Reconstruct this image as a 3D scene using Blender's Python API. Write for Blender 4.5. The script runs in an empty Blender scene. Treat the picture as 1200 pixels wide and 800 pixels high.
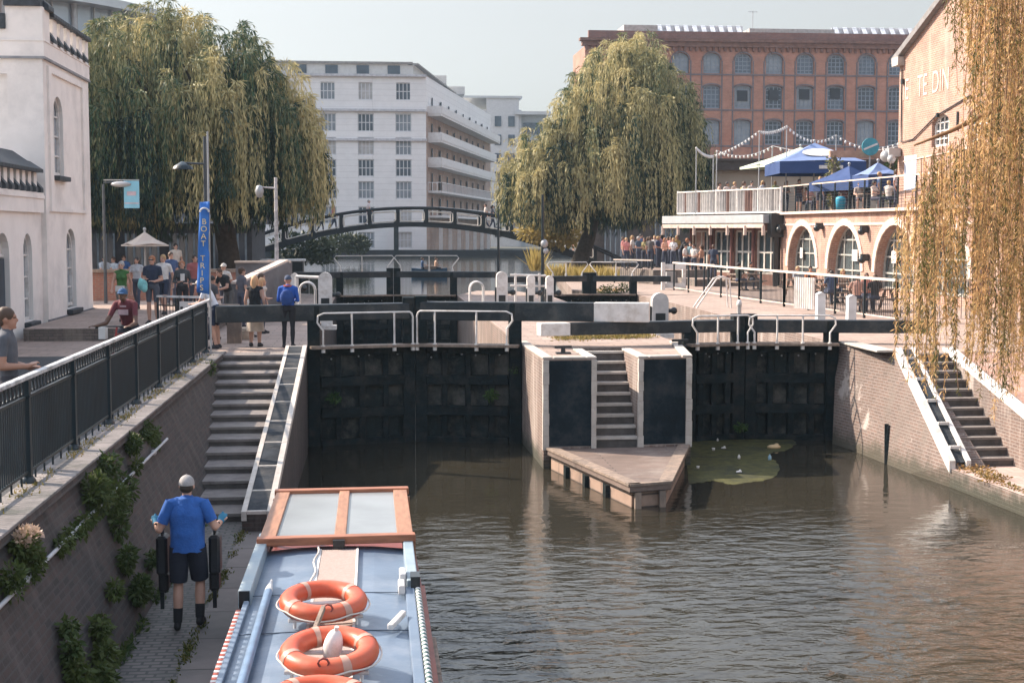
import bpy, math, random
import numpy as np
from mathutils import Vector, Matrix
random.seed(7); RNG = np.random.default_rng(11)
sc = bpy.context.scene
COL = sc.collection
PI = math.pi

# ------------------------------------------------------------------ camera
FPX = 1666.7; YAW = math.atan(162/FPX); PIT = math.atan(130/FPX); ZC = 5.25
fw = Vector((math.sin(YAW)*math.cos(PIT), math.cos(YAW)*math.cos(PIT), -math.sin(PIT)))
rt = Vector((math.cos(YAW), -math.sin(YAW), 0)); up = rt.cross(fw)
cam = bpy.data.cameras.new('camera'); camo = bpy.data.objects.new('camera', cam); COL.objects.link(camo)
cam.lens = 50; cam.sensor_width = 36; cam.clip_end = 3000; cam.clip_start = .1
camo.location = (0, 0, ZC); camo.rotation_euler = (PI/2-PIT, 0, -YAW)
sc.camera = camo
def ray(px, py): return fw + rt*((px-600)/FPX) + up*((400-py)/FPX)
def P(px, py, z):          # where the sight line of a photo pixel meets the level z
    d = ray(px, py); t = (z-ZC)/d.z; return Vector((d.x*t, d.y*t, z))
def Q(px, py, Y):          # ... meets the cross-section Y
    d = ray(px, py); t = Y/d.y; return Vector((d.x*t, Y, ZC+d.z*t))

# ------------------------------------------------------------------ materials
def newmat(name):
    m = bpy.data.materials.new(name); m.use_nodes = True
    nt = m.node_tree; b = nt.nodes['Principled BSDF']; return m, nt, b
def N(nt, t, **k):
    n = nt.nodes.new(t)
    for a, v in k.items(): setattr(n, a, v)
    return n
def rampnode(nt, fac, c0, c1, p0=.3, p1=.7):
    r = N(nt, 'ShaderNodeValToRGB'); e = r.color_ramp.elements
    e[0].position = p0; e[1].position = p1; e[0].color = (*c0, 1); e[1].color = (*c1, 1)
    nt.links.new(fac, r.inputs[0]); return r.outputs[0]
def noise(nt, scale, detail=5, rough=.6, coord='Object', stretch=None):
    tc = N(nt, 'ShaderNodeTexCoord'); n = N(nt, 'ShaderNodeTexNoise')
    n.inputs['Scale'].default_value = scale; n.inputs['Detail'].default_value = detail; n.inputs['Roughness'].default_value = rough
    s = tc.outputs[coord]
    if stretch:
        mp = N(nt, 'ShaderNodeMapping'); mp.inputs['Scale'].default_value = stretch; nt.links.new(s, mp.inputs[0]); s = mp.outputs[0]
    nt.links.new(s, n.inputs['Vector']); return n.outputs[0]
def mixc(nt, fac, a, b, mode='MIX'):
    m = N(nt, 'ShaderNodeMix', data_type='RGBA', blend_type=mode)
    for i, v in ((0, fac), (6, a), (7, b)):
        if hasattr(v, 'links'): nt.links.new(v, m.inputs[i])
        elif isinstance(v, (int, float)): m.inputs[i].default_value = v
        else: m.inputs[i].default_value = (*v, 1)
    return m.outputs[2]
def sc_(c, k): return tuple(min(1, x*k) for x in c)
MC = {}
def mat(name, col, rough=.7, var=.25, scale=3, bump=0, bscale=30, metal=0, spec=.4, stain=None, stains=.5, stretch=None):
    if name in MC: return MC[name]
    m, nt, b = newmat(name)
    c = rampnode(nt, noise(nt, scale, stretch=stretch), sc_(col, 1-var), sc_(col, 1+var))
    if stain:
        f = rampnode(nt, noise(nt, stains, 8, .7), (0, 0, 0), (1, 1, 1), .48, .66); c = mixc(nt, f, c, stain)
    nt.links.new(c, b.inputs['Base Color'])
    b.inputs['Roughness'].default_value = rough; b.inputs['Metallic'].default_value = metal
    b.inputs['Specular IOR Level'].default_value = spec
    if bump:
        bp = N(nt, 'ShaderNodeBump'); bp.inputs['Strength'].default_value = bump; bp.inputs['Distance'].default_value = .03
        nt.links.new(noise(nt, bscale, 4), bp.inputs['Height']); nt.links.new(bp.outputs[0], b.inputs['Normal'])
    MC[name] = m; return m
def brick(name, c1, c2, mortar, bw=.23, bh=.075, msize=.012, stain=None, stains=.4, s0=.5, s1=.7, rough=.85, streak=None, off=.5, tide=None, mul=.55):
    if name in MC: return MC[name]
    m, nt, b = newmat(name)
    uv = N(nt, 'ShaderNodeUVMap'); uv.uv_map = 'UVMap'
    t = N(nt, 'ShaderNodeTexBrick'); nt.links.new(uv.outputs[0], t.inputs['Vector'])
    t.offset = off
    t.inputs['Color1'].default_value = (*c1, 1); t.inputs['Color2'].default_value = (*c2, 1); t.inputs['Mortar'].default_value = (*mortar, 1)
    t.inputs['Scale'].default_value = 1; t.inputs['Brick Width'].default_value = bw; t.inputs['Row Height'].default_value = bh
    t.inputs['Mortar Size'].default_value = msize; t.inputs['Bias'].default_value = 0; t.inputs['Mortar Smooth'].default_value = .3
    c = mixc(nt, mul, t.outputs[0], rampnode(nt, noise(nt, 1.3, 8, .7), (.45, .45, .45), (1.4, 1.4, 1.4), .25, .75), 'MULTIPLY')
    if stain:
        f = rampnode(nt, noise(nt, stains, 8, .72), (0, 0, 0), (.9, .9, .9), s0, s1); c = mixc(nt, f, c, stain)
    if streak:
        f = rampnode(nt, noise(nt, 1.0, 6, .7, stretch=(2.2, 2.2, .25)), (0, 0, 0), (.8, .8, .8), .5, .72); c = mixc(nt, f, c, streak)
    if tide:      # weed and damp left by the water along its own line
        ge = N(nt, 'ShaderNodeNewGeometry'); sx = N(nt, 'ShaderNodeSeparateXYZ'); nt.links.new(ge.outputs['Position'], sx.inputs[0])
        ad = N(nt, 'ShaderNodeMath', operation='MULTIPLY_ADD'); nt.links.new(noise(nt, 2.2, 6, .7), ad.inputs[0]); ad.inputs[1].default_value = -.9; nt.links.new(sx.outputs['Z'], ad.inputs[2])
        f = rampnode(nt, ad.outputs[0], (1, 1, 1), (0, 0, 0), 0, .05); f2 = N(nt, 'ShaderNodeMapRange'); nt.links.new(ad.outputs[0], f2.inputs[0])
        f2.inputs[1].default_value = -.34; f2.inputs[2].default_value = -.02; f2.inputs[3].default_value = .92; f2.inputs[4].default_value = 0; c = mixc(nt, f2.outputs[0], c, tide)
    nt.links.new(c, b.inputs['Base Color']); b.inputs['Roughness'].default_value = rough
    bp = N(nt, 'ShaderNodeBump'); bp.inputs['Strength'].default_value = .5; bp.inputs['Distance'].default_value = .012; bp.invert = True
    nt.links.new(t.outputs['Fac'], bp.inputs['Height']); nt.links.new(bp.outputs[0], b.inputs['Normal'])
    MC[name] = m; return m
def glass(name, col=(.02, .03, .04), rough=.06, spec=.8):
    return mat(name, col, rough, .3, .7, spec=spec)
def leafmat(name, a, b_, trans=.35):
    if name in MC: return MC[name]
    m, nt, b = newmat(name)
    at = N(nt, 'ShaderNodeAttribute', attribute_name='rnd')
    c = rampnode(nt, at.outputs['Fac'], a, b_, .1, .9)
    nt.links.new(c, b.inputs['Base Color']); b.inputs['Roughness'].default_value = .55; b.inputs['Specular IOR Level'].default_value = .25
    tr = N(nt, 'ShaderNodeBsdfTranslucent'); nt.links.new(c, tr.inputs[0])
    mx = N(nt, 'ShaderNodeMixShader'); mx.inputs[0].default_value = trans
    nt.links.new(b.outputs[0], mx.inputs[1]); nt.links.new(tr.outputs[0], mx.inputs[2])
    nt.links.new(mx.outputs[0], nt.nodes['Material Output'].inputs[0]); MC[name] = m; return m

# ------------------------------------------------------------------ object helpers
OFF = {}
def tag(o, label=None, cat=None, group=None, kind=None):
    for k, v in (('label', label), ('category', cat), ('group', group), ('kind', kind)):
        if v: o[k] = v
    return o
def thing(name, label, cat, loc=(0, 0, 0), group=None, rz=0):
    o = bpy.data.objects.new(name, None); COL.objects.link(o); o.empty_display_size = .2
    o.location = loc; o.rotation_euler = (0, 0, rz); OFF[o.name] = Vector(loc); return tag(o, label, cat, group)
def link(name, me, mats, parent=None, loc=None):
    for m in (mats if isinstance(mats, (list, tuple)) else [mats]): me.materials.append(m)
    o = bpy.data.objects.new(name, me); COL.objects.link(o)
    if parent is not None: o.parent = parent
    if loc is not None: o.location = loc
    return o
class MB:
    def __init__(s): s.v = []; s.f = []; s.m = []; s.s = []
    def add(s, vs, fs, m=0, smooth=False):
        b = len(s.v); s.v += [tuple(v) for v in vs]
        for f in fs: s.f.append([b+i for i in f]); s.m.append(m); s.s.append(smooth)
        return s
    def box(s, x0, x1, y0, y1, z0, z1, m=0):
        v = [(x, y, z) for z in (z0, z1) for x, y in ((x0, y0), (x1, y0), (x1, y1), (x0, y1))]
        return s.add(v, [(3, 2, 1, 0), (4, 5, 6, 7), (0, 1, 5, 4), (1, 2, 6, 5), (2, 3, 7, 6), (3, 0, 4, 7)], m)
    def obox(s, c, sx, sy, sz, rz=0, m=0, M=None):
        M = M or Matrix.Rotation(rz, 3, 'Z'); c = Vector(c)
        v = [c + M @ Vector((x*sx/2, y*sy/2, z*sz/2)) for z in (-1, 1) for x, y in ((-1, -1), (1, -1), (1, 1), (-1, 1))]
        return s.add(v, [(3, 2, 1, 0), (4, 5, 6, 7), (0, 1, 5, 4), (1, 2, 6, 5), (2, 3, 7, 6), (3, 0, 4, 7)], m)
    def bar(s, p, q, w, h, m=0):
        p = Vector(p); q = Vector(q); d = (q-p); L = d.length; d.normalize()
        r = d.cross(Vector((0, 0, 1)))
        r = Vector((1, 0, 0)) if r.length < 1e-4 else r.normalized()
        u = r.cross(d); M = Matrix((r, d, u)).transposed()
        return s.obox((p+q)/2, w, L, h, 0, m, M)
    def cyl(s, p, q, r0, r1=None, n=10, m=0, smooth=True, cap=True):
        r1 = r0 if r1 is None else r1
        p = Vector(p); q = Vector(q); d = (q-p).normalized()
        a = d.cross(Vector((0, 0, 1))); a = Vector((1, 0, 0)) if a.length < 1e-4 else a.normalized(); b = d.cross(a)
        v = []
        for c, r in ((p, r0), (q, r1)):
            v += [c + a*math.cos(2*PI*i/n)*r + b*math.sin(2*PI*i/n)*r for i in range(n)]
        s.add(v, [(i, (i+1) % n, n+(i+1) % n, n+i) for i in range(n)], m, smooth)
        if cap: s.add(v, [tuple(range(n))[::-1], tuple(range(n, 2*n))], m)
        return s
    def tube(s, pts, r, n=6, m=0, closed=False, cap=True):
        pts = [Vector(p) for p in pts]; K = len(pts); v = []; prev = None
        for i, p in enumerate(pts):
            a = pts[(i-1) % K] if (closed or i > 0) else p; b = pts[(i+1) % K] if (closed or i < K-1) else p
            t = (b-a).normalized()
            if prev is None:
                u = t.cross(Vector((0, 0, 1))); u = Vector((1, 0, 0)) if u.length < 1e-3 else u.normalized()
            else: u = (prev - t*prev.dot(t)).normalized()
            prev = u; w = t.cross(u); rr = r[i] if isinstance(r, (list, tuple)) else r
            v += [p + u*math.cos(2*PI*j/n)*rr + w*math.sin(2*PI*j/n)*rr for j in range(n)]
        f = []
        for i in range(K if closed else K-1):
            for j in range(n):
                a = i*n+j; b = i*n+(j+1) % n; c = ((i+1) % K)*n+(j+1) % n; d = ((i+1) % K)*n+j; f.append((a, b, c, d))
        s.add(v, f, m, True)
        if cap and not closed: s.add(v[:n], [tuple(range(n))[::-1]], m); s.add(v[-n:], [tuple(range(n))], m)
        return s
    def prism(s, poly, z0, z1, m=0, mt=None):
        n = len(poly); A = sum(poly[i][0]*poly[(i+1) % n][1]-poly[(i+1) % n][0]*poly[i][1] for i in range(n))
        if A < 0: poly = poly[::-1]
        zz = z1 if callable(z1) else (lambda x, y: z1)
        v = [(p[0], p[1], z0) for p in poly]+[(p[0], p[1], zz(p[0], p[1])) for p in poly]
        s.add(v, [(i, (i+1) % n, n+(i+1) % n, n+i) for i in range(n)]+[tuple(range(n))[::-1]], m)
        return s.add(v[n:], [tuple(range(n))], m if mt is None else mt)
    def extr(s, poly, vec, m=0):
        vec = Vector(vec); n = len(poly); a = [Vector(p) for p in poly]; v = a+[p+vec for p in a]
        nn = Vector((0, 0, 0))
        for i in range(n): nn += a[i].cross(a[(i+1) % n])
        if nn.dot(vec) > 0: v = a[::-1]+[p+vec for p in a[::-1]]
        return s.add(v, [(i, n+i, n+(i+1) % n, (i+1) % n) for i in range(n)]+[tuple(range(n)), tuple(range(n, 2*n))[::-1]], m)
    def ell(s, c, r, m=0, nu=12, nv=8, M=None, v0=0, v1=1):
        c = Vector(c); v = []; r = (r, r, r) if isinstance(r, (int, float)) else r
        for j in range(nv+1):
            th = PI*(v0+(v1-v0)*j/nv)
            for i in range(nu):
                p = Vector((math.sin(th)*math.cos(2*PI*i/nu)*r[0], math.sin(th)*math.sin(2*PI*i/nu)*r[1], math.cos(th)*r[2]))
                v.append(c + (M @ p if M else p))
        f = [(j*nu+i, (j+1)*nu+i, (j+1)*nu+(i+1) % nu, j*nu+(i+1) % nu) for j in range(nv) for i in range(nu)]
        return s.add(v, f, m, True)
    def lathe(s, c, prof, n=12, m=0):
        c = Vector(c); v = [c+Vector((r*math.cos(2*PI*i/n), r*math.sin(2*PI*i/n), z)) for r, z in prof for i in range(n)]
        f = [(j*n+i, j*n+(i+1) % n, (j+1)*n+(i+1) % n, (j+1)*n+i) for j in range(len(prof)-1) for i in range(n)]
        return s.add(v, f, m, True)
    def mesh(s, name, off=None):
        V = np.array(s.v, dtype=float)
        if off is not None: V = V - np.array(off)
        me = bpy.data.meshes.new(name); me.from_pydata(V.tolist(), [], s.f)
        me.polygons.foreach_set('material_index', s.m); me.polygons.foreach_set('use_smooth', s.s)
        uv = me.uv_layers.new(name='UVMap').data
        Vw = np.array(s.v)
        for p in me.polygons:
            n = p.normal
            for li in p.loop_indices:
                x, y, z = Vw[me.loops[li].vertex_index]
                if abs(n.z) > .8: uv[li].uv = (x, y)
                else:
                    h = math.hypot(n.x, n.y); uv[li].uv = ((-n.y*x+n.x*y)/h, z)
        me.update(); return me
    def build(s, name, mats, parent=None, label=None, bevel=0):
        root = parent
        while root is not None and root.parent is not None: root = root.parent
        off = OFF.get(root.name) if root is not None else None
        o = link(name, s.mesh(name, off), mats, parent)
        if bevel:
            md = o.modifiers.new('bevel', 'BEVEL'); md.width = bevel; md.segments = 2; md.limit_method = 'ANGLE'
        if label: o['label'] = label
        return o
def struct(name, mb, mats): return tag(mb.build(name, mats), kind='structure')
def children(o): return [c for c in bpy.data.objects if c.parent == o]
CH = {}
def copy_tree(o, loc=None, label=None, rz=None, parent=None):
    if o.name not in CH: CH[o.name] = [(c, [g for g in children(c)]) for c in children(o)]
    r = o.copy(); COL.objects.link(r)
    if loc is not None: r.location = loc; OFF[r.name] = Vector(loc)
    if rz is not None: r.rotation_euler = (0, 0, rz)
    if label: r['label'] = label
    if parent is not None: r.parent = parent
    for c, gs in CH[o.name]:
        d = c.copy(); COL.objects.link(d); d.parent = r
        for g in gs: e = g.copy(); COL.objects.link(e); e.parent = d
    return r
def text(s, size, matr, parent, M, name='lettering', ext=.004, align='CENTER', sx=1):
    cu = bpy.data.curves.new(name, 'FONT'); cu.body = s; cu.size = size; cu.extrude = ext; cu.align_x = align; cu.align_y = 'CENTER'
    t = bpy.data.objects.new('tmp', cu); COL.objects.link(t)
    dg = bpy.context.evaluated_depsgraph_get(); me = bpy.data.meshes.new_from_object(t.evaluated_get(dg))
    bpy.data.objects.remove(t)
    off = OFF.get(parent.name, Vector((0, 0, 0))) if parent is not None else Vector((0, 0, 0))
    me.transform(Matrix.Translation(-off) @ M @ Matrix.Diagonal((sx, 1, 1, 1))); me.materials.clear()
    return link(name, me, matr, parent)
def frameM(o, x, z):      # matrix placing text: local x -> x, local y -> z
    x = Vector(x).normalized(); z = Vector(z).normalized(); n = x.cross(z)
    M = Matrix((x, z, n)).transposed().to_4x4(); M.translation = Vector(o); return M

# leaves: arrays of diamond shaped faces
def leafmesh(name, B, D, L, W, mats, parent=None, rnd=None, off=None, midx=None):
    n = len(B); R = RNG.normal(size=(n, 3)); S = np.cross(D, R); S /= np.linalg.norm(S, axis=1)[:, None]+1e-9
    L = np.broadcast_to(L, (n,))[:, None]; W = np.broadcast_to(W, (n,))[:, None]
    V = np.stack([B, B+D*L*.45+S*W/2, B+D*L, B+D*L*.45-S*W/2], 1).reshape(-1, 3)
    if off is not None: V = V - np.array(off)
    me = bpy.data.meshes.new(name); me.vertices.add(4*n); me.vertices.foreach_set('co', V.ravel())
    me.loops.add(4*n); me.loops.foreach_set('vertex_index', np.arange(4*n)); me.polygons.add(n)
    me.polygons.foreach_set('loop_start', np.arange(n)*4)
    me.update(calc_edges=True)
    a = me.attributes.new('rnd', 'FLOAT', 'POINT')
    r = RNG.random(n) if rnd is None else rnd
    a.data.foreach_set('value', np.repeat(r, 4))
    return link(name, me, mats, parent)
def unit(A): return A/(np.linalg.norm(A, axis=1)[:, None]+1e-9)
def leafcloud(name, blobs, n, L, W, m, parent=None, down=0.0, off=None):
    B = []; D = []; R = []
    tot = sum(b[1][0]*b[1][1]*b[1][2] for b in blobs)
    for c, r in blobs:
        k = max(4, int(n*r[0]*r[1]*r[2]/tot)); u = unit(RNG.normal(size=(k, 3))); q = RNG.random(k)**.45
        B.append(np.array(c)+u*q[:, None]*np.array(r)); D.append(unit(u+RNG.normal(size=(k, 3))*.8+np.array((0, 0, -down))))
        R.append(np.clip(RNG.random()*.5+RNG.random(k)*.6, 0, 1))
    B = np.concatenate(B); D = np.concatenate(D); R = np.concatenate(R)
    return leafmesh(name, B, D, L*(.6+.8*RNG.random(len(B))), W*(.6+.8*RNG.random(len(B))), m, parent, R, off)

# wall sheet with openings; p(u,v,d): along U, up, inward
def facade(mb, O, U, width, z0, z1, ops, depth, mw=0, mr=0, seg=10):
    O = Vector(O); U = Vector(U).normalized(); I = Vector((-U.y, U.x, 0))
    if True: pass
    def p(u, v, d=0): return O+U*u+Vector((0, 0, v))+I*d
    us = sorted({0, width} | {round(a, 4) for o in ops for a in (o[0], o[1])}); vs = sorted({z0, z1} | {round(a, 4) for o in ops for a in (o[2], o[3])})
    for i in range(len(us)-1):
        for j in range(len(vs)-1):
            uc = (us[i]+us[i+1])/2; vc = (vs[j]+vs[j+1])/2
            if any(o[0] < uc < o[1] and o[2] < vc < o[3] for o in ops): continue
            mb.add([p(us[i], vs[j]), p(us[i+1], vs[j]), p(us[i+1], vs[j+1]), p(us[i], vs[j+1])], [(0, 1, 2, 3)], mw)
    for o in ops:
        u0, u1, v0, v1 = o[:4]; r = o[4] if len(o) > 4 else 0
        if r:
            um = (u0+u1)/2; hw = (u1-u0)/2
            arc = [(um-hw*math.cos(PI*k/seg), v1-r+r*math.sin(PI*k/seg)) for k in range(seg+1)]
        else: arc = [(u0, v1), (u1, v1)]
        loop = [(u0, v0)]+([(u0, v1-r)] if r == 0 else [])+arc+[(u1, v0)]
        loop = [q for k, q in enumerate(loop) if k == 0 or (abs(q[0]-loop[k-1][0])+abs(q[1]-loop[k-1][1])) > 1e-6]
        n = len(loop)
        for k in range(n):
            a = loop[k]; b = loop[(k+1) % n]
            mb.add([p(*a), p(*b), p(*b, depth), p(*a, depth)], [(0, 1, 2, 3)], mr)
        if r:
            h = seg//2
            mb.add([p(u0, v1)]+[p(*q) for q in arc[:h+1]], [tuple(range(h+2))[::-1]], mw)
            mb.add([p(u1, v1)]+[p(*q) for q in arc[h:]], [tuple(range(seg-h+2))[::-1]], mw)
    return p
def winmesh(w, h, rise, nx, ny, fr=.07, bar=.04, name='window', seg=10):
    # glazed window in its own frame: x along, z up, outside = -y ; materials: frame, glass
    mb = MB()
    def top(x):
        if not rise: return h
        t = max(-1, min(1, x/(w/2))); return h-rise+rise*math.sqrt(max(0, 1-t*t))
    if rise:
        arc = [(-w/2*math.cos(PI*k/seg), h-rise+rise*math.sin(PI*k/seg)) for k in range(seg+1)]
    else: arc = [(-w/2, h), (w/2, h)]
    out = [(-w/2, 0)]+arc+[(w/2, 0)]
    mb.add([(x, .02, z) for x, z in out], [tuple(range(len(out)))[::-1]], 1)
    n = len(out)
    for k in range(n):
        a, b = out[k], out[(k+1) % n]
        if abs(a[0]-b[0])+abs(a[1]-b[1]) < 1e-6: continue
        mb.bar((a[0]*(1-fr/w), -.02, fr/2+a[1]*(1-fr/h)), (b[0]*(1-fr/w), -.02, fr/2+b[1]*(1-fr/h)), .06, fr)
    for i in range(1, nx):
        x = -w/2+w*i/nx; mb.box(x-bar/2, x+bar/2, -.035, .015, .02, top(x)-.02)
    for j in range(1, ny):
        z = h*j/ny
        xx = w/2 if z < h-rise or not rise else w/2*math.sqrt(max(.01, 1-((z-h+rise)/rise)**2))
        mb.box(-xx+.02, xx-.02, -.03, .012, z-bar/2, z+bar/2)
    return mb
def place_win(parent, me, mats_done, pos, U, name='window'):
    # copies of one window mesh as parts of a building
    o = bpy.data.objects.new(name, me); COL.objects.link(o); o.parent = parent
    o.location = Vector(pos)-OFF[parent.name]; o.rotation_euler = (0, 0, math.atan2(U[1], U[0])); return o
def wmesh(mb, name, mats):
    me = mb.mesh(name)
    for m in mats: me.materials.append(m)
    return me

# ------------------------------------------------------------------ light
SUNDIR = Vector((-2.6, 1.45, 2.2)).normalized()     # towards the sun: left, beyond the lock
el = math.asin(SUNDIR.z); az = math.atan2(SUNDIR.x, SUNDIR.y)
w = bpy.data.worlds.new('World'); sc.world = w; w.use_nodes = True
nt = w.node_tree; bg = nt.nodes['Background']
sky = N(nt, 'ShaderNodeTexSky', sky_type='NISHITA'); sky.sun_disc = False
sky.sun_elevation = el; sky.sun_rotation = az; sky.air_density = 1.0; sky.dust_density = 1.6; sky.ozone_density = 4.0; sky.altitude = 20
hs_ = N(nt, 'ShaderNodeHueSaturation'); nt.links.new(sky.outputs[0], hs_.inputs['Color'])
wg = N(nt, 'ShaderNodeTexCoord'); wx = N(nt, 'ShaderNodeSeparateXYZ'); nt.links.new(wg.outputs['Generated'], wx.inputs[0])   # summer haze pales the sky towards the horizon
wr = N(nt, 'ShaderNodeMapRange'); wr.interpolation_type = 'SMOOTHSTEP'; wr.inputs[1].default_value = .12; wr.inputs[2].default_value = .6; wr.inputs[3].default_value = .20; wr.inputs[4].default_value = .50; nt.links.new(wx.outputs[2], wr.inputs[0])
nt.links.new(wr.outputs[0], hs_.inputs['Saturation'])
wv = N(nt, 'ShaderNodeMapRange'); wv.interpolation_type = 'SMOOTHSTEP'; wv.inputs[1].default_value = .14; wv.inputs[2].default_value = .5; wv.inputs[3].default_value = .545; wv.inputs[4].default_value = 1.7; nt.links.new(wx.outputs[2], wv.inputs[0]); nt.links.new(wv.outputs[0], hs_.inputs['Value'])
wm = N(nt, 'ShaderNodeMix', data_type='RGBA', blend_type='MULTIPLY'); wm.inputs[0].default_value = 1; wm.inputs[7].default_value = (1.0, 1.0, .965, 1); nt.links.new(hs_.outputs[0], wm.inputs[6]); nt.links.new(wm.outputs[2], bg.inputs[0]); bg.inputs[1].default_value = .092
sl = bpy.data.lights.new('sun', 'SUN'); sl.energy = 3.1; sl.angle = math.radians(.5); sl.color = (1, .84, .68)
so = bpy.data.objects.new('sun', sl); COL.objects.link(so); so.rotation_euler = (-SUNDIR).to_track_quat('-Z', 'Y').to_euler(); so.location = (-30, 20, 40)
vs = sc.view_settings; vs.view_transform = 'Standard'; vs.look = 'None'; vs.exposure = 1.66; vs.gamma = 1; vs.use_curve_mapping = False
sc.render.engine = 'CYCLES'; sc.cycles.use_denoising = True; sc.cycles.max_bounces = 6; sc.cycles.transparent_max_bounces = 6

# the air of a bright hazy afternoon
hz = bpy.data.materials.new('haze_air'); hz.use_nodes = True; ht = hz.node_tree; ht.nodes.remove(ht.nodes['Principled BSDF'])
pv = ht.nodes.new('ShaderNodeVolumePrincipled'); pv.inputs['Color'].default_value = (.62, .82, 1, 1); pv.inputs['Density'].default_value = .00024; pv.inputs['Anisotropy'].default_value = .2
ht.links.new(pv.outputs[0], ht.nodes['Material Output'].inputs['Volume'])
hb = MB(); hb.box(-90, 110, -70, 320, -2.5, 32); tag(hb.build('haze', [hz]), kind='stuff')
# ------------------------------------------------------------------ colours
ZQ, ZT, ZU = 2.43, .63, 1.95
M_pave = brick('paving', (.36, .27, .225), (.29, .22, .185), (.19, .15, .13), .62, .42, .014, stain=(.24, .195, .17), s0=.5, s1=.8)
M_stone = brick('quay_stone', (.20, .16, .14), (.13, .11, .10), (.10, .09, .08), .23, .075, .012, stain=(.05, .05, .045), streak=(.28, .24, .2))
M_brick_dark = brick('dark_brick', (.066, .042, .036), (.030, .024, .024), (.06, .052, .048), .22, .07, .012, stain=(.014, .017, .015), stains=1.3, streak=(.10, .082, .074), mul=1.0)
M_brick_quay = brick('quay_brick', (.19, .125, .10), (.14, .097, .084), (.25, .205, .18), .22, .07, .013, stain=(.12, .10, .09), stains=.5, streak=(.46, .40, .36), tide=(.035, .038, .025))
M_brick_red = brick('red_brick', (.33, .14, .09), (.27, .115, .08), (.30, .2, .16), .22, .072, .012, stain=(.22, .10, .075), stains=.15)
M_brick_pink = brick('pink_brick', (.40, .215, .15), (.31, .165, .125), (.44, .33, .27), .24, .085, .014, stain=(.22, .13, .105), stains=.5, streak=(.50, .36, .30))
M_cobble = brick('cobbles', (.15, .13, .12), (.11, .10, .095), (.06, .06, .055), .2, .11, .018, stain=(.055, .06, .05), stains=.7, rough=.8)
M_slab = brick('edge_slabs', (.17, .145, .135), (.14, .125, .118), (.06, .055, .05), 5, 1.15, .02, stain=(.09, .085, .08), off=0)
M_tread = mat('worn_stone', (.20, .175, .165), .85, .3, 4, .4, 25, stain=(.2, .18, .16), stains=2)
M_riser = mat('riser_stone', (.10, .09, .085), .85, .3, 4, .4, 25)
M_white = mat('white_paint', (.66, .64, .62), .5, .12, 4, stain=(.48, .44, .40), stains=3)
M_whitewash = mat('old_white_paint', (.50, .46, .42), .8, .25, 6, .3, 40, stain=(.36, .32, .28), stains=3)
M_black = mat('black_paint', (.012, .017, .021), .35, .35, 3, spec=.5)
M_tar = mat('tarred_wall', (.005, .014, .022), .6, .5, 1.5, .3, 12, spec=.15, stain=(.032, .036, .04), stains=1.5)
M_wetwood = mat('wet_timber', (.004, .011, .014), .6, .5, 3, .6, 20, spec=.15, stain=(.030, .030, .028), stains=2.6, stretch=(1, 1, 3))
M_slime = mat('slimy_boards', (.006, .014, .016), .55, .6, 2, .7, 20, spec=.2, stain=(.10, .095, .085), stains=1.2, stretch=(3, 1, .6))
M_plank = brick('weathered_planks', (.18, .13, .108), (.135, .10, .085), (.05, .04, .035), 3.2, .16, .012, stain=(.24, .2, .175), stains=1)
M_timber = mat('pale_timber', (.25, .19, .15), .8, .35, 2, .4, 30, stain=(.16, .13, .11), stains=1.5, stretch=(4, 4, 1))
M_grey = mat('grey_metal', (.36, .37, .38), .45, .15, 3, metal=.3)
M_moss = mat('moss', (.07, .085, .02), .95, .6, 9, 1, 60, stain=(.2, .15, .05), stains=6)

# ------------------------------------------------------------------ water
def watermat(name, col, amp, calm):
    m, nt, b = newmat(name)
    c = rampnode(nt, noise(nt, .25, 3), sc_(col, .75), sc_(col, 1.2)); nt.links.new(c, b.inputs['Base Color'])
    b.inputs['Roughness'].default_value = .045; b.inputs['IOR'].default_value = 1.333; b.inputs['Specular IOR Level'].default_value = .5
    tc = N(nt, 'ShaderNodeTexCoord')
    def ns(scale, st, det=3, dist=.3):
        mp = N(nt, 'ShaderNodeMapping'); mp.inputs['Scale'].default_value = st; nt.links.new(tc.outputs['Object'], mp.inputs[0])
        n = N(nt, 'ShaderNodeTexNoise'); n.inputs['Scale'].default_value = scale; n.inputs['Detail'].default_value = det; n.inputs['Distortion'].default_value = dist
        nt.links.new(mp.outputs[0], n.inputs['Vector']); return n.outputs[0]
    a = N(nt, 'ShaderNodeMath', operation='MULTIPLY_ADD'); nt.links.new(ns(3.1, (.62, 1.1, 1), 4), a.inputs[0]); a.inputs[1].default_value = 1.0
    nt.links.new(ns(.7, (1, 1, 1), 2), a.inputs[2])
    # wind only ruffles the open reach; the water under the gates lies nearly still
    sp = N(nt, 'ShaderNodeSeparateXYZ'); nt.links.new(tc.outputs['Object'], sp.inputs[0])
    mr = N(nt, 'ShaderNodeMapRange'); mr.interpolation_type = 'SMOOTHSTEP'; mr.inputs[1].default_value = 13; mr.inputs[2].default_value = 31
    mr.inputs[3].default_value = amp; mr.inputs[4].default_value = calm; nt.links.new(sp.outputs['Y'], mr.inputs[0])
    pat = N(nt, 'ShaderNodeMapRange'); nt.links.new(ns(.22, (1, .7, 1), 3), pat.inputs[0]); pat.inputs[1].default_value = .35; pat.inputs[2].default_value = .65; pat.inputs[3].default_value = .35; pat.inputs[4].default_value = 1.15
    mu = N(nt, 'ShaderNodeMath', operation='MULTIPLY'); nt.links.new(mr.outputs[0], mu.inputs[0]); nt.links.new(pat.outputs[0], mu.inputs[1])
    bp = N(nt, 'ShaderNodeBump'); bp.inputs['Distance'].default_value = .11
    nt.links.new(mu.outputs[0], bp.inputs['Strength']); nt.links.new(a.outputs[0], bp.inputs['Height']); nt.links.new(bp.outputs[0], b.inputs['Normal'])
    return m
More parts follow.
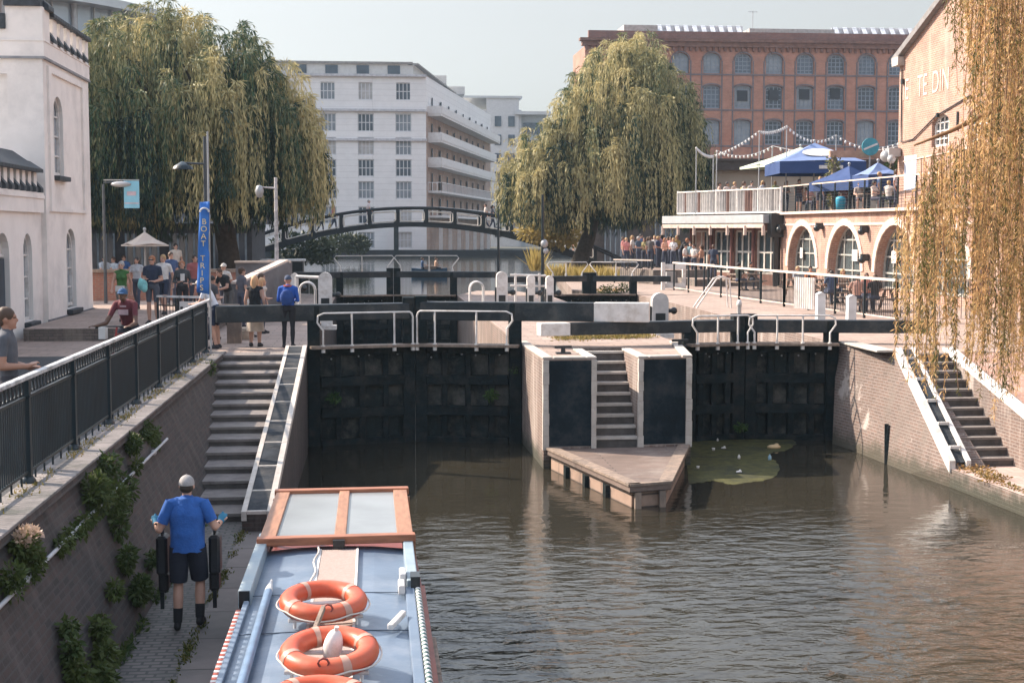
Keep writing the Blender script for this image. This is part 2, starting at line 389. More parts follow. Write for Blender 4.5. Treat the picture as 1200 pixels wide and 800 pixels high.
M_water = watermat('canal_water', (.029, .026, .019), .85, .045)
M_water_up = watermat('upper_water', (.06, .06, .05), .05, .05)
mb = MB(); mb.add([(-12, -60, 0), (40, -60, 0), (40, 62.3, 0), (-12, 62.3, 0)], [(0, 1, 2, 3)]); struct('canal_water', mb, M_water)
mb = MB(); mb.add([(-60, 62.45, ZU), (60, 62.45, ZU), (60, 190, ZU), (-60, 190, ZU)], [(0, 1, 2, 3)]); struct('upper_canal_water', mb, M_water_up)
mb = MB(); mb.add([(-700, -60, -1.2), (700, -60, -1.2), (700, 1500, -1.2), (-700, 1500, -1.2)], [(0, 1, 2, 3)]); struct('canal_bed', mb, mat('mud', (.06, .05, .04)))

# ------------------------------------------------------------------ banks
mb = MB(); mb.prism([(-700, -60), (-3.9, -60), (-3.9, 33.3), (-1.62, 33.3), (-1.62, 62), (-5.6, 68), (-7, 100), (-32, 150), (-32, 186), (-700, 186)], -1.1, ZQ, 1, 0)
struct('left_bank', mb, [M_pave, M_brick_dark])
mb = MB(); mb.add([(-12, 9, ZQ+.004), (-3.92, 9, ZQ+.004), (-3.92, 32.6, ZQ+.004), (-12, 32.6, ZQ+.004)], [(0, 1, 2, 3)]); struct('pavement_shade', mb, mat('shade_toned_paving', (.050, .052, .056), .9, .25, 2, .4, 60, stain=(.075, .074, .074), stains=1.2))  # dark sheet over the paving: the house's shade is put into its colour
mb = MB(); mb.prism([(700, -60), (17, -60), (17, 31.8), (12.05, 31.8), (11.6, 34.7), (11.55, 62), (9.4, 67), (12.8, 100), (34, 150), (34, 186), (700, 186)], -1.1, ZQ, 1, 0)
struct('right_bank', mb, [M_pave, M_brick_quay])
mb = MB(); mb.prism([(-700, 186), (-700, 1500), (700, 1500), (700, 186)], -1.1, 2.2, 1, 0)
struct('far_bank', mb, [mat('far_ground', (.10, .10, .08)), M_brick_dark])
mb = MB(); mb.prism([(-2.8, -60), (-2.06, -60), (-2.06, 22.7), (-2.8, 22.7)], -1.1, ZT, 0); struct('towpath', mb, [M_cobble])
mb = MB(); mb.prism([(-2.06, -60), (-1.66, -60), (-1.66, 21.9), (-2.06, 21.9)], -1.1, ZT+.004, 0); struct('towpath_edge', mb, [M_slab])
# moss and grass in the joint between cobbles and slabs
def tuftstrip(name, pts, spread, n, L, W, m, up_=.6):
    pts = np.array(pts, dtype=float); k = RNG.integers(0, len(pts)-1, n); t = RNG.random(n)[:, None]
    B = pts[k]*(1-t)+pts[k+1]*t+RNG.normal(size=(n, 3))*np.array(spread)
    keep = (np.sin(B[:, 1]*2.1)+np.sin(B[:, 1]*5.3+1)+RNG.normal(size=n)*.7) > .2; B = B[keep]
    D = unit(RNG.normal(size=(len(B), 3))*.6+np.array((0, 0, up_)))
    return tag(leafmesh(name, B, D, L*(.5+RNG.random(len(B))), W, m), kind='stuff')
ML_moss = leafmat('moss_leaf', (.05, .075, .015), (.16, .14, .04), .2)
ML_straw = leafmat('dry_grass', (.30, .22, .08), (.16, .15, .04), .3)
ML_weed = leafmat('weed_leaf', (.035, .065, .02), (.085, .11, .03), .3)
tuftstrip('path_grass', [(-2.08, 13, ZT), (-2.05, 17, ZT), (-2.02, 22, ZT)], (.035, .1, .004), 2600, .05, .02, ML_moss)
tuftstrip('wall_top_moss', [(-3.72, 12.5, 2.45), (-3.72, 33, 2.45)], (.06, .1, .004), 5200, .06, .02, ML_straw)
tuftstrip('wall_foot_moss', [(-2.72, 12, ZT+.03), (-2.74, 22.5, ZT+.03)], (.04, .1, .02), 2200, .08, .03, ML_weed)

# retaining wall with a battered face
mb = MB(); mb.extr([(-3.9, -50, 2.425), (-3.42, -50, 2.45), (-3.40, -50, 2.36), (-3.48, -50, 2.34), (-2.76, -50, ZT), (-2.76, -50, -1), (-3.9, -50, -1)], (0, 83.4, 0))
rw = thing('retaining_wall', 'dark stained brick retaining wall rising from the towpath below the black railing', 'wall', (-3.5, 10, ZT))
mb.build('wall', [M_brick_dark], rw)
mb = MB()
for k in range(22): mb.box(-3.89, -3.40, 11.2+k*1.0+.006, 12.2+k*1.0-.006, 2.44, 2.475)
mb.build('coping', [mat('coping_grit', (.21, .19, .185), .9, .35, 2, .5, 20, stain=(.10, .10, .09), stains=1.5)], rw, bevel=.008)
def onwall(px, py, lift=0):
    d = ray(px, py); o = Vector((0, 0, ZC))     # sight line meets the battered face
    k = .72/1.71; nx, nz = 1, k; t = (-3.48+lift+k*2.34-(o.z*nz))/(d.x*nx+d.z*nz)
    return o+d*t
mb = MB(); mb.tube([onwall(-6, 716, .06), onwall(60, 650, .06), onwall(98, 611, .06)], .022, 6); mb.tube([onwall(100, 609, .06), onwall(150, 560, .06), onwall(196, 514, .06)], .022, 6)
for a in ((30, 679), (122, 586), (180, 530)):
    mb.ell(onwall(*a, .03), .045)
tag(mb.build('wall_pipe', [mat('pipe_grey', (.42, .42, .43), .5, .2)]), 'thin pale grey pipe clipped along the dark retaining wall', 'pipe')

# ------------------------------------------------------------------ stone stairs, left
def stairs(name, label, x0, x1, y0, y1, z0, z1, n, group=None, overlap=.03, skew=0):
    xb = x0
    t = thing(name, label, 'stairs', ((x0+x1)/2, y0, z0), group)
    r = (z1-z0)/n; g = (y1-y0)/n
    for k in range(n):
        w0 = random.uniform(-.006, .006); x0 = xb+skew*k/n
        mb = MB(); ya = y0+k*g; z = z0+(k+1)*r+w0
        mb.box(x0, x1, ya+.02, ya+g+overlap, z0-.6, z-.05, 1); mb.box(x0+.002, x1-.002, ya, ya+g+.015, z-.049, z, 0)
        mb.build('step', [M_tread, M_riser], t)
    return t
stairs('stone_stairs', 'long flight of shallow stone steps climbing beside the dark retaining wall on the left', -3.62, -2.05, 22.7, 33.28, ZT, ZQ+.004, 14)
# sloping parapet beside it: slate panels framed by white painted edges
pw = thing('stair_parapet', 'sloping parapet of dark slate panels framed in white beside the left steps', 'wall', (-1.83, 22, ZT))
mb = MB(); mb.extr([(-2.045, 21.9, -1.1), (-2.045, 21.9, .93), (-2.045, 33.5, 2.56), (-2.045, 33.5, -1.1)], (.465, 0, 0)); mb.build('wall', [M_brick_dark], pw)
def slope(y): return .93+(y-21.9)*1.63/11.6
mb = MB()
for x0, x1 in ((-2.055, -1.975), (-1.665, -1.57)):
    mb.extr([(x0, 21.89, .80), (x0, 21.89, .945), (x0, 33.5, 2.575), (x0, 33.5, 2.43)], (x1-x0, 0, 0))
ys = [21.9, 22.9, 24.2, 25.6, 27.0, 28.4, 29.8, 31.2, 32.6, 33.4]
for y in ys: mb.bar((-1.97, y+.03, slope(y+.03)-.01), (-1.67, y+.03, slope(y+.03)-.01), .075, .05)
mb.build('white_edging', [M_whitewash], pw)
for a, b in zip(ys[:-1], ys[1:]):
    mb = MB(); mb.extr([(-1.972, a+.08, slope(a+.08)-.03), (-1.972, a+.08, slope(a+.08)+.004), (-1.972, b-.02, slope(b-.02)+.004), (-1.972, b-.02, slope(b-.02)-.03)], (.305, 0, 0))
    mb.build('slate_panel', [mat('slate', (.040, .045, .052), .95, .4, 2.5, .3, 40, spec=.08, stain=(.085, .085, .085), stains=2)], pw)

# ------------------------------------------------------------------ right side: wing wall, stairs, landing, ramp
ww = thing('wing_wall', 'sunlit weathered brick wing wall on the right with pale peeling patches', 'wall', (11.6, 31, 0))
top1, top2, low = (11.58, 34.72), (12.03, 31.6), (11.74, 27.9)
mb = MB()
V = [(11.12, 33.6, -1), (11.78, 27.9, -1), (*low, .42), (*top2, ZQ-.01), (*top1, ZQ-.01), (12.5, 27.9, -1), (12.5, 27.9, .42), (12.5, 31.6, ZQ-.01), (12.4, 34.8, ZQ-.01), (12.4, 34.8, -1)]
mb.add(V, [(0, 4, 3), (0, 3, 2), (0, 2, 1), (1, 2, 6, 5), (2, 3, 7, 6), (3, 4, 8, 7), (0, 9, 8, 4), (5, 6, 7, 8, 9)])
M_wing_b = brick('wing_brick', (.165, .108, .088), (.12, .086, .074), (.22, .18, .16), .22, .07, .013, stain=(.42, .36, .33), stains=.55, s0=.60, s1=.645, streak=(.17, .14, .12), tide=(.05, .045, .03))
mb.build('wall', [M_wing_b], ww)
def onwing(px, py):
    a, b, c = Vector(V[0]), Vector(V[3]), Vector(V[2]); n = (b-a).cross(c-a).normalized()
    d = ray(px, py); o = Vector((0, 0, ZC)); t = (a-o).dot(n)/d.dot(n); return o+d*t, n
mb = MB()
for x0, x1 in ((12.0, 12.13), (12.36, 12.46)):
    dx = -.29
    mb.add([(x0, 31.75, ZQ+.13), (x1, 31.75, ZQ+.13), (x1+dx, 27.85, .55), (x0+dx, 27.85, .55), (x0, 31.75, ZQ-.1), (x1, 31.75, ZQ-.1), (x1+dx, 27.85, .3), (x0+dx, 27.85, .3)],
           [(0, 3, 2, 1), (4, 5, 6, 7), (0, 4, 7, 3), (1, 2, 6, 5), (2, 3, 7, 6), (0, 1, 5, 4)])
for k in range(5):
    t = (k+.5)/5; y = 31.75-3.9*t; z = ZQ+.105-1.96*t; x = 12.13-.29*t
    mb.bar((x, y, z), (x+.24, y, z), .06, .06)
mb.build('white_edging', [M_white], ww)
mb = MB(); mb.box(11.6, 12.05, 31.9, 34.68, ZQ-.002, ZQ+.055); mb.build('coping', [M_whitewash], ww, bevel=.02)
mb = MB(); mb.add([(12.12, 31.7, ZQ+.085), (12.37, 31.7, ZQ+.085), (12.08, 27.9, .51), (11.83, 27.9, .51)], [(0, 3, 2, 1)]); mb.build('slate_panel', [MC['slate']], ww)
t = thing('timber_fender', 'dark upright timber fender post fixed to the sunlit brick wing wall', 'post', (11.4, 31.2, 0))
a, n = onwing(1042, 497); b, _ = onwing(1042, 540); mb = MB(); mb.bar(a+Vector((-.06, 0, 0)), b+Vector((-.06, 0, -.4)), .09, .12); mb.build('post', [M_wetwood], t)
tR = stairs('stone_stairs', 'short steep flight of worn stone steps between white edged copings at the right', 12.16, 13.2, 28.1, 31.75, .38, ZQ+.004, 12, skew=.29)
mb = MB(); mb.prism([(11.74, 28.1), (11.9, 24.8), (12.4, 15), (12.8, -60), (13.2, -60), (13.2, 28.1)], -1.1, .38, 1, 0)
struct('lower_landing', mb, [brick('landing_paving', (.46, .34, .30), (.40, .30, .26), (.30, .22, .19), .4, .3, .012, stain=(.34, .26, .22), stains=.8), M_brick_quay])
mb = MB(); mb.add([(13.3, 31.8, ZQ-.01), (17, 31.8, ZQ-.01), (17, 24, .36), (13.3, 24, .36), (13.3, 31.8, -1), (17, 31.8, -1), (17, 24, -1), (13.3, 24, -1)], [(0, 3, 2, 1), (0, 4, 7, 3), (2, 3, 7, 6), (1, 2, 6, 5), (0, 1, 5, 4)])
mb.prism([(13.2, -60), (17, -60), (17, 24), (13.2, 24)], -1, .36); struct('sloping_ramp', mb, [M_brick_pink])
t = thing('stair_side_wall', 'low brick wall with a sloping white coping between the right steps and the brick ramp', 'wall', (13.3, 28, .4))
mb = MB(); mb.extr([(13.19, 31.8, -1), (13.19, 31.8, ZQ+.02), (13.19, 24, .5), (13.19, 24, -1)], (.22, 0, 0)); mb.build('wall', [M_brick_quay], t)
mb = MB(); mb.extr([(13.15, 31.85, ZQ+.03), (13.15, 31.85, ZQ+.12), (13.15, 23.95, .6), (13.15, 23.95, .51)], (.30, 0, 0)); mb.build('coping', [M_white], t, bevel=.02)
mb = MB()
tag(leafcloud('fallen_leaves', [((12.2+.5*random.random()-.3, 27.9-k*.22, .42), (.28, .2, .03)) for k in range(8)]+[((11.98+.1*random.random(), 26.5-k*.4, .40), (.12, .25, .04)) for k in range(8)], 900, .07, .035, leafmat('autumn_leaf', (.35, .2, .07), (.16, .13, .04), .2)), kind='stuff')

# ------------------------------------------------------------------ lock island
li = thing('lock_island', 'sunlit masonry lock island with black front panels, white edges and a central stair', 'lock island', (5.6, 31, 0))
out = [(3.62, 62), (3.62, 35.6), (3.7, 30.9), (4.86, 30.9), (4.86, 33.1), (5.84, 33.1), (5.84, 30.95), (7.05, 31.1), (7.62, 35.2), (7.62, 62), (6.4, 66.5), (4.8, 66.5)]
mb = MB(); mb.prism(out, -1.1, ZQ-.03, 0)
mb.build('masonry', [M_brick_quay], li)
mb = MB(); mb.prism([(p[0]-.0, p[1]) for p in out], ZQ-.03, ZQ, 0); mb.build('paving', [M_plank if False else M_pave], li)
mb = MB()      # kerb of pale stone round the near end
def kerb(p, q, w_=.22, h=.05, off=0):
    p = Vector((*p, ZQ+.025)); q = Vector((*q, ZQ+.025)); d = (q-p).normalized(); nrm = Vector((d.y, -d.x, 0))
    mb.bar(p-nrm*(w_/2-.02), q-nrm*(w_/2-.02), w_, h)
kerb((3.63, 35.5), (3.7, 30.9)); kerb((3.93, 30.9), (4.64, 30.9)); kerb((6.07, 30.97), (6.8, 31.07)); kerb((7.05, 31.1), (7.62, 35.2))
kerb((4.86, 30.9), (4.86, 33.1)); kerb((5.84, 33.1), (5.84, 30.95))
mb.build('kerb', [M_whitewash], li, bevel=.012)
for x0, x1, y in ((3.82, 4.76, 30.9), (5.94, 6.92, 30.97)):
    mb = MB(); a = (x1-x0)*(.15/1.21) if y > 30.95 else 0; mb.add([(x0, y-.008, .5), (x1, y-.008+a, .5), (x1, y-.008+a, ZQ-.03), (x0, y-.008, ZQ-.03), (x0, y+.06, .5), (x1, y+.06+a, .5), (x1, y+.06+a, ZQ-.03), (x0, y+.06, ZQ-.03)], [(0, 1, 2, 3), (0, 3, 7, 4), (1, 5, 6, 2), (3, 2, 6, 7), (0, 4, 5, 1)]); mb.build('black_panel', [M_tar], li)
mb = MB()
for x0, x1, y in ((3.685, 3.815, 30.885), (4.765, 4.875, 30.885), (5.825, 5.935, 30.94), (6.93, 7.06, 31.065)):
    z = .42
    while z < ZQ-.03:        # painted quoin stones, edges a little uneven
        h = random.uniform(.2, .34); e = random.uniform(-.012, .012); mb.box(x0-e*.3, x1+e, y-.02+e*.4, y+.12, z, min(ZQ-.02, z+h-.006)); z += h
mb.build('white_quoins', [M_whitewash], li)
for k in range(9):
    z0 = .45+k*.22; y = 31.05+k*.235
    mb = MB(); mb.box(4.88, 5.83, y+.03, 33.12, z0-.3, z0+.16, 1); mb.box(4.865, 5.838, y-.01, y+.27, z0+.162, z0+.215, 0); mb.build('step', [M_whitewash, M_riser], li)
mb = MB(); mb.box(4.8, 5.9, 33.1, 33.16, ZQ+.002, ZQ+.07)
for k in range(26): mb.box(4.82+k*.041, 4.84+k*.041, 33.07, 33.1, ZQ-.1, ZQ+.04)
mb.build('iron_nosing', [mat('rust_iron', (.12, .10, .09), .7, .3, 8)], li)
plat = [(3.78, 30.84), (4.78, 26.2), (5.62, 26.45), (6.98, 31.0)]
mb = MB(); mb.prism(plat, .32, .45); pl = mb.build('platform_deck', [M_plank], li)
mb = MB()
for a, b, w_ in ((plat[0], plat[1], .26), (plat[1], plat[2], .12), (plat[2], plat[3], .26)):
    p = Vector((*a, .462)); q = Vector((*b, .462)); d = (q-p).normalized(); nn = Vector((-d.y, d.x, 0)); mb.bar(p+nn*(w_/2-.03), q+nn*(w_/2-.03), w_, .05)
mb.build('edge_plank', [M_timber], pl)
ins = [(3.86, 30.8), (4.84, 26.34), (5.55, 26.56), (6.88, 30.95)]
mb = MB(); mb.prism(ins, -1.1, .33); mb.build('platform_side', [brick('side_boards', (.36, .25, .19), (.29, .20, .155), (.12, .09, .075), 2.5, .24, .02, stain=(.16, .12, .10), stains=.9)], li)
for t_ in (.22, .47, .72):
    mb = MB(); a = Vector((*ins[0], 0)).lerp(Vector((*ins[1], 0)), t_); mb.bar((a.x-.0, a.y, -.8), (a.x-.0, a.y, .24), .10, .36); mb.build('fender', [M_wetwood], li)
for a in ((4.95, 26.28), (5.45, 26.42)):
    mb = MB(); mb.bar((a[0], a[1], -.8), (a[0], a[1], .31), .12, .12); mb.build('fender', [M_timber], li)
for px, py, lb in ((660, 414, 'low black iron mooring cleat on the left front corner of the island top'), (797, 406, 'low black iron mooring cleat on the right edge of the island top')):
    p = P(px, py, ZQ+.01); mb = MB(); mb.box(p.x-.17, p.x+.17, p.y-.1, p.y+.1, ZQ+.001, ZQ+.04); mb.cyl(p, p+Vector((0, 0, .13)), .06, .05)
    mb.bar(p+Vector((-.2, 0, .15)), p+Vector((.2, .04, .15)), .07, .06); tag(mb.build('mooring_cleat', [M_black], bevel=.008), lb, 'cleat', 'cleats on the island')
tuftstrip('island_weeds', [(4.7, 36.4, ZQ+.02), (7.3, 37.2, ZQ+.02)], (.1, .35, .01), 2600, .10, .03, ML_straw)

# ------------------------------------------------------------------ lock gates
def leaf(label, hinge, mitre, zb, zw, bz0, bz1, bend, white, rail, grp, extra=0, slant=0):
    h = Vector((*hinge, 0)); m = Vector((*mitre, 0)); d = (m-h).normalized(); n = Vector((-d.y, d.x, 0)); n = n if n.y < 0 else -n   # n: towards the viewer
    L = (m-h).length; t = thing('lock_gate', label, 'lock gate', (h.x, h.y, zw), grp)
    mb = MB()     # frame: heel and mitre posts, rails
    def pt(u, o, z): return Vector((h.x, h.y, z))+d*u+n*o
    for u, zt in ((.16, bz1-.02), (L-.15, bz1+.14)): mb.bar(pt(u, 0, zb), pt(u, 0, zt), .30, .36)
    nz = 5
    for k in range(nz):
        z = zb+.25+(zw-.35-zb)*k/(nz-1); mb.bar(pt(.31, .02, z), pt(L-.3, .02, z), .30, .24)
    for k in range(3): mb.bar(pt(L*(.28+.22*k), .05, zb), pt(L*(.28+.22*k), .05, zw-.1), .14, .22)
    mb.build('gate_frame', [M_wetwood], t, bevel=.015)
    mb = MB(); k = 0; u = .31
    while u < L-.3:
        w_ = min(.2, L-.3-u); mb.bar(pt(u+w_/2, -.06+random.uniform(-.012, .012), zb), pt(u+w_/2, -.06, zw-.04), w_+.002, .08); u += w_
    mb.build('boarding', [M_slime], t)
    mb = MB(); mb.bar(pt(.02, .30, zw), pt(L-.1, .30, zw), .44, .06); mb.build('walkway', [M_timber], t)
    mb = MB()
    for k in (0, 2, 3, 5): mb.ell(pt(.5+(L-1)*k/5+random.uniform(-.1, .1), .14, zw-.22-random.uniform(0, .1)), .024)
    mb.build('bolts', [M_grey], t)
    e = h-d*bend; za, zz = bz0, bz1; mb = MB()
    dirb = d
    a = m-d*.1; hh = zz-za; ww_ = .36
    b1 = e
    if white:
        cut = e+d*white; mb.bar((*a.xy, (za+zz)/2), (*cut.xy, (za+zz)/2), ww_, hh)
    else: mb.bar((*a.xy, (za+zz)/2), (*e.xy, (za+zz)/2), ww_, hh)
    bb = mb.build('balance_beam', [mat('beam_black', (.012, .020, .026), .5, .4, 2, .3, 12, stain=(.055, .055, .055), stains=2.2)], t, bevel=.02)
    if white:
        mb = MB(); mb.bar((*cut.xy, (za+zz)/2), (*e.xy, (za+zz)/2), ww_+.012, hh+.012); mb.build('white_end', [M_white], bb, bevel=.02)
    if rail:
        u0, u1, zr, ups = rail; mb = MB(); o = .46 if not slant else .0; zk = zw; zw = zw if not slant else bz1+.04
        def hook(u, s): return [pt(u, o, zw-.05), pt(u, o, zr-.42), pt(u+s*.14, o, zr-.22), pt(u+s*.12, o, zr-.06), pt(u-s*.02, o, zr)]
        if slant: hook = lambda u, s: [pt(u, o, zw-.05), pt(u, o, zr-.45), pt(u+s*.28, o, zr-.1), pt(u+s*.2, o, zr)]
        if extra: Aa = hook(u0, -1); Bb = [pt(u1, o, zr), pt(u1+.05, o, zr-.04), pt(u1+.08, o, zr-.12), pt(u1+.08, o, zw-.05)]
        else: Aa = hook(u0, -1); Bb = hook(u1, 1)[::-1]
        mb.tube(Aa+Bb, .024, 6)
        for q in ups: mb.tube([pt(u0+(u1-u0)*q, o, zw-.05), pt(u0+(u1-u0)*q, o, zr)], .024, 6)
        for q in [0]+list(ups)+[1]: mb.cyl(pt(u0+(u1-u0)*q+(.08 if extra and q == 1 else 0), o, zw-.12), pt(u0+(u1-u0)*q+(.08 if extra and q == 1 else 0), o, zw+.06), .05)
        zw = zk; mb.build('handrail', [M_white], t)
    return t
gl = 'lower lock gates'; gu = 'upper lock gates'
leaf('black timber lock gate at far left, its balance beam reaching behind the people', (-1.62, 34.85), (1.0, 35.45), -1, ZQ, 3.06, 3.46, 2.2, 0, (.3, 2.45, 3.26, (.33, .82)), gl, 1)
leaf('black timber lock gate with a long white tipped balance beam over the island', (3.62, 34.85), (1.02, 35.45), -1, ZQ, 3.03, 3.49, 3.15, 1.35, (.3, 2.45, 3.28, (.35, .83)), gl, 1)
leaf('black lock gate in the right lock with its beam lying low across the island', (7.64, 34.7), (9.25, 35.0), -1, ZQ, 2.72, 3.02, 3.75, .75, (.2, 1.55, 3.15, (.4, .8)), gl, 0)
leaf('black lock gate in the right lock with a long beam over the right bank', (11.56, 34.6), (9.27, 35.0), -1, ZQ, 2.70, 3.02, 2.2, 0, (.25, 2.1, 3.15, (.36, .7)), gl, 0)
leaf('distant upper lock gate on the left whose beam reaches the left bank', (-1.62, 62.0), (.85, 62.6), -.5, ZQ, 3.2, 3.47, 1.9, 0, (.2, 2.3, 4.15, (.45,)), gu, 0, slant=1)
leaf('distant upper lock gate left of the island with a slanted white rail', (3.62, 62.0), (.87, 62.6), -.5, ZQ, 3.2, 3.47, 1.7, 0, (.2, 2.5, 4.15, (.45,)), gu, 0, slant=1)
leaf('distant upper lock gate right of the island, half hidden by paddle posts', (7.64, 62.0), (9.5, 62.5), -.5, ZQ, 3.0, 3.25, 2.2, 0, (.2, 1.6, 3.85, (.45,)), gu, 0, slant=1)
leaf('distant upper lock gate in front of the golden grasses on the right', (11.56, 62.0), (9.52, 62.5), -.5, ZQ, 3.0, 3.25, 1.5, 0, (.2, 1.8, 3.85, (.45,)), gu, 0, slant=1)
mb = MB(); mb.box(-1.7, 3.7, 62.7, 63.2, -1, 1.6); mb.box(7.5, 11.6, 62.7, 63.2, -1, 1.6); struct('lock_cill', mb, M_brick_dark)

# tufts of weed rooted in the wet gate timbers
for px, py, lb, r in ((576, 463, 'bright green weed tuft growing on the right leaf of the left lower gate', .13), (603, 433, 'small pale weed sprig high on the gate beside the island', .09), (391, 466, 'dark weed cushion on the left leaf of the left lower gate', .12), (868, 500, 'dark weed hanging at the foot of the right lock gate', .12)):
    q = Q(px, py, 34.75 if px < 800 else 34.55); t = thing('gate_weed', lb, 'plant', q); leafcloud('leaves', [(tuple(q), (r*1.4, .08, r))], 160, .08, .035, leafmat('gate_green', (.03, .09, .02), (.10, .17, .04), .3), t, .6, OFF[t.name])
    mb = MB(); mb.tube([q+Vector((0, .12, 0)), q, q+Vector((.05, -.05, -r))], .01, 4); mb.build('stem', [M_moss], t)
# algae and floating litter in the corner of the right lock
mb = MB(); ol = [(809, 513), (840, 511), (880, 512), (912, 513), (930, 515), (932, 521), (921, 527), (906, 530), (902, 536), (911, 541), (913, 551), (903, 560), (880, 565), (857, 567), (838, 563), (820, 565), (806, 560)]
pts = [P(*a, .006) for a in ol]
sm = []
for i in range(len(pts)):
    a, b, c, d = pts[i-1], pts[i], pts[(i+1) % len(pts)], pts[(i+2) % len(pts)]
    for k in range(6):
        t = k/6; q = .5*((2*b)+(c-a)*t+(2*a-5*b+4*c-d)*t*t+(3*b-a-3*c+d)*t**3)+Vector((random.uniform(-.03, .03), random.uniform(-.06, .06), 0)); sm.append((q.x, q.y))
mb.prism(sm, -.01, .008)
tag(mb.build('duckweed', [mat('duckweed', (.072, .072, .020), .9, .55, 5, .8, 140, stain=(.030, .034, .018), stains=1.1)]), kind='stuff')
LIT = [(841, 516, 'white plastic bottle floating upright in the duckweed by the island', .07), (836, 527, 'pale crumpled cup floating near the island wall', .1), (848, 525, 'small white wrapper floating on the duckweed', .09), (866, 537, 'white carton floating amid the duckweed', .1),
       (818, 548, 'white ball of litter floating closest to the platform', .09), (866, 553, 'white cup floating near the front of the duckweed', .1), (902, 538, 'pale blue box floating at the duckweed edge', .12), (884, 513, 'grey bag floating at the back of the duckweed', .2), (907, 524, 'tan plank end floating at the right tip of the duckweed', .25)]
for k, (px, py, lb, r) in enumerate(LIT):
    p = P(px, py, .02); r *= .7; mb = MB()
    if k % 3 == 0: mb.lathe((0, 0, -.02), [(0, 0), (r*.5, .01), (r*.5, r), (r*.2, r*1.4), (r*.2, r*1.6), (0, r*1.6)], 10)
    elif k % 3 == 1: mb.lathe((0, 0, -.02), [(0, 0), (r*.4, 0), (r*.6, r), (r*.5, r), (r*.3, .02)], 10)
    else:
        mb.ell((0, 0, .01), (r, r*.6, r*.35)); mb.ell((r*.4, .02, .03), (r*.4, r*.4, r*.4))
    o = mb.build('floating_litter', [[M_white, mat('litter_blue', (.25, .4, .5), .5), mat('litter_tan', (.5, .36, .2), .7)][0 if k < 6 else (1 if k < 8 else 2)]]); o.location = p; tag(o, lb, 'litter', 'floating litter')
# ------------------------------------------------------------------ black railing on the left wall
M_rail = mat('rail_black', (.005, .016, .023), .4, .3, 3, spec=.5)
M_top = mat('worn_rail_grey', (.50, .50, .50), .45, .25, 5, stain=(.22, .22, .22), stains=4)
rl = thing('iron_railing', 'long black iron railing with a worn grey top rail along the wall above the towpath', 'railing', (-3.82, 20, 2.475))
PY = [11.2, 13.6, 16.0, 18.4, 20.8, 23.2, 25.6, 28.0, 30.4, 32.8]; X = -3.82; zb, zt = 2.475, 3.64
mb = MB(); mb.bar((X, 11.2, zt), (X, 32.85, zt), .085, .05); mb.build('top_rail', [M_top], rl, bevel=.012)
for y in PY:
    mb = MB(); mb.box(X-.045, X+.045, y-.045, y+.045, zb, zt-.03); mb.lathe((X, y, zb), [(.09, 0), (.09, .03), (.06, .07)], 10); mb.box(X-.055, X+.055, y-.055, y+.055, zt-.22, zt-.19); mb.build('post', [M_rail], rl)
for a, b in zip(PY[:-1], PY[1:]):
    mb = MB()
    for z in (zb+.12, zt-.22): mb.bar((X, a+.045, z), (X, b-.045, z), .035, .03)
    k = 1
    while a+k*.088 < b-.06:
        y = a+k*.088; mb.cyl((X, y, zb+.13), (X, y, zt-.21), .0105, n=5); k += 1
        if k % 5 == 0: mb.cyl((X, y, zb-.03), (X, y, zb+.12), .012, n=5)
    mb.build('bars', [M_rail], rl)
    mb = MB(); k = 0
    while a+.1+k*.16 < b-.1:
        y = a+.12+k*.16; mb.tube([(X, y+.065*math.cos(q*PI/5), zt-.115+.065*math.sin(q*PI/5)) for q in range(10)], .010, 4, closed=True)
        mb.bar((X, y+.08, zt-.19), (X, y+.08, zt-.03), .02, .014); k += 1
    mb.build('scroll_frieze', [M_rail], rl)
r2 = thing('iron_railing', 'short return of black railing with a pale top rail beneath the blue flag', 'railing', (-4.6, 35.5, ZQ))
mb = MB(); mb.bar((-5.35, 36, 3.62), (-3.9, 35.2, 3.62), .08, .05); mb.bar((-3.9, 35.2, 3.62), (-3.83, 33.0, 3.62), .08, .05); mb.build('top_rail', [M_top], r2)
mb = MB()
for q in range(19):
    p = Vector((-5.35, 36, ZQ)).lerp(Vector((-3.9, 35.2, ZQ)), q/18); mb.cyl(p, p+Vector((0, 0, 1.17)), .03 if q % 6 == 0 else .01, n=5)
for z in (2.6, 3.4): mb.bar((-5.35, 36, z), (-3.9, 35.2, z), .03, .03)
mb.build('bars', [M_rail], r2)
t = thing('notice_board', 'small black and white patterned notice board fixed to the short railing', 'sign', (-4.5, 35.4, 3.2))
mb = MB(); mb.bar((-4.75, 35.57, 3.33), (-3.98, 35.15, 3.33), .03, .36); mb.build('board', [M_white], t)
mb = MB()
for r in range(3):
    for c in range(9):
        if (r+c) % 2 == 0:
            p = Vector((-4.75, 35.57, 3.2+r*.075)).lerp(Vector((-3.98, 35.15, 3.2+r*.075)), (c+.7)/9.6); mb.obox(p+Vector((-.008, -.02, 0)), .075, .01, .07, math.atan2(-.42, .77))
mb.build('pattern', [M_black], t)

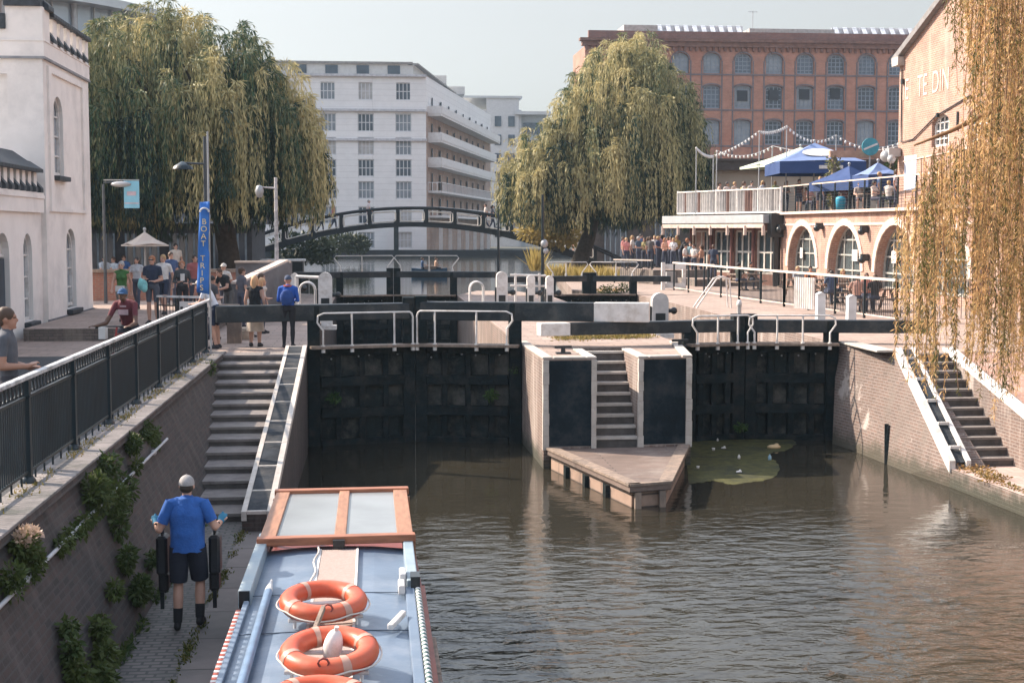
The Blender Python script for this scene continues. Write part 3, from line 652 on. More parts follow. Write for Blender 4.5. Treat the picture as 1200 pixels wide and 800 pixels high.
# ------------------------------------------------------------------ white castellated house
M_stucco = mat('stucco', (.78, .73, .69), .85, .06, 1.2, .25, 60, stain=(.64, .60, .57), stains=.7)
M_recess = mat('stucco_trim', (.66, .64, .62), .85, .08, 1.5)
M_cop = mat('black_coping', (.035, .042, .05), .6, .4, 5, .5, 20)
hs = thing('castellated_house', 'white stucco house with black coped battlements at the left edge', 'house', (-11, 36, ZQ))
TX, TY0, TY1 = -8.0, 36.04, 41.6
mb = MB()
ops = [(2.2, 3.35, 3.2, 5.3, .45), (1.05, 2.15, 6.65, 8.65, .5)]
p = facade(mb, (TX, TY0, 0), (0, 1, 0), TY1-TY0, ZQ, 9.46, ops, .22, 0, 1)
facade(mb, (-16, TY0, 0), (1, 0, 0), 16-8.0, ZQ, 9.46, [(3.0, 7.15, 7.2, 9.05)], .12, 0, 1)
mb.box(-13.05, -8.75, TY0+.12, TY0+.14, 7.1, 9.15)
mb.box(-15.9, TX-.23, TY0+.24, TY1, ZQ, 9.4); mb.box(-16, TX, TY1, TY1+.05, ZQ, 9.46)
mb.box(-16, TX, TY0, TY1, 9.46, 9.47)
mb.box(-16, TX+.05, TY0-.05, TY1, 9.47, 9.84); mb.box(-16, TX+.07, TY0-.07, TY1, 9.84, 9.87)
mb.build('tower_wall', [M_stucco, M_recess], hs)
mb = MB()
for z in (9.45,): mb.box(-16, TX+.075, TY0-.075, TY1+.01, z-.035, z+.02)
mb.build('string_course', [mat('trim_dark', (.25, .25, .26), .8)], hs)
mb = MB()      # battlements: low wall, crenels, black copings
z0, z1 = 9.87, 10.42
mb.box(-16, -9.35, TY0-.03, TY0+.3, z0, z1+.25); mb.box(-9.35, -8.85, TY0-.03, TY0+.3, z0, z0+.25); mb.box(-8.85, TX+.03, TY0-.03, TY0+.3, z0, z1+.25)
mb.box(TX-.3, TX+.03, TY0+.3, TY0+.75, z0, z1+.25)
y = TY0+.75
for k in range(6):
    mb.box(TX-.3, TX+.03, y, y+.38, z0, z0+.12); mb.box(TX-.3, TX+.03, y+.38, y+.80, z0, z1+.12); y += .80
mb.box(TX-.3, TX+.03, y, TY1, z0, z1+.12)
mb.build('battlement', [M_stucco], hs)
mb = MB()
mb.box(-9.95, -9.33, TY0-.12, TY0+.36, z1+.25, z1+.55); mb.box(-9.36, -8.84, TY0-.1, TY0+.3, z0+.25, z0+.62); mb.box(-8.87, -8.0, TY0-.12, TY0+.36, z1+.25, z1+.52)
mb.extr([(TX-.40, TY0+.2, z1+.25), (TX+.14, TY0+.2, z1+.2), (TX+.14, TY0+.2, z1+.33), (TX-.1, TY0+.2, z1+.52), (TX-.40, TY0+.2, z1+.52)], (0, .6, 0))
y = TY0+.8
while y < TY1-.2:
    mb.extr([(TX-.40, y, z1+.12), (TX+.14, y, z1+.1), (TX+.14, y, z1+.2), (TX-.1, y, z1+.36), (TX-.40, y, z1+.36)], (0, .26, 0)); y += .275
mb.build('coping', [M_cop], hs, bevel=.02)
y = TY0+.75
for k in range(6):
    mb = MB(); mb.extr([(TX-.02, y+.02, z0+.12), (TX+.12, y+.02, z0+.02), (TX+.12, y+.02, z0+.12), (TX-.02, y+.02, z0+.32)], (0, .34, 0)); y += .80; mb.build('crenel_sill', [M_cop], hs)
mb = MB(); mb.box(TX-.01, TX+.05, TY0-.05, TY1+.01, ZQ, 3.05); mb.box(-16, TX+.05, TY0-.05, TY0-.001, ZQ, 2.9); mb.build('plinth', [mat('plinth_grey', (.16, .16, .17), .8, .25)], hs)
# raised border of the recessed panel on the tower side
mb = MB(); a0, a1 = TY0+.72, TY0+4.5
for q in ((a0, a1, 9.15, 9.3), (a0, a1, 5.72, 5.8), ): mb.box(TX, TX+.06, q[0], q[1], q[2], q[3])
for q in ((a0-.32, a0), (a1, a1+.32)): mb.box(TX, TX+.06, q[0], q[1], 5.72, 9.3)
mb.build('panel_border', [M_stucco], hs)
# wing
WX = -8.12; WY0 = 17.6
mb = MB()
ops = [(34.15-WY0, 34.98-WY0, 3.12, 5.18, .42), (31.75-WY0, 32.85-WY0, ZQ, 5.2, .5), (29.5-WY0, 30.4-WY0, 3.12, 5.18, .42), (26.6-WY0, 27.5-WY0, 3.12, 5.18, .42)]
facade(mb, (WX, WY0, 0), (0, 1, 0), TY0-WY0-.002, ZQ, 5.68, ops, .2, 0, 1)
mb.box(-15, WX-.22, WY0, TY0-.05, ZQ, 5.66)
mb.box(-15, WX+.09, WY0, TY0-.08, 5.68, 6.16); mb.box(-15, WX+.12, WY0, TY0-.08, 6.02, 6.10)
y = WY0+.05
while y < TY0-.5:
    mb.box(WX-.3, WX+.02, y+.26, y+.56, 6.16, 6.66); y += .56
mb.box(WX-1.2, WX-.35, WY0, TY0-.1, 6.16, 6.9)
mb.build('wing_wall', [M_stucco, M_recess], hs)
y = WY0+.05
while y < TY0-.35:
    mb = MB(); mb.extr([(WX-.3, y+.01, 6.17), (WX+.12, y+.01, 6.17), (WX+.12, y+.01, 6.27), (WX-.1, y+.01, 6.52), (WX-.3, y+.01, 6.52)], (0, .24, 0)); y += .56; mb.build('crenel_sill', [M_cop], hs)
mb = MB(); y = WY0
while y < TY0-.9:
    mb.extr([(WX-.4, y, 6.66), (WX+.16, y, 6.64), (WX+.16, y, 6.72), (WX-.45, y, 7.15), (WX-.6, y, 7.15)], (0, .27, 0)); y += .285
mb.extr([(WX-.4, y, 6.66), (WX+.16, y, 6.64), (WX+.16, y, 6.72), (WX-.15, y, 6.92), (WX-.3, y, 6.92)], (0, .4, 0))
mb.bar((WX-.5, 30, 7.62), (WX-.5, 33.9, 7.50), .1, .07)
for yy in (30.6, 32.2, 33.5): mb.bar((WX-.5, yy, 7.1), (WX-.5, yy, 7.6), .2, .22)
mb.build('coping', [M_cop], hs)
M_wing = [M_white, glass('house_glass', (.22, .25, .29), .1)]
me1 = wmesh(winmesh(.83, 2.06, .42, 2, 4, .08, .04), 'sash_window', M_wing); me2 = wmesh(winmesh(1.1, 2.0, .45, 2, 4, .08, .04), 'tower_window', M_wing)
for yc in (34.565, 29.95, 27.05): place_win(hs, me1, 0, (WX-.14, yc, 3.12), (0, 1))
place_win(hs, me2, 0, (TX-.14, TY0+2.775, 3.25), (0, 1)); place_win(hs, me2, 0, (TX-.14, TY0+1.6, 6.65), (0, 1))
for yc, x, z, w_ in ((34.565, WX, 3.1, 1.0), (29.95, WX, 3.1, 1.0), (TY0+2.775, TX, 3.18, 1.35), (TY0+1.6, TX, 6.63, 1.3)): mb = MB(); mb.box(x-.05, x+.16, yc-w_/2, yc+w_/2, z-.12, z); mb.build('window_sill', [M_cop], hs, bevel=.02)
dr = MB(); dr.box(WX-.16, WX-.1, 31.8, 32.8, ZQ+.02, 4.62); dr = dr.build('door', [mat('door_navy', (.02, .035, .055), .4)], hs)
mb = MB(); mb.ell((WX-.07, 32.65, 3.45), .04); mb.build('handle', [M_grey], dr)
mb = MB(); mb.box(WX-.19, WX-.12, 31.76, 32.84, 4.66, 4.72); mb.box(WX-.2, WX-.16, 31.76, 32.84, 4.72, 5.2); mb.build('fanlight', [M_white], hs)

HSC = 1.125
OFF0 = OFF[hs.name].copy(); piv = Vector((0, 0, 5.25)); done = set()
def scaled(o):
    for c in children(o):
        if c.location.length > 1e-6: c.location = (c.location+OFF0-piv)*HSC+piv-OFF0; c.scale = (HSC,)*3; continue
        if c.data.name not in done:
            done.add(c.data.name)
            for v in c.data.vertices: v.co = (v.co+OFF0-piv)*HSC+piv-OFF0
            if c.data.uv_layers:
                for d_ in c.data.uv_layers[0].data: d_.uv = d_.uv*HSC
        scaled(c)
scaled(hs)
# ------------------------------------------------------------------ office block with a curved glass top, behind
ob = thing('office_block', 'pale office block with a curved glazed top floor above the left willow', 'building', (-18, 92, ZQ))
mb = MB(); arcp = [(-33+17.8*math.sin(a), 110-18*math.cos(a)) for a in [PI*.03*k for k in range(0, 17)]]
poly = arcp+[(-33, 128), (-60, 128), (-60, 92)]
mb.prism(poly, 0, 17.0); mb.build('wall', [mat('panel_grey', (.42, .42, .43), .7, .1, .5)], ob)
mb = MB(); mb.prism([(x*1-.1, y+.1) for x, y in poly], 17.0, 20.2); mb.build('glass_band', [mat('sky_glass', (.30, .36, .42), .1, .2, .3, spec=1)], ob)
for k in range(1, 17):
    mb = MB(); x, y = arcp[k]; mb.cyl((x, y, 17), (x, y, 20.2), .07 if k % 3 else .22, n=6); mb.build('mullion', [M_grey], ob)
mb = MB(); big = [(-33+19*math.sin(a), 110-19.2*math.cos(a)) for a in [PI*.03*k for k in range(0, 17)]]
mb.prism(big+[(-33, 129), (-61, 129), (-61, 90.8)], 20.2, 20.75); mb.build('roof', [mat('roof_silver', (.45, .47, .49), .35, .1, .5, metal=.5)], ob)

# ------------------------------------------------------------------ white apartment block
ap = thing('apartment_block', 'large pale apartment block with stacked balconies beyond the footbridge', 'building', (0, 190, 2))
M_ap = brick('pale_render', (.72, .715, .71), (.70, .695, .69), (.58, .575, .57), 80, .75, .03, off=0, stain=(.62, .62, .625), stains=.1, mul=.15)
A = Vector((6.86, 185, 0)); X0 = -26; B = Vector((20.2, 246, 0)); zt = 25.0
rows = [(21.9, 2.25, 1.75), (17.9, 2.3, 2.0), (14.9, 2.25, 2.0), (12.15, 2.2, 2.0), (9.3, 2.25, 2.0), (6.1, 2.2, 2.0), (2.95, 2.1, 2.0)]
cols = [Q(473, 200, 185).x, Q(429, 200, 185).x]; cols += [cols[1]-(cols[0]-cols[1])*k for k in (1, 2, 3, 4, 5)]
ops = []; wins = []
for zc_, h, wd in rows:
    for cx in cols:
        ops.append((cx-wd/2-X0, cx+wd/2-X0, zc_-.0, zc_+h)); wins.append((cx, zc_, wd, h))
mb = MB(); facade(mb, (X0, 185, 0), (1, 0, 0), A.x-X0, 1.2, zt, ops, .3, 0, 0)
mb.prism([(X0, 185.32), (A.x-.2, 185.32), (B.x-.2, B.y), (X0, 251)], 1.2, zt-.2)
mb.build('front_wall', [M_ap], ap)
mb = MB(); s_ = B-A; mb.add([A+Vector((0, 0, 1.2)), B+Vector((0, 0, 1.2)), B+Vector((0, 0, 20.5)), A+Vector((0, 0, 20.5))], [(0, 1, 2, 3)], 0)
mb.add([A+Vector((0, 0, 20.5)), B+Vector((0, 0, 20.5)), B+Vector((0, 0, zt)), A+Vector((0, 0, zt))], [(0, 1, 2, 3)], 1)
mb.build('side_wall', [brick('buff_brick', (.42, .29, .22), (.36, .25, .20), (.35, .3, .26), 1.2, .4, .05, stain=(.26, .19, .16), stains=.3, s0=.45, s1=.6), M_ap], ap)
Mw = [mat('frame_white', (.55, .56, .58), .5, .05), glass('far_glass', (.05, .07, .095), .12, .6)]
Mwv = [Mw, [Mw[0], glass('far_glass_pale', (.20, .23, .26), .2, .5)], [Mw[0], mat('curtain', (.42, .41, .40), .6, .3, .8)]]
mes = {(h, k): wmesh(winmesh(wd, h, 0, 4, 2, .12, .1), 'far_window', Mwv[k]) for _, h, wd in rows for k in range(3)}
for cx, z, wd, h in wins: place_win(ap, mes[h, random.choice((0, 0, 0, 1, 1, 2))], 0, (cx, 185.2, z), (1, 0))
mb = MB()
for z, d_ in ((20.6, .35), (16.85, .3), (25.0, .45)): mb.box(X0, A.x+.1, 185-d_, 185.3, z-.15, z+.15)
for cx in cols:
    for z, h, wd in rows[1:2]: mb.box(cx-wd/2-.5, cx+wd/2+.5, 184.8, 185, z+h+.25, z+h+.5)
mb.build('string_course', [mat('course_grey', (.45, .45, .47), .8)], ap)
mb = MB(); mb.box(X0, A.x-2.2, 187, 240, 25, 26.7); mb.prism([(A.x-2.2, 187), (A.x-1.6, 187), (B.x-3, 250), (A.x-2.2, 250)], 25, 26.6)
mb.box(5, 11, 214, 222, 26.6, 28.2); mb.box(11, 14.5, 226, 236, 26.6, 27.8)
mb.build('penthouse', [mat('penthouse_grey', (.50, .49, .47), .7, .1)], ap)
mb = MB(); mb.box(X0-.3, A.x-1.6, 186.6, 240, 26.7, 26.95)
mb.extr([(A.x-1.6, 186.7, 26.6), (A.x-.9, 186.7, 26.6), (A.x-.9, 186.7, 26.8), (A.x-1.6, 186.7, 26.8)], (B.x-A.x-2, 62, 0)); mb.build('roof', [mat('roof_dark', (.22, .21, .2), .7)], ap)
for k in range(6):
    mb = MB(); x = -18+k*4; mb.box(x, x+1.6, 186.9, 186.99, 25.2, 26.5); mb.build('penthouse_window', [Mw[1]], ap)
sd = s_.normalized(); on = Vector((sd.y, -sd.x, 0))
for k, z in enumerate((20.3, 16.9, 13.7, 10.4, 7.2)):
    a = A+sd*1.2; b = A+s_*.90 if k else A+s_*.98; o = on*1.8; mb = MB(); mb.extr([a+Vector((0, 0, z-.28)), b+Vector((0, 0, z-.28)), b+o+Vector((0, 0, z-.28)), a+o+Vector((0, 0, z-.28))], (0, 0, .28))
    sl_ = mb.build('balcony', [mat('slab_white', (.62, .61, .60), .8, .1)], ap); mb = MB()
    for q, r in ((a+o, b+o), (a, a+o)):
        if k < 3: mb.bar(q+Vector((0, 0, z+.5)), r+Vector((0, 0, z+.5)), .12, 1.0)
        else:
            mb.bar(q+Vector((0, 0, z+1.05)), r+Vector((0, 0, z+1.05)), .12, .1); n_ = max(3, int((r-q).length/.8))
            for i in range(n_+1): pp = q.lerp(r, i/n_); mb.bar(pp+Vector((0, 0, z)), pp+Vector((0, 0, z+1.05)), .1, .1)
    mb.build('parapet', [MC['slab_white']], sl_)
    for i in range(9):
        c = a+(b-a)*((i+.5)/9)+on*.03; mb = MB(); mb.bar(c+Vector((0, 0, z+.05)), c+Vector((0, 0, z+2.3)), .12, 2.2 if i % 2 else 1.3); mb.build('balcony_door', [Mw[1]], ap)
for i in range(7):
    c = A+s_*((i+.5)/8); mb = MB(); mb.bar(c+on*1.2+Vector((0, 0, 1.2)), c+on*1.2+Vector((0, 0, 5.6)), .5, .5); mb.build('column', [MC['slab_white']], ap)
gb = thing('apartment_block', 'grey block with a projecting flat roof peeping out behind the balconies', 'building', (26, 270, 2))
mb = MB(); mb.box(17, 27.5, 265, 290, 0, 27.5); mb.box(21, 27.0, 264.6, 265, 0, 29.6); mb.build('wall', [mat('block_grey', (.46, .46, .47), .8, .08)], gb)
mb = MB(); mb.box(26.2, 33.0, 264, 290, 26.6, 27.2); mb.box(16.5, 27.6, 264.3, 290, 29.6, 30.0); mb.build('roof', [MC['roof_silver']], gb)
for k in range(7):
    mb = MB()
    for x in (22.5, 25): mb.box(x, x+1.2, 264.4, 264.58, 4+k*3.4, 5.9+k*3.4)
    mb.box(28, 32, 265.5, 266, 4+k*3.2, 6+k*3.2); mb.build('window', [Mw[1]], gb)
mb = MB(); mb.box(27.5, 32.2, 266, 290, 0, 26.6); mb.build('glazed_wing', [mat('glass_wing', (.35, .40, .44), .25, .15)], gb)

# ------------------------------------------------------------------ red brick warehouse
wh = thing('brick_warehouse', 'long red brick warehouse with rows of arched windows behind the terrace', 'building', (42, 150, 2))
X0, X1, Yw = 22.3, 64.5, 150
W0 = Q(834, 100, Yw).x; dx = Q(870.6, 100, Yw).x-W0
cols = [W0+dx*k for k in range(-3, 10) if X0+1 < W0+dx*k < X1-1.2]
rows = [(21.85, 2.15, .75), (18.15, 2.5, .3), (14.35, 2.65, .3), (9.9, 2.7, .3), (5.6, 2.7, .3)]
ops = [(cx-.93-X0, cx+.93-X0, z, z+h, r) for z, h, r in rows for cx in cols]
mb = MB(); facade(mb, (X0, Yw, 0), (1, 0, 0), X1-X0, 1.5, 24.6, ops, .35, 0, 0, 8)
mb.box(X0, X1, Yw+.4, Yw+9, 1.5, 24.6); mb.add([(X0, Yw, 1.5), (X0, Yw+.4, 1.5), (X0, Yw+.4, 24.6), (X0, Yw, 24.6)], [(0, 3, 2, 1)])
M_wh = brick('warehouse_brick', (.39, .19, .138), (.33, .165, .122), (.36, .22, .16), .45, .15, .018, stain=(.30, .11, .07), stains=.08)
mb.build('wall', [M_wh], wh)
mb = MB()
for z, h, d_ in ((24.6, .5, .35), (25.1, .28, .6)): mb.box(X0-d_, X1, Yw-d_, Yw+.5, z, z+h)
k = X0
while k < X1: mb.box(k, k+.25, Yw-.22, Yw-.001, 24.15, 24.6); k += .62
mb.build('cornice', [mat('cornice_brick', (.17, .095, .075), .8, .3, 2)], wh)
mb = MB(); mb.box(X0+.4, X1, Yw+.3, Yw+.8, 25.38, 26.25); mb.build('parapet', [brick('parapet_brick', (.24, .11, .09), (.2, .10, .085), (.2, .15, .13), .45, .15, .02)], wh)
mb = MB()
for z in (21.72, 18.0, 14.2): mb.box(X0, X1, Yw-.08, Yw+.1, z-.07, z+.07)
for cx in cols:
    for sx in (-1.1, 1.1): mb.box(cx+sx-.07, cx+sx+.07, Yw-.06, Yw+.1, 1.5, 23.2)
mb.build('pipe_grid', [mat('iron_grey', (.13, .12, .13), .6)], wh)
for z, h, r in rows[:3]:
    for cx in cols:
        mb = MB(); pts = [(cx-1.0*math.cos(PI*k/8), Yw-.05, z+h-r+(r+.1)*math.sin(PI*k/8)) for k in range(9)]
        for a, b in zip(pts[:-1], pts[1:]): mb.bar(a, b, .12, .14)
        mb.build('window_arch', [MC['iron_grey']], wh)
Mww = [mat('wh_frame', (.20, .24, .29), .5, .1), glass('wh_glass', (.10, .13, .17), .15, .6)]
Mwb = [Mww[0], glass('wh_dark', (.025, .03, .04), .3, .4)]
for ri, (z, h, r) in enumerate(rows):
    mev = [wmesh(winmesh(1.86, h, r, 4, 5, .16, .09, seg=8), 'warehouse_window', q) for q in (Mww, [Mww[0], glass('wh_pale', (.24, .27, .30), .2, .5)], [Mww[0], glass('wh_deep', (.04, .055, .075), .12, .7)])]
    for cx in cols: place_win(wh, random.choice(mev), 0, (cx, Yw+.25, z), (1, 0))
for cx, z in ((cols[4], 19.0), (cols[6], 19.2), (cols[7], 19.3), (cols[5], 19.1)):
    mb = MB(); mb.box(cx-.55, cx+.55, Yw+.12, Yw+.2, z, z+1.1); mb.build('open_casement', [Mwb[1]], wh)
def rooflight(xa, xb):
    mb = MB(); n = int((xb-xa)/.95); mb.box(xa, xb, Yw+3, Yw+4, 26.2, 26.5)
    for k in range(n):
        x = xa+(k+.2)*(xb-xa)/n; mb.extr([(x, Yw+2.5, 26.4), (x+.5, Yw+2.5, 26.4), (x+.5, Yw+3.4, 27.25), (x, Yw+3.4, 27.25)], (0, .15, .12))
    mb.box(xa, xb, Yw+3.42, Yw+3.5, 26.4, 27.3); mb.build('rooflight', [mat('rooflight_white', (.65, .66, .68), .4)], wh)
rooflight(Q(775, 40, Yw).x, Q(880, 40, Yw).x); rooflight(Q(986, 40, Yw).x, Q(1086, 40, Yw).x)
mb = MB(); mb.box(Q(735, 40, Yw).x, Q(775, 40, Yw).x, Yw+2, Yw+8, 26.2, 27.1); mb.box(Q(884, 40, Yw).x, Q(985, 40, Yw).x, Yw+2, Yw+9, 26.2, 26.9); mb.build('roof_hut', [mat('hut_grey', (.4, .38, .36), .7)], wh)
mb = MB(); q = Q(882, 32, Yw+3); mb.cyl((q.x, q.y, 26.5), (q.x, q.y, 28.9), .04); mb.bar((q.x-.5, q.y, 28.8), (q.x+.5, q.y, 28.8), .05, .05)
mb.build('aerial', [M_grey], wh)

# ------------------------------------------------------------------ dark sheds behind the willows
def shed(label, x0, x1, y, h, doors, m, roofz=1.2):
    t = thing('market_hall', label, 'building', ((x0+x1)/2, y, ZQ)); mb = MB(); mb.box(x0, x1, y, y+9, ZQ, h); mb.build('wall', [m], t)
    mb = MB(); mb.extr([(x0-.4, y-.4, h), (x0-.4, y+4.5, h+roofz), (x0-.4, y+9.4, h)], (x1-x0+.8, 0, 0)); mb.build('roof', [mat('slate_roof', (.07, .075, .085), .7)], t)
    for k in range(doors):
        x = x0+(x1-x0)*(k+.5)/doors; mb = MB(); mb.box(x-.8, x+.8, y-.06, y-.002, ZQ+.3, h-.5); o = mb.build('window', [Mw[1]], t)
        mb = MB()
        for q in (-.8, -.4, 0, .4, .8): mb.box(x+q-.05, x+q+.05, y-.12, y-.061, ZQ+.25, h-.5)
        mb.build('frame', [mat('shed_frame', (.20, .25, .29), .6)], o)
shed('low dark market hall with pale window bars under the left willow', -26, -6.2, 74, 5.6, 9, mat('shed_dark', (.06, .06, .065), .9, .3))
shed('low dark market hall half hidden behind the right willow', 16.5, 36, 108, 7.4, 5, mat('shed_brown', (.07, .06, .055), .9, .3))

bk_ = thing('shade_block', 'unseen brown brick block added beyond the left edge of view to shade the willow', 'building', (-31, 74, ZQ))  # out of view, added to throw shade on the left willow and plaza
mb = MB(); facade(mb, (-23, 62, 0), (0, 1, 0), 24, ZQ, 21.5, [(2+k*3.6, 3.6+k*3.6, 4+j*3.6, 6.2+j*3.6) for k in range(6) for j in range(5)], .2, 0, 0); mb.box(-42, -23.3, 62, 86, ZQ, 21.4); mb.build('wall', [M_brick_pink], bk_)
mb = MB(); mb.box(-42.3, -22.7, 61.7, 86.3, 21.5, 22.1); mb.build('parapet', [MC['cornice_brick']], bk_)
me = wmesh(winmesh(1.6, 2.2, 0, 2, 3, .1, .06), 'window', Mw)
for k in range(6):
    for j in range(5): place_win(bk_, me, 0, (-23.12, 62+2.8+k*3.6, 4+j*3.6), (0, 1))
# ------------------------------------------------------------------ iron footbridge
br = thing('footbridge', 'black arched iron footbridge with cream edged panels over the canal', 'bridge', (2.7, 98, ZU))
def zb_(x): return 5.66-1.47*((x-2.77)/9.37)**2
XS = [-11+.5*k for k in range(0, 58)]
Mi = mat('bridge_black', (.012, .017, .022), .5, .3, 2)
for y0 in (98.0, 101.0):
    mb = MB(); v = []
    for x in XS:
        th = .32+.06*abs(x-2.6)/8; v += [(x, y0, zb_(x)-th/2), (x, y0+.2, zb_(x)-th/2), (x, y0+.2, zb_(x)+th/2), (x, y0, zb_(x)+th/2)]
    f = [(4*i+a, 4*i+b, 4*i+4+b, 4*i+4+a) for i in range(len(XS)-1) for a, b in ((0, 1), (1, 2), (2, 3), (3, 0))]+[(0, 3, 2, 1), tuple(4*(len(XS)-1)+q for q in range(4))]
    mb.add(v, f); mb.build('girder', [Mi], br)
    mb = MB(); mb.tube([(x, y0+.1, zb_(x)+1.14) for x in XS], .10, 6); mb.build('top_rail', [Mi], br)
    px = -10
    while px < 15.6:
        mb = MB(); mb.box(px-.11, px+.11, y0+.02, y0+.18, zb_(px), zb_(px)+1.1); mb.build('post', [Mi], br)
        if px+1.95 < 15.6:
            mb = MB(); a, b = px+.16, px+1.79; c = .16
            L = []
            for cx, cz, a0 in ((b-c, .92-c, 0), (a+c, .92-c, 90), (a+c, .24+c, 180), (b-c, .24+c, 270)):
                for q in range(4): an = math.radians(a0+q*30); xx = cx+c*math.cos(an); L.append((xx, y0-.01, zb_(xx)+cz+c*math.sin(an)))
            mb.tube(L, .032, 5, closed=True); mb.build('panel_frame', [mat('bridge_cream', (.60, .56, .50), .6, .2)], br)
        px += 1.95
mb = MB(); v = []
for x in XS: v += [(x, 98.2, zb_(x)+.02), (x, 101, zb_(x)+.02), (x, 101, zb_(x)+.1), (x, 98.2, zb_(x)+.1)]
mb.add(v, f); mb.build('deck', [M_pave], br)
mb = MB(); mb.box(-14, -7.0, 97.9, 101.4, ZU-1, 3.0); mb.build('abutment', [M_brick_dark], br); mb = MB(); mb.box(13.6, 18, 97.9, 101.4, ZU-1, 3.0); mb.build('abutment', [M_brick_dark], br)
t = thing('quay_wall', 'long dark quay wall at the waterline beyond the footbridge', 'wall', (4, 184, ZU))
mb = MB(); mb.box(-31, 30, 183.2, 184.4, 1, 2.75); mb.build('wall', [mat('quay_black', (.012, .016, .02), .9)], t)
# ------------------------------------------------------------------ canal-side pub: arches, glazed bar, roof terrace
pb = thing('canal_pub', 'pink brick canal-side pub with tall arches, glazed bar front and roof terrace', 'pub', (21, 62, ZQ))
TF = 6.15
A = Vector((20.5, 70.5, 0)); Bv = Vector((21.45, 49.4, 0)); U = (Bv-A).normalized(); LW = (Bv-A).length
def onw(y): return (70.5-y)/abs(U.y)
ops = [(onw(c)-2.0, onw(c)+2.0, ZQ+.35, 5.5, 2.0) for c in (67.3, 61.8, 56.3, 51.6)]
mb = MB(); facade(mb, A, U, LW, ZQ, TF, ops, .55, 0, 0, 14)
I = Vector((-U.y, U.x, 0))
mb.prism([((A+I*.6).x, A.y), ((Bv+I*.6).x, Bv.y), (40, 49.4), (40, 78), (17.9, 78)], ZQ-.5, TF-.12)
mb.build('brick_wall', [M_brick_pink], pb)
mb = MB()
mb.bar(A+Vector((-.05, 0, TF-.05)), Bv+Vector((-.05, 0, TF-.05)), .35, .12); mb.bar(A+Vector((0, 0, TF-.62)), Bv+Vector((0, 0, TF-.62)), .08, .1)
for c in (67.3, 61.8, 56.3, 51.6):
    u = onw(c); pts = [A+U*(u-2.13*math.cos(PI*k/14))+Vector((-.02, 0, 3.5+2.13*math.sin(PI*k/14))) for k in range(15)]
    for a, b in zip(pts[:-1], pts[1:]): mb.bar(a, b, .06, .3)
mb.build('stone_trim', [mat('pale_trim', (.62, .48, .40), .85, .2, 3)], pb)
me = wmesh(winmesh(4.0, 2.72, 2.0, 4, 4, .1, .07, seg=14), 'arch_window', [mat('arch_frame', (.38, .37, .34), .5), glass('arch_glass', (.06, .075, .08), .12)])
for c in (67.3, 61.8, 56.3, 51.6): place_win(pb, me, 0, A+U*onw(c)+I*.42+Vector((0, 0, ZQ+.36)), U)
for c, s in ((61.3, .7), (57.0, .6), (68.2, .4)): mb = MB(); q = A+U*onw(c)+I*.3+Vector((0, 0, 3.9)); mb.bar(q, q+Vector((0, 0, .5)), .03, s); mb.build('window_poster', [M_white], pb)
for y, z in ((69.8, 5.4), (64.5, 5.45), (59.1, 5.3), (59.0, 4.1)): mb = MB(); q = A+U*onw(y); mb.obox(q+Vector((-.18, 0, z)), .3, .26, .3); mb.ell(q+Vector((-.3, 0, z-.1)), .16); mb.build('wall_lamp', [M_black], pb)
mb = MB(); mb.prism([((A+I*.02).x, A.y), ((Bv+I*.02).x, Bv.y), (40, 49.4), (40, 78), (17.9, 78), (18.0, 77)], TF-.11, TF); mb.build('terrace_deck', [M_plank], pb)
# glazed bar front
C = Vector((17.75, 78.2, 0)); D = Vector((20.42, 70.7, 0)); V_ = (D-C).normalized(); J = Vector((-V_.y, V_.x, 0)); LB = (D-C).length
mb = MB(); n = 4; bw = LB/n
ops = [(bw*k+.16, bw*(k+1)-.10, 3.0, 5.25) for k in range(n)]
facade(mb, C, V_, LB, ZQ, TF-.12, ops, .15, 0, 0); mb.build('bar_wall', [mat('bar_wood', (.20, .10, .075), .7, .3, 4)], pb)
me = wmesh(winmesh(bw-.26, 2.25, 0, 3, 2, .10, .10), 'bar_window', [mat('bar_frame', (.50, .47, .43), .6), glass('bar_glass', (.03, .045, .05), .1)])
for k in range(n): place_win(pb, me, 0, C+V_*(bw*(k+.5)+.03)+J*.1+Vector((0, 0, 3.0)), V_)
cn = MB(); o = -J*1.3; a = C-V_*1.2; b = D+V_*.1
cn.extr([a+o+Vector((0, 0, 5.62)), b+o*.75+Vector((0, 0, 5.62)), b+J*.1+Vector((0, 0, 5.62)), a+J*.1+Vector((0, 0, 5.62))], (0, 0, .42)); cn = cn.build('canopy', [mat('canopy_grey', (.38, .39, .40), .7, .15, 2)], pb, bevel=.02)
mb = MB(); mb.bar(a+o*.96+Vector((0, 0, 5.48)), b+o*.72+Vector((0, 0, 5.48)), .06, .2)
M_brk = mat('bracket_pink', (.55, .44, .38), .7); mb.build('canopy_fascia', [M_brk], cn)
for k in range(7): mb = MB(); q = a.lerp(b, k/6)+o*(.94-.2*k/6); mb.bar(q+Vector((0, 0, 5.0)), q+Vector((0, 0, 5.5)), .14, .14); mb.build('canopy_bracket', [M_brk], cn)
for k in range(5):
    mb = MB(); q = C.lerp(D, k/4)-J*.12; mb.cyl(q+Vector((0, 0, ZQ)), q+Vector((0, 0, 5.5)), .09); mb.build('column', [mat('column_red', (.16, .07, .06), .6)], pb)
mb = MB(); q = D+V_*.25-J*.3; mb.bar(q+Vector((0, 0, 4.9)), q+Vector((0, 0, 6.1)), .7, .7); mb.bar(q+Vector((0, 0, ZQ)), q+Vector((0, 0, 4.9)), .22, .22); mb.build('corner_post', [M_black], pb)
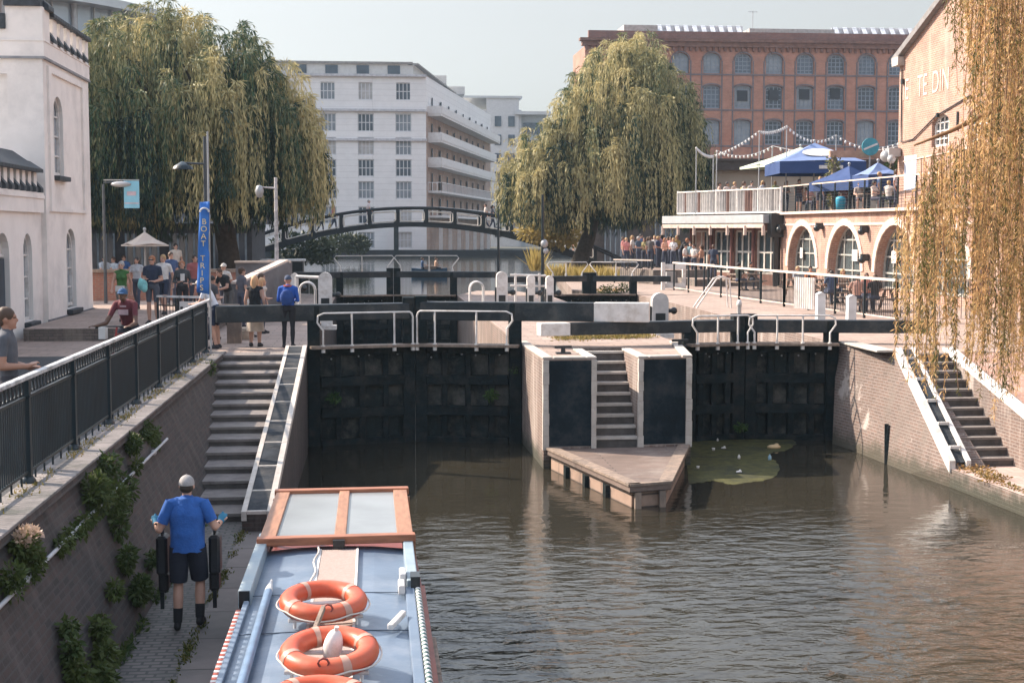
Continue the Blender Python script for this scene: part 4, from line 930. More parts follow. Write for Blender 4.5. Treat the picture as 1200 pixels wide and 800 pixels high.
# white plank fence on the bar roof
fc = thing('plank_fence', 'whitewashed plank fence on the roof of the glazed bar', 'fence', (19, 74, TF))
F0 = C-V_*.9-J*.4; F1 = D+V_*.5-J*.15; L = (F1-F0).length; mb = MB(); k = 0
pls = [mat('plank_white', (.60, .57, .54), .8, .2, 3), mat('plank_grey', (.40, .38, .37), .8, .2, 3), mat('plank_brown', (.26, .16, .13), .8)]
u = 0
while u < L-.2:
    w_ = random.uniform(.16, .26); q = F0+(F1-F0)*((u+w_/2)/L); mb.bar(q+Vector((0, 0, TF+.03)), q+Vector((0, 0, TF+1.18+random.uniform(-.02, .02))), w_-.02, .04, random.choice((0, 0, 0, 1, 1, 2))); u += w_+.015
mb.build('planks', pls, fc)
mb = MB(); mb.bar(F0+Vector((0, 0, TF+1.22))-J*.05, F1+Vector((0, 0, TF+1.22))-J*.05, .12, .07); mb.bar(F0+Vector((0, 0, TF+.03))-J*.05, F1+Vector((0, 0, TF+.03))-J*.05, .12, .09)
for k in range(6): q = F0.lerp(F1, k/5)-J*.05; mb.bar(q+Vector((0, 0, TF)), q+Vector((0, 0, TF+1.3)), .1, .1)
mb.build('frame', [M_white], fc)
tr = thing('terrace_railing', 'dark post railing with pale handrail and mesh along the pub roof terrace', 'railing', (21, 60, TF))
mb = MB(); R0 = A+I*.15; R1 = Bv+I*.15; mb.bar(R0+Vector((0, 0, TF+1.3)), R1+Vector((0, 0, TF+1.3)), .1, .06); mb.build('handrail', [mat('rail_tan', (.50, .42, .36), .6)], tr)
mb = MB()
for k in range(13): q = R0.lerp(R1, k/12); mb = MB(); mb.bar(q+Vector((0, 0, TF)), q+Vector((0, 0, TF+1.28)), .06, .06); mb.build('post', [M_rail], tr)
mb = MB()
for k in range(9): z = TF+.12+k*.13; mb.cyl(R0+Vector((0, 0, z)), R1+Vector((0, 0, z)), .007, n=4)
for k in range(2): pass
mb.build('wires', [M_rail], tr)
# gabled brick building at the right
dg_ = thing('gabled_building', 'tall sunlit pink brick gabled building with faded white lettering at the right', 'building', (22, 50, ZQ))
GX = 21.95; G0 = 58.3; Gc = 44.0; G1 = 29.7; ze = 12.3; zr = 17.6
mb = MB(); ops = [(G0-54.7, G0-53.0, 8.5, 9.75, .35), (G0-51.2, G0-49.6, 8.5, 9.75, .35), (G0-47, G0-45.4, 8.5, 9.75, .35)]
facade(mb, (GX, G0, 0), (0, -1, 0), G0-G1, ZQ, ze, ops, .3, 0, 0)
mb.add([(GX, G0, ze), (GX, G1, ze), (GX, Gc, zr)], [(0, 1, 2)], 0)
mb.add([(GX, G0, ZQ), (40, G0, ZQ), (40, G0, ze), (GX, G0, ze)], [(0, 1, 2, 3)]); mb.box(GX+.35, 40, G1+.05, G0-.05, ZQ, ze-.02)
mb.build('brick_wall', [M_brick_pink], dg_)
mb = MB(); mb.extr([(GX-.25, G0+.35, ze-.12), (GX-.25, Gc, zr-.02), (GX-.25, Gc, zr+.25), (GX-.25, G0+.35, ze+.14)], (18, 0, 0)); mb.extr([(GX-.25, G1-.35, ze-.12), (GX-.25, Gc, zr-.02), (GX-.25, Gc, zr+.25), (GX-.25, G1-.35, ze+.14)], (18, 0, 0))
mb.build('roof', [mat('gable_slate', (.20, .19, .19), .7)], dg_)
mb = MB(); mb.obox((GX-.1, G0-.15, ze-.05), .35, .7, .35); mb.build('kneeler', [M_whitewash], dg_)
me = wmesh(winmesh(1.7, 1.25, .35, 4, 4, .1, .05), 'gable_window', [M_white, glass('gable_glass', (.05, .06, .07), .15)])
for yc in (53.85, 50.4, 46.2): place_win(dg_, me, 0, (GX+.2, yc, 8.5), (0, -1))
mp_ = mat('faded_paint', (.58, .47, .41), .9, .2, 5, stain=(.42, .28, .22), stains=2.5)
for s, y0 in (('IE', 57.55), ('TE', 55.75), ('DIN', 53.9), ('AL', 49.7)):
    text(s, 1.25, mp_, dg_, frameM((GX-.012, y0, 11.0), (0, -1, 0), (0, 0, 1)), sx=.78, ext=.006)
mb = MB(); mb.box(GX-.02, GX-.004, 56.2, 57.5, 6.9, 8.3); mb.build('mural_patch', [mat('mural_blue', (.50, .56, .66), .9, .3, 1.5, stain=(.72, .66, .62), stains=1.2)], dg_)
mb = MB(); mb.tube([(GX-.05, 57.9, 11.9), (GX-.05, 57.85, 8.9), (GX-.05, 56.5, 8.95), (GX-.05, 54.2, 9.7), (GX-.05, 51, 10.2)], .03, 5); mb.obox((GX-.06, 57.8, 11.4), .1, .18, .2); mb.obox((GX-.06, 54.0, 9.72), .1, .16, .16); mb.box(GX-.06, GX-.005, 52.1, 52.2, 9.0, 9.7)
mb.build('cable', [M_black], dg_)
mb = MB(); mb.obox((GX-.3, 58.1, 8.5), .5, .5, .35); mb.ell((GX-.55, 58.2, 8.35), .25); mb.ell((GX-.5, 57.7, 8.2), .18); mb.build('floodlight', [M_grey], dg_)
mb = MB(); mb.bar((GX-.01, 57.7, 8.1), (GX-.01, 49, 8.35), .06, .05); mb.build('ledge', [mat('pale_trim', ())], dg_)

# beige rendered wall and dark roof behind the terrace
t = thing('rendered_wall', 'plain beige rendered wall behind the terrace below the warehouse', 'wall', (24, 88, ZQ))
mb = MB(); mb.box(20.8, 34, 86, 92, ZQ, 8.9); mb.build('wall', [mat('beige_render', (.36, .30, .24), .85, .12, .8)], t)
mb = MB(); mb.box(20.4, 34.2, 85.5, 92.2, 8.9, 9.45); mb.box(20.3, 34.3, 85.4, 92.3, 9.45, 9.6); mb.build('eaves', [mat('eaves_dark', (.07, .055, .05), .7)], t)

# ------------------------------------------------------------------ terrace umbrellas, pergola, sign, festoon lights
def umbrella(name, label, c, z_eave, z_top, half, m, val=0, mv=None, rz=.3, mast=True, grp=None):
    t = thing(name, label, 'umbrella', c, grp, rz); mb = MB(); n = 4
    r = half*math.sqrt(2); zt_ = z_top-c[2]; ze_ = z_eave-c[2]
    cn = [Vector((r*math.cos(PI/4+k*PI/2), r*math.sin(PI/4+k*PI/2), ze_)) for k in range(4)]
    for k in range(4):
        a, b = cn[k], cn[(k+1) % 4]; mid = (a+b)/2+Vector((0, 0, .06)); tp = Vector((0, 0, zt_)); g = [a.lerp(tp, .5)-Vector((0, 0, .05)), mid.lerp(tp, .5)-Vector((0, 0, .12)), b.lerp(tp, .5)-Vector((0, 0, .05))]
        mb.add([a, mid, b, g[0], g[1], g[2], tp], [(0, 1, 4, 3), (1, 2, 5, 4), (3, 4, 6), (4, 5, 6)], 0)
    o = link('canopy', mb.mesh('canopy'), [m], t); o.modifiers.new('thick', 'SOLIDIFY').thickness = .02
    if val:
        mb = MB()
        for k in range(4): a, b = cn[k], cn[(k+1) % 4]; mb.add([a, b, b-Vector((0, 0, val)), a-Vector((0, 0, val))], [(0, 1, 2, 3)])
        v_ = link('valance', mb.mesh('valance'), [mv or m], t); v_.modifiers.new('thick', 'SOLIDIFY').thickness = .015
    mb = MB(); mb.cyl((0, 0, 0), (0, 0, zt_+.12), .04); mb.ell((0, 0, zt_+.1), .07)
    for k in range(4): mb.cyl((0, 0, ze_-.1), cn[k], .015, n=5)
    mb.obox((0, 0, .05), .6, .6, .1); link('mast', mb.mesh('mast'), [M_grey], t)
    return t
M_blue = mat('parasol_blue', (.15, .21, .38), .8, .1); M_navy = mat('valance_navy', (.025, .055, .16), .8, .1); M_green = mat('parasol_pale', (.58, .66, .50), .8, .08); M_cream = mat('parasol_cream', (.50, .43, .38), .85, .1)
g_ = 'terrace umbrellas'
q = Q(954, 195, 72)
u1 = umbrella('terrace_umbrella', 'large blue umbrella with a white oval emblem and navy valance on the terrace', (q.x, 72, TF), 8.7, 9.75, 2.15, M_blue, .6, M_navy, -.10, grp=g_)
mb = MB(); pts = []
for k in range(20):
    x = .85*math.cos(2*PI*k/20); y = -1.2+.42*math.sin(2*PI*k/20); pts.append((x, y-.01, 9.75-TF-1.05*abs(y)/2.15+.04))
mb.add(pts, [tuple(range(20))])
o = link('emblem', mb.mesh('emblem'), [M_white], u1); o.modifiers.new('thick', 'SOLIDIFY').thickness = .03
mb = MB(); mb.box(-.2, 1.0, -2.19, -2.17, 8.33-TF, 8.5-TF); link('valance_stripe', mb.mesh('valance_stripe'), [M_white], u1)
q = Q(938, 190, 76); umbrella('terrace_umbrella', 'pale green umbrella behind the large blue one at the left of the terrace', (q.x, 76, TF), 8.75, 9.75, 2.5, M_green, .12, None, .12, grp=g_)
q = Q(1014, 195, 63.5); umbrella('terrace_umbrella', 'small blue umbrella at the right of the terrace near the brick gable', (q.x+.6, 63.5, TF), 7.75, 8.35, .85, M_blue, .55, M_navy, .1, grp=g_)
q = Q(985, 225, 66); umbrella('terrace_umbrella', 'low navy umbrella between the pergola posts on the terrace', (q.x+.4, 66, TF), 7.5, 8.3, 1.3, M_navy, .4, M_navy, .5, grp=g_)
pg = thing('pergola', 'timber pergola beam on posts wrapped in climbing plants on the terrace', 'pergola', (22.5, 67, TF)); y_ = 67.0
a = Q(972, 178, y_); b = Q(1062, 180, y_); mb = MB(); mb.bar((a.x, y_, 8.9), (b.x, y_, 8.9), .25, .32); mb.build('beam', [mat('pergola_wood', (.40, .25, .18), .8)], pg)
for px in (977, 1045):
    x = Q(px, 200, y_).x; mb = MB(); mb.box(x-.1, x+.1, y_-.1, y_+.1, TF, 8.74); mb.build('post', [MC['pale_timber']], pg)
    leafcloud('climber', [((x, y_, z), (.32, .32, .4)) for z in (6.8, 7.4, 8.0, 8.5)], 500, .18, .09, ML_weed if px > 1000 else leafmat('pale_climber', (.25, .22, .10), (.12, .13, .05), .3), pg, off=OFF[pg.name])
t = thing('round_sign', 'tilted round teal sign with a pale band above the pergola', 'sign', (0, 0, 0)); c = Q(1020, 172, 66.7); t.location = c; OFF[t.name] = c
mb = MB(); Mr = Matrix.Rotation(.3, 3, 'Y'); mb.cyl((0, -.03, 0), (0, .03, 0), .42, n=24); link('disc', mb.mesh('disc'), [mat('sign_teal', (.05, .27, .33), .5)], t)
mb = MB(); mb.bar((-.34, -.045, -.14), (.34, -.045, .14), .02, .09); link('band', mb.mesh('band'), [M_white], t); mb = MB(); mb.cyl((0, .06, -3.0), (0, .06, 0), .04); link('pole', mb.mesh('pole'), [M_grey], t)
def festoon(label, pts, m, sag=.5):
    t = thing('string_lights', label, 'string lights', pts[0], 'string lights over the terrace'); mb = MB(); bl = MB()
    for a, b in zip(pts[:-1], pts[1:]):
        a = Vector(a); b = Vector(b); L = [a.lerp(b, k/14)-Vector((0, 0, sag*4*(k/14)*(1-k/14))) for k in range(15)]
        mb.tube(L, .012, 4)
        for q in L[::1]: bl.ell(q-Vector((0, 0, .08)), (.055, .055, .085), nu=6, nv=4)
    mb.build('wire', [M_grey], t); bl.build('bulbs', [M_white], t)
    for a in pts: mb = MB(); mb.cyl((a[0], a[1], TF), a, .03, n=6); mb.build('pole', [M_grey], t)
festoon('string of white bulbs rising from the left end of the terrace', [Q(816, 172, 76), Q(836, 182, 76), Q(890, 153, 72), Q(922, 147, 72)], 0, .15)
festoon('string of white bulbs drooping behind the large blue umbrella', [Q(922, 147, 72.3), Q(980, 158, 72), Q(1058, 165, 70)], 0, .5)
festoon('string of white bulbs crossing low in front of the warehouse', [Q(840, 176, 77), Q(905, 171, 75), Q(1060, 170, 66)], 0, .4)

# ------------------------------------------------------------------ right bank fence, boards, posts
def fence(label, pts, zt_=1.3, bars=False, mh=None, step=2.2):
    t = thing('quay_fence', label, 'fence', (*pts[0], ZQ), 'quay fences on the right bank'); mb = MB(); bm = MB()
    for a, b in zip(pts[:-1], pts[1:]):
        a = Vector((*a, ZQ)); b = Vector((*b, ZQ)); L = (b-a).length; n = max(1, round(L/step)); up_ = Vector((0, 0, zt_))
        mb.bar(a+up_, b+up_, .16, .07); mb.bar(a+up_*.1, b+up_*.1, .03, .03)
        for k in range(n+1): q = a.lerp(b, k/n); pm = MB(); pm.bar(q, q+up_*.98, .07, .07); pm.build('post', [M_rail], t)
        if bars:
            m_ = int(L/.13)
            for k in range(m_): q = a.lerp(b, k/m_); bm.cyl(q+up_*.1, q+up_*.97, .011, n=4)
    mb.build('handrail', [mat('handrail_pale', (.62, .53, .46), .6, .15)], t); 
    if bars: bm.build('bars', [M_rail], t)
fence('quay fence with a broad pale handrail running towards the standing drinkers', [(14.15, 66.3), (14.75, 56.5)]); fence('quay fence whose thin bars enclose the outdoor tables', [(14.75, 56.5), (15.15, 51.5), (15.95, 42.2), (21.4, 41.5)], bars=True)
fence('far quay fence in front of the drinkers under the willow', [(Q(720, 310, 76).x, 76), (Q(764, 310, 74).x, 74)], 1.25, True)
t = thing('white_panel', 'white barred panel tied to the quay fence beside the tables', 'panel', (15.1, 52, ZQ)); a = P(931, 364, ZQ+.1); b = P(954, 366, ZQ+.1); mb = MB()
mb.bar(a+Vector((0, 0, .62)), b+Vector((0, 0, .62)), .05, 1.05); mb.build('panel', [M_white], t); mb = MB()
for k in range(9): q = a.lerp(b, (k+.5)/9)+Vector((-.04, -.02, .1)); mb.cyl(q, q+Vector((0, 0, 1.05)), .012, n=4)
mb.build('ribs', [M_grey], t)
t = thing('barrier_gate', 'white barred timber barrier with a grey box beside the far quay fence', 'barrier', (14, 66, ZQ)); a = Q(776, 330, 67); b = Q(803, 330, 66.5); mb = MB()
for z in (ZQ+.1, ZQ+1.0): mb.bar((a.x, 67, z+.1), (b.x, 66.5, z+.1), .06, .24)
for x in (a.x, b.x): mb.box(x-.08, x+.08, 66.7, 66.9, ZQ, ZQ+1.3)
mb.build('frame', [M_white], t); mb = MB(); mb.box(a.x+.2, a.x+.62, 66.9, 67.2, ZQ+.3, ZQ+.85); mb.build('box', [M_grey], t)
def hoop(label, pts, grp='ladder rails'):
    mb = MB()
    for L in pts: mb.tube(L, .03, 6)
    return tag(mb.build('ladder_rail', [M_white]), label, 'rail', grp)
def hoop_at(px, py, s, lab):
    p = P(px, py, ZQ); L = []
    for dy in (0, .5): L.append([p+Vector((-.55*s, dy, 0)), p+Vector((0.05, dy, .85*s)), p+Vector((.22*s, dy, .92*s)), p+Vector((.42*s, dy, .85*s)), p+Vector((.48*s, dy, .0))])
    return hoop(lab, L)
hoop_at(838, 361, 1.25, 'pair of white ladder rails at the far edge of the right lock')
def arch_at(px, py, Y, r, h, lab):
    p = Q(px, py, Y); return hoop(lab, [[p+Vector((-r, 0, -.2))]+[p+Vector((-r*math.cos(PI*k/8), 0, h-r+r*math.sin(PI*k/8))) for k in range(9)]+[p+Vector((r, 0, -.2))], [p+Vector((-r, .4, -.2))]+[p+Vector((-r*math.cos(PI*k/8), .4, h-r+r*math.sin(PI*k/8))) for k in range(9)]+[p+Vector((r, .4, -.2))]])
arch_at(360, 352, 44, .24, .55, 'white hooped ladder rail on the left lock edge beside the man in blue')
arch_at(559, 352, 46, .22, .6, 'white hooped ladder rail on the left edge of the island')
def post(label, px, pyb, w_, h, round_=True, m=None, name='bollard', cat='bollard', grp='white lock posts'):
    p = P(px, pyb, ZQ); t = thing(name, label, cat, p, grp); mb = MB()
    if round_:
        mb.lathe((0, 0, 0), [(w_*.5, 0), (w_*.5, h*.8), (w_*.62, h*.82), (w_*.62, h*.9), (w_*.45, h*.98), (0, h)], 14)
    else: mb.box(-w_/2, w_/2, -w_/2, w_/2, 0, h*.92); mb.extr([(-w_/2-.02, -w_/2-.02, h*.92), (w_/2+.02, -w_/2-.02, h*.92), (0, -w_/2-.02, h)], (0, w_+.04, 0))
    link('shaft', mb.mesh('shaft'), [m or M_white], t); mb = MB(); mb.obox((0, 0, .03), w_*1.5, w_*1.5, .06); link('base', mb.mesh('base'), [M_riser], t); return t
M_pb = mat('post_pale_blue', (.55, .58, .60), .6, .15)
post('pale square post left of the two beside the outdoor tables', 961, 381, .24, 1.0, False, M_pb); post('pale square post right of the two beside the outdoor tables', 997, 383, .24, .95, False, M_pb)
post('short white bollard at the end of the right lock handrail', 866, 392, .12, .95)
# paddle gear stands: tall white posts with rounded hoods
def paddle(label, px, pyt, Y, w_, h, m=None, spindle=1):
    q = Q(px, pyt, Y); t = thing('paddle_gear', label, 'paddle gear', (q.x, Y, q.z-h), 'paddle gear posts by the locks'); mb = MB()
    mb.box(-w_/2, w_/2, -.14, .14, 0, h-w_/2); mb.cyl((0, -.144, h-w_/2), (0, .144, h-w_/2), w_/2*.999, n=20); link('post', mb.mesh('post'), [m or M_white], t)
    mb = MB(); mb.box(-w_*.62, -w_*.5-.002, -.1, .1, h*.35, h*.7); mb.cyl((w_*.5, 0, h*.6), (w_*.5+.18*spindle, 0, h*.6), .06); mb.ell((w_*.5+.18*spindle, 0, h*.6), .1); mb.box(-w_*.3, w_*.3, -.165, -.141, h*.2, h*.55); link('gear', mb.mesh('gear'), [M_black], t)
    mb = MB(); mb.obox((0, 0, .06), w_*1.6, .5, .12); link('base', mb.mesh('base'), [M_white], t)
    return t
paddle('white paddle gear post on the left side of the left lock', 381, 319, 44, .42, 1.75); paddle('white paddle gear post behind the long beam, leftmost on the island', 588, 318, 46, .36, 1.7)
paddle('white paddle gear post beside the black lamp post on the island', 622, 322, 47, .26, 1.5); paddle('slim white paddle gear post between lamp post and grasses', 644, 323, 46, .24, 1.4)
paddle('stout white and black paddle gear post right of the white beam end', 773, 343, 39, .46, 1.25, mat('gear_grey', (.45, .45, .45), .5, .2)); paddle('small white paddle post beside the man in the blue jacket', 345, 320, 46, .24, 1.2)
t = thing('crossbar', 'horizontal white tube between two paddle posts on the left quay', 'rail', Q(364, 323, 45)); a = Q(347, 324, 45); b = Q(374, 325, 44.6); mb = MB(); mb.cyl(a, b, .05); mb.cyl(a, a+Vector((0, 0, -1.2)), .04); mb.build('bar', [M_white], t)
mb = MB()
for z in (0, -.35): mb.cyl(Q(598, 322, 47)+Vector((0, 0, z)), Q(640, 323, 47)+Vector((0, 0, z)), .035)
for px in (604, 632): q = Q(px, 322, 47); mb.cyl(q+Vector((0, 0, .05)), q+Vector((0, 0, -1.4)), .04)
tag(mb.build('crossbar', [M_white]), 'pair of horizontal white tubes between the island paddle posts', 'rail')

# ------------------------------------------------------------------ lamps, flags, signs
def lamp(label, px, pyt, pyb, Y, r, heads, m=None, cat='street lamp', name='street_lamp'):
    a = Q(px, pyt, Y); b = Q(px, pyb, Y); zb0 = min(b.z, ZQ); t = thing(name, label, cat, (a.x, Y, zb0)); mb = MB(); o = Vector((a.x, Y, zb0)); h = a.z-zb0
    mb.cyl((0, 0, 0), (0, 0, h), r*1.2, r*.8, n=8); mb.lathe((0, 0, 0), [(r*2.2, 0), (r*2.2, .25), (r*1.3, .5)], 10); link('column', mb.mesh('column'), [m or M_rail], t)
    for hx, hy, kind in heads:
        q = Q(hx, hy, Y)-o; mb = MB(); mb.cyl((0, 0, q.z+.05), (q.x, 0, q.z+.08), r*.5, n=6); link('arm', mb.mesh('arm'), [m or M_rail], t); mb = MB()
        if kind == 'hood': mb.lathe((q.x, 0, q.z-.12), [(.33, 0), (.30, .08), (.18, .16), (.05, .24), (0, .25)], 12)
        elif kind == 'flat': mb.ell((q.x, 0, q.z), (.36, .15, .1))
        else: mb.lathe((q.x, 0, q.z-.3), [(0, 0), (.1, .02), (.16, .25), (.1, .42), (0, .46)], 8)
        link('lamp_head', mb.mesh('lamp_head'), [M_grey if kind in ('flat', 'lantern') else M_rail], t)
    return t
lamp('grey street lamp with a flat head beside the white house', 121, 216, 400, 50, .055, [(142, 216, 'flat')], mat('lamp_grey', (.06, .07, .08), .5))
lamp('dark lamp post with a black hooded lamp in front of the left willow', 240, 160, 360, 46, .075, [(214, 194, 'hood')], mat('lamp_grey', ()))
lamp('pale sticker-covered pole with a small hanging lantern', 323, 208, 315, 52, .07, [(304, 222, 'lantern')], mat('pole_pale', (.50, .48, .48), .7, .35, 5, stain=(.10, .11, .12), stains=1.5))
lamp('thin black lamp column on the island below the footbridge', 584, 250, 352, 58, .05, [])
t_ = lamp('black lamp column with a round fitting right of the paddle posts', 636, 228, 355, 50, .055, [])
mb = MB(); mb.ell((.06, 0, 2.35), (.13, .12, .16)); mb.ell((.1, 0, 2.1), .11); link('fitting', mb.mesh('fitting'), [M_grey], t_)
t = thing('hanging_sign', 'small pale blue banner sign hanging beside the street lamp', 'sign', Q(154, 228, 50)); a = Q(145, 212, 50); b = Q(163.5, 244, 50); mb = MB(); mb.box(a.x, b.x, 49.98, 50.02, b.z, a.z); mb.build('panel', [mat('sign_blue', (.20, .46, .60), .6, .1)], t)
for q in ((.1, .5, .36), (.02, .78, .74)): mb = MB(); mb.box(a.x+q[0], b.x-q[0], 49.972, 49.979, a.z-q[1], a.z-q[2]); mb.build('stripe', [mat('sign_pink', (.45, .38, .44), .6)], t)
mb = MB(); mb.bar((Q(121, 212, 50).x, 50.05, a.z+.03), (b.x, 50.05, a.z+.03), .04, .04); mb.build('arm', [M_grey], t)
# blue feather flag BOAT TRIPS on its pole
fl = thing('flag_banner', 'tall blue banner flag reading BOAT TRIPS in yellow letters on a thin pole', 'flag', (Q(243, 400, 33.5).x, 33.5, ZQ)); Y = 33.5
mb = MB(); a = Q(244.5, 236, Y); mb.cyl((a.x, Y, ZQ), (a.x, Y, a.z+1.6), .022, n=8); mb.build('pole', [M_grey], fl)
fl2 = [(230.5, 342), (234, 237), (245.5, 236), (245, 345)]; q = [Q(x, y, Y-.03) for x, y in fl2]; mb = MB(); n = 12
V = []
for k in range(n+1):
    l = q[1].lerp(q[0], k/n); r_ = q[2].lerp(q[3], k/n)
    for j in range(5): p_ = l.lerp(r_, j/4); V.append(p_+Vector((0, .03*math.sin(k*.9+j*.8), 0)))
mb.add(V, [(k*5+j, (k+1)*5+j, (k+1)*5+j+1, k*5+j+1) for k in range(n) for j in range(4)], 0, True); o = mb.build('cloth', [mat('flag_blue', (.035, .16, .50), .7, .2, 2)], fl); o.modifiers.new('thick', 'SOLIDIFY').thickness = .012
for k, ch in enumerate('BOAT TRIPS'):
    if ch == ' ': continue
    pk = Q(239.2-k*.33, 260+k*8.6, Y-.085); text(ch, .185, mat('letter_yellow', (.75, .58, .28), .6), fl, frameM(pk, (1, 0, 0), (0, 0, 1)), 'letter', .003)
mb = MB(); c = Q(239.5, 247, Y-.08); mb.tube([c+Vector((.10*math.cos(PI*k/8), 0, .09*math.sin(PI*k/8)-.03)) for k in range(9)], .022, 5); mb.build('emblem', [M_white], fl)

# ------------------------------------------------------------------ left plaza: walls, umbrella, planters, boat
t = thing('low_wall', 'low terracotta brick wall behind the people on the left', 'wall', (-8, 52, ZQ)); mb = MB(); mb.box(-11.2, -3.6, 52, 52.4, ZQ, 3.75); mb.build('wall', [brick('terracotta', (.36, .15, .10), (.3, .13, .1), (.3, .22, .18))], t); mb = MB(); mb.box(-11.3, -3.5, 51.9, 52.5, 3.75, 3.86); mb.build('coping', [M_timber], t)
t = thing('ramp_parapet', 'dark grey stone parapet with a pale coping ramping up behind the beam', 'wall', (-4, 49, ZQ)); a = Q(268, 300, 50); b = Q(338, 306, 47); c = Q(280, 330, 45)
mb = MB(); p1, p2 = Q(338, 307, 47), Q(282, 333, 43.5)
mb.extr([(p1.x, p1.y, ZQ), (p1.x, p1.y, p1.z), (p2.x, p2.y, p2.z), (p2.x, p2.y, ZQ)], (-.35, .3, 0)); p3 = Q(276, 306, 47.6)
mb.extr([(p1.x, p1.y, ZQ), (p1.x, p1.y, p1.z-.02), (p3.x, p3.y, p1.z-.02), (p3.x, p3.y, ZQ)], (.1, .35, 0)); mb.build('wall', [mat('parapet_stone', (.13, .13, .14), .85, .25, 2, .3, 20)], t)
mb = MB(); mb.bar(p1+Vector((-.15, .1, .04)), p2+Vector((-.15, .1, .04)), .30, .07); mb.bar(p1+Vector((.05, .15, .0)), Vector((p3.x, p3.y, p1.z+.0)), .22, .06); mb.build('coping', [mat('coping_tan', (.55, .46, .40), .8, .2)], t)
q = Q(170, 300, 55.5); umbrella('cafe_umbrella', 'cream cafe umbrella under the left willow', (q.x, 55.5, ZQ), 4.70, 5.2, .68, M_cream, .05, None, .5)
t = thing('timber_chock', 'tan timber chock under the end of the left balance beam', 'block', P(275, 395, ZQ)); mb = MB(); q = Q(271, 362, 36.2); mb.box(q.x-.3, q.x+.2, 36.0, 36.3, 3.0, 3.4); mb.box(q.x-.1, q.x+.25, 36.02, 36.28, ZQ, 3.0); mb.build('post', [M_timber], t)
t = thing('rope_coil', 'loose heap of pale rope on the paving below the balance beam', 'rope', P(290, 396, ZQ)); mb = MB(); c = P(283, 396, ZQ+.03)
for k in range(6): mb.tube([c+Vector((math.cos(a*PI/6)*(.3-.03*k)+.03*k, math.sin(a*PI/6)*(.2+.02*k), .05*k)) for a in range(12)], .03, 5, closed=True)
mb.build('coil', [mat('rope_tan', (.50, .42, .34), .9)], t)
# small craft on the upper canal
t = thing('small_boat', 'small blue boat with two people seen beyond the upper lock gates', 'boat', Q(503, 311, 104)); p = Q(503, 311, 104); t.location = (p.x, 104, ZU); OFF[t.name] = Vector((0, 0, 0)); mb = MB()
V = []
for k in range(7):
    x = -1.3+2.6*k/6; w_ = .55*math.sqrt(max(.05, 1-(x/1.4)**2))
    V += [(x, -w_, .45+.1*abs(x)), (x, -w_*.6, -.1), (x, w_*.6, -.1), (x, w_, .45+.1*abs(x)), (x, 0, .3)]
mb.add(V, [(5*k+a, 5*k+5+a, 5*k+5+(a+1) % 5, 5*k+(a+1) % 5) for k in range(6) for a in range(5)]+[(0, 1, 2, 3, 4), (34, 33, 32, 31, 30)]); link('hull', mb.mesh('hull'), [mat('boat_blue', (.05, .12, .22), .5)], t)
mb = MB(); mb.box(-.35, .5, -.3, .3, .4, .7); link('seat', mb.mesh('seat'), [M_timber], t)
t = thing('moored_boat', 'dark moored boat low under the far left of the footbridge', 'boat', (0, 0, 0)); p = Q(343, 318, 80); t.location = (p.x, 80, ZU); mb = MB(); mb.box(-2.2, .9, -1, 1, 0, .8); mb.box(-2, .6, -.8, .8, .8, 1.6); link('hull', mb.mesh('hull'), [M_black], t); mb = MB(); mb.box(-2.05, .7, -.85, .85, 1.6, 1.7); link('roof', mb.mesh('roof'), [M_white], t)
mb = MB(); mb.extr([(2.6, 182.6, 2.0), (2.6, 182.6, 6.6), (3.2, 182.6, 6.6), (3.2, 182.6, 2.0)], (0, .5, 0)); tag(mb.build('mooring_pile', [M_wetwood]), 'dark upright mooring pile in front of the pale apartment block', 'pile')

# ------------------------------------------------------------------ narrowboat
nb = thing('narrowboat', 'blue narrowboat with a timber framed canopy moored along the towpath', 'boat', (-.47, 12, 0)); cx = -.47
M_roof = mat('roof_blue', (.115, .16, .225), .38, .14, 1.5, .15, 8, stain=(.17, .21, .27), stains=1.3); M_pale = mat('pale_blue_rail', (.22, .29, .34), .5, .15, 3, stain=(.30, .34, .36)); M_rust = mat('gunwale_red', (.20, .045, .035), .5, .25, 3); M_wood = mat('varnished_wood', (.30, .115, .06), .45, .3, 3, .2, 20, stretch=(1, 6, 6)); M_wood2 = mat('varnished_post', (.31, .15, .085), .5, .3, 3, stretch=(6, 1, 6))
prof = [(-.80, -.5), (-1.02, .2), (-1.05, .78), (-1.0, .80)]
mb = MB(); ys_ = [2, 17.5, 19.5, 20.6, 21.5, 22.1, 22.35]; ws = [1, 1, .97, .85, .6, .3, .06]; V = []
for y, w_ in zip(ys_, ws):
    lift = .25*max(0, (y-19)/3.3)**2
    ring = [(cx+x*w_, y, z+(lift if z > .5 else 0)) for x, z in prof]+[(cx-x*w_, y, z+(lift if z > .5 else 0)) for x, z in prof[::-1]]; V += ring
nR = 8; mb.add(V, [(k*nR+j, (k+1)*nR+j, (k+1)*nR+(j+1) % nR, k*nR+(j+1) % nR) for k in range(len(ys_)-1) for j in range(nR)]+[tuple(range(nR)), tuple(range((len(ys_)-1)*nR, len(ys_)*nR))[::-1]])
mb.build('hull', [M_rust], nb)
mb = MB(); V = []
for y in (2, 17.25): V += [(cx-.97, y, .8), (cx-.87, y, 1.36), (cx-.45, y, 1.40), (cx, y, 1.415), (cx+.45, y, 1.40), (cx+.87, y, 1.36), (cx+.97, y, .8)]
mb.add(V, [(j, 7+j, 8+j, j+1) for j in range(6)]+[tuple(range(7))[::-1], tuple(range(7, 14))]); mb.build('cabin', [M_roof], nb)
for y in (13.55, 15.0, 11.6): mb = MB(); mb.bar((cx-.86, y, 1.392), (cx, y, 1.418), .014, .008); mb.bar((cx, y, 1.418), (cx+.86, y, 1.392), .014, .008); mb.build('roof_seam', [mat('seam_dark', (.08, .11, .15), .6)], nb)
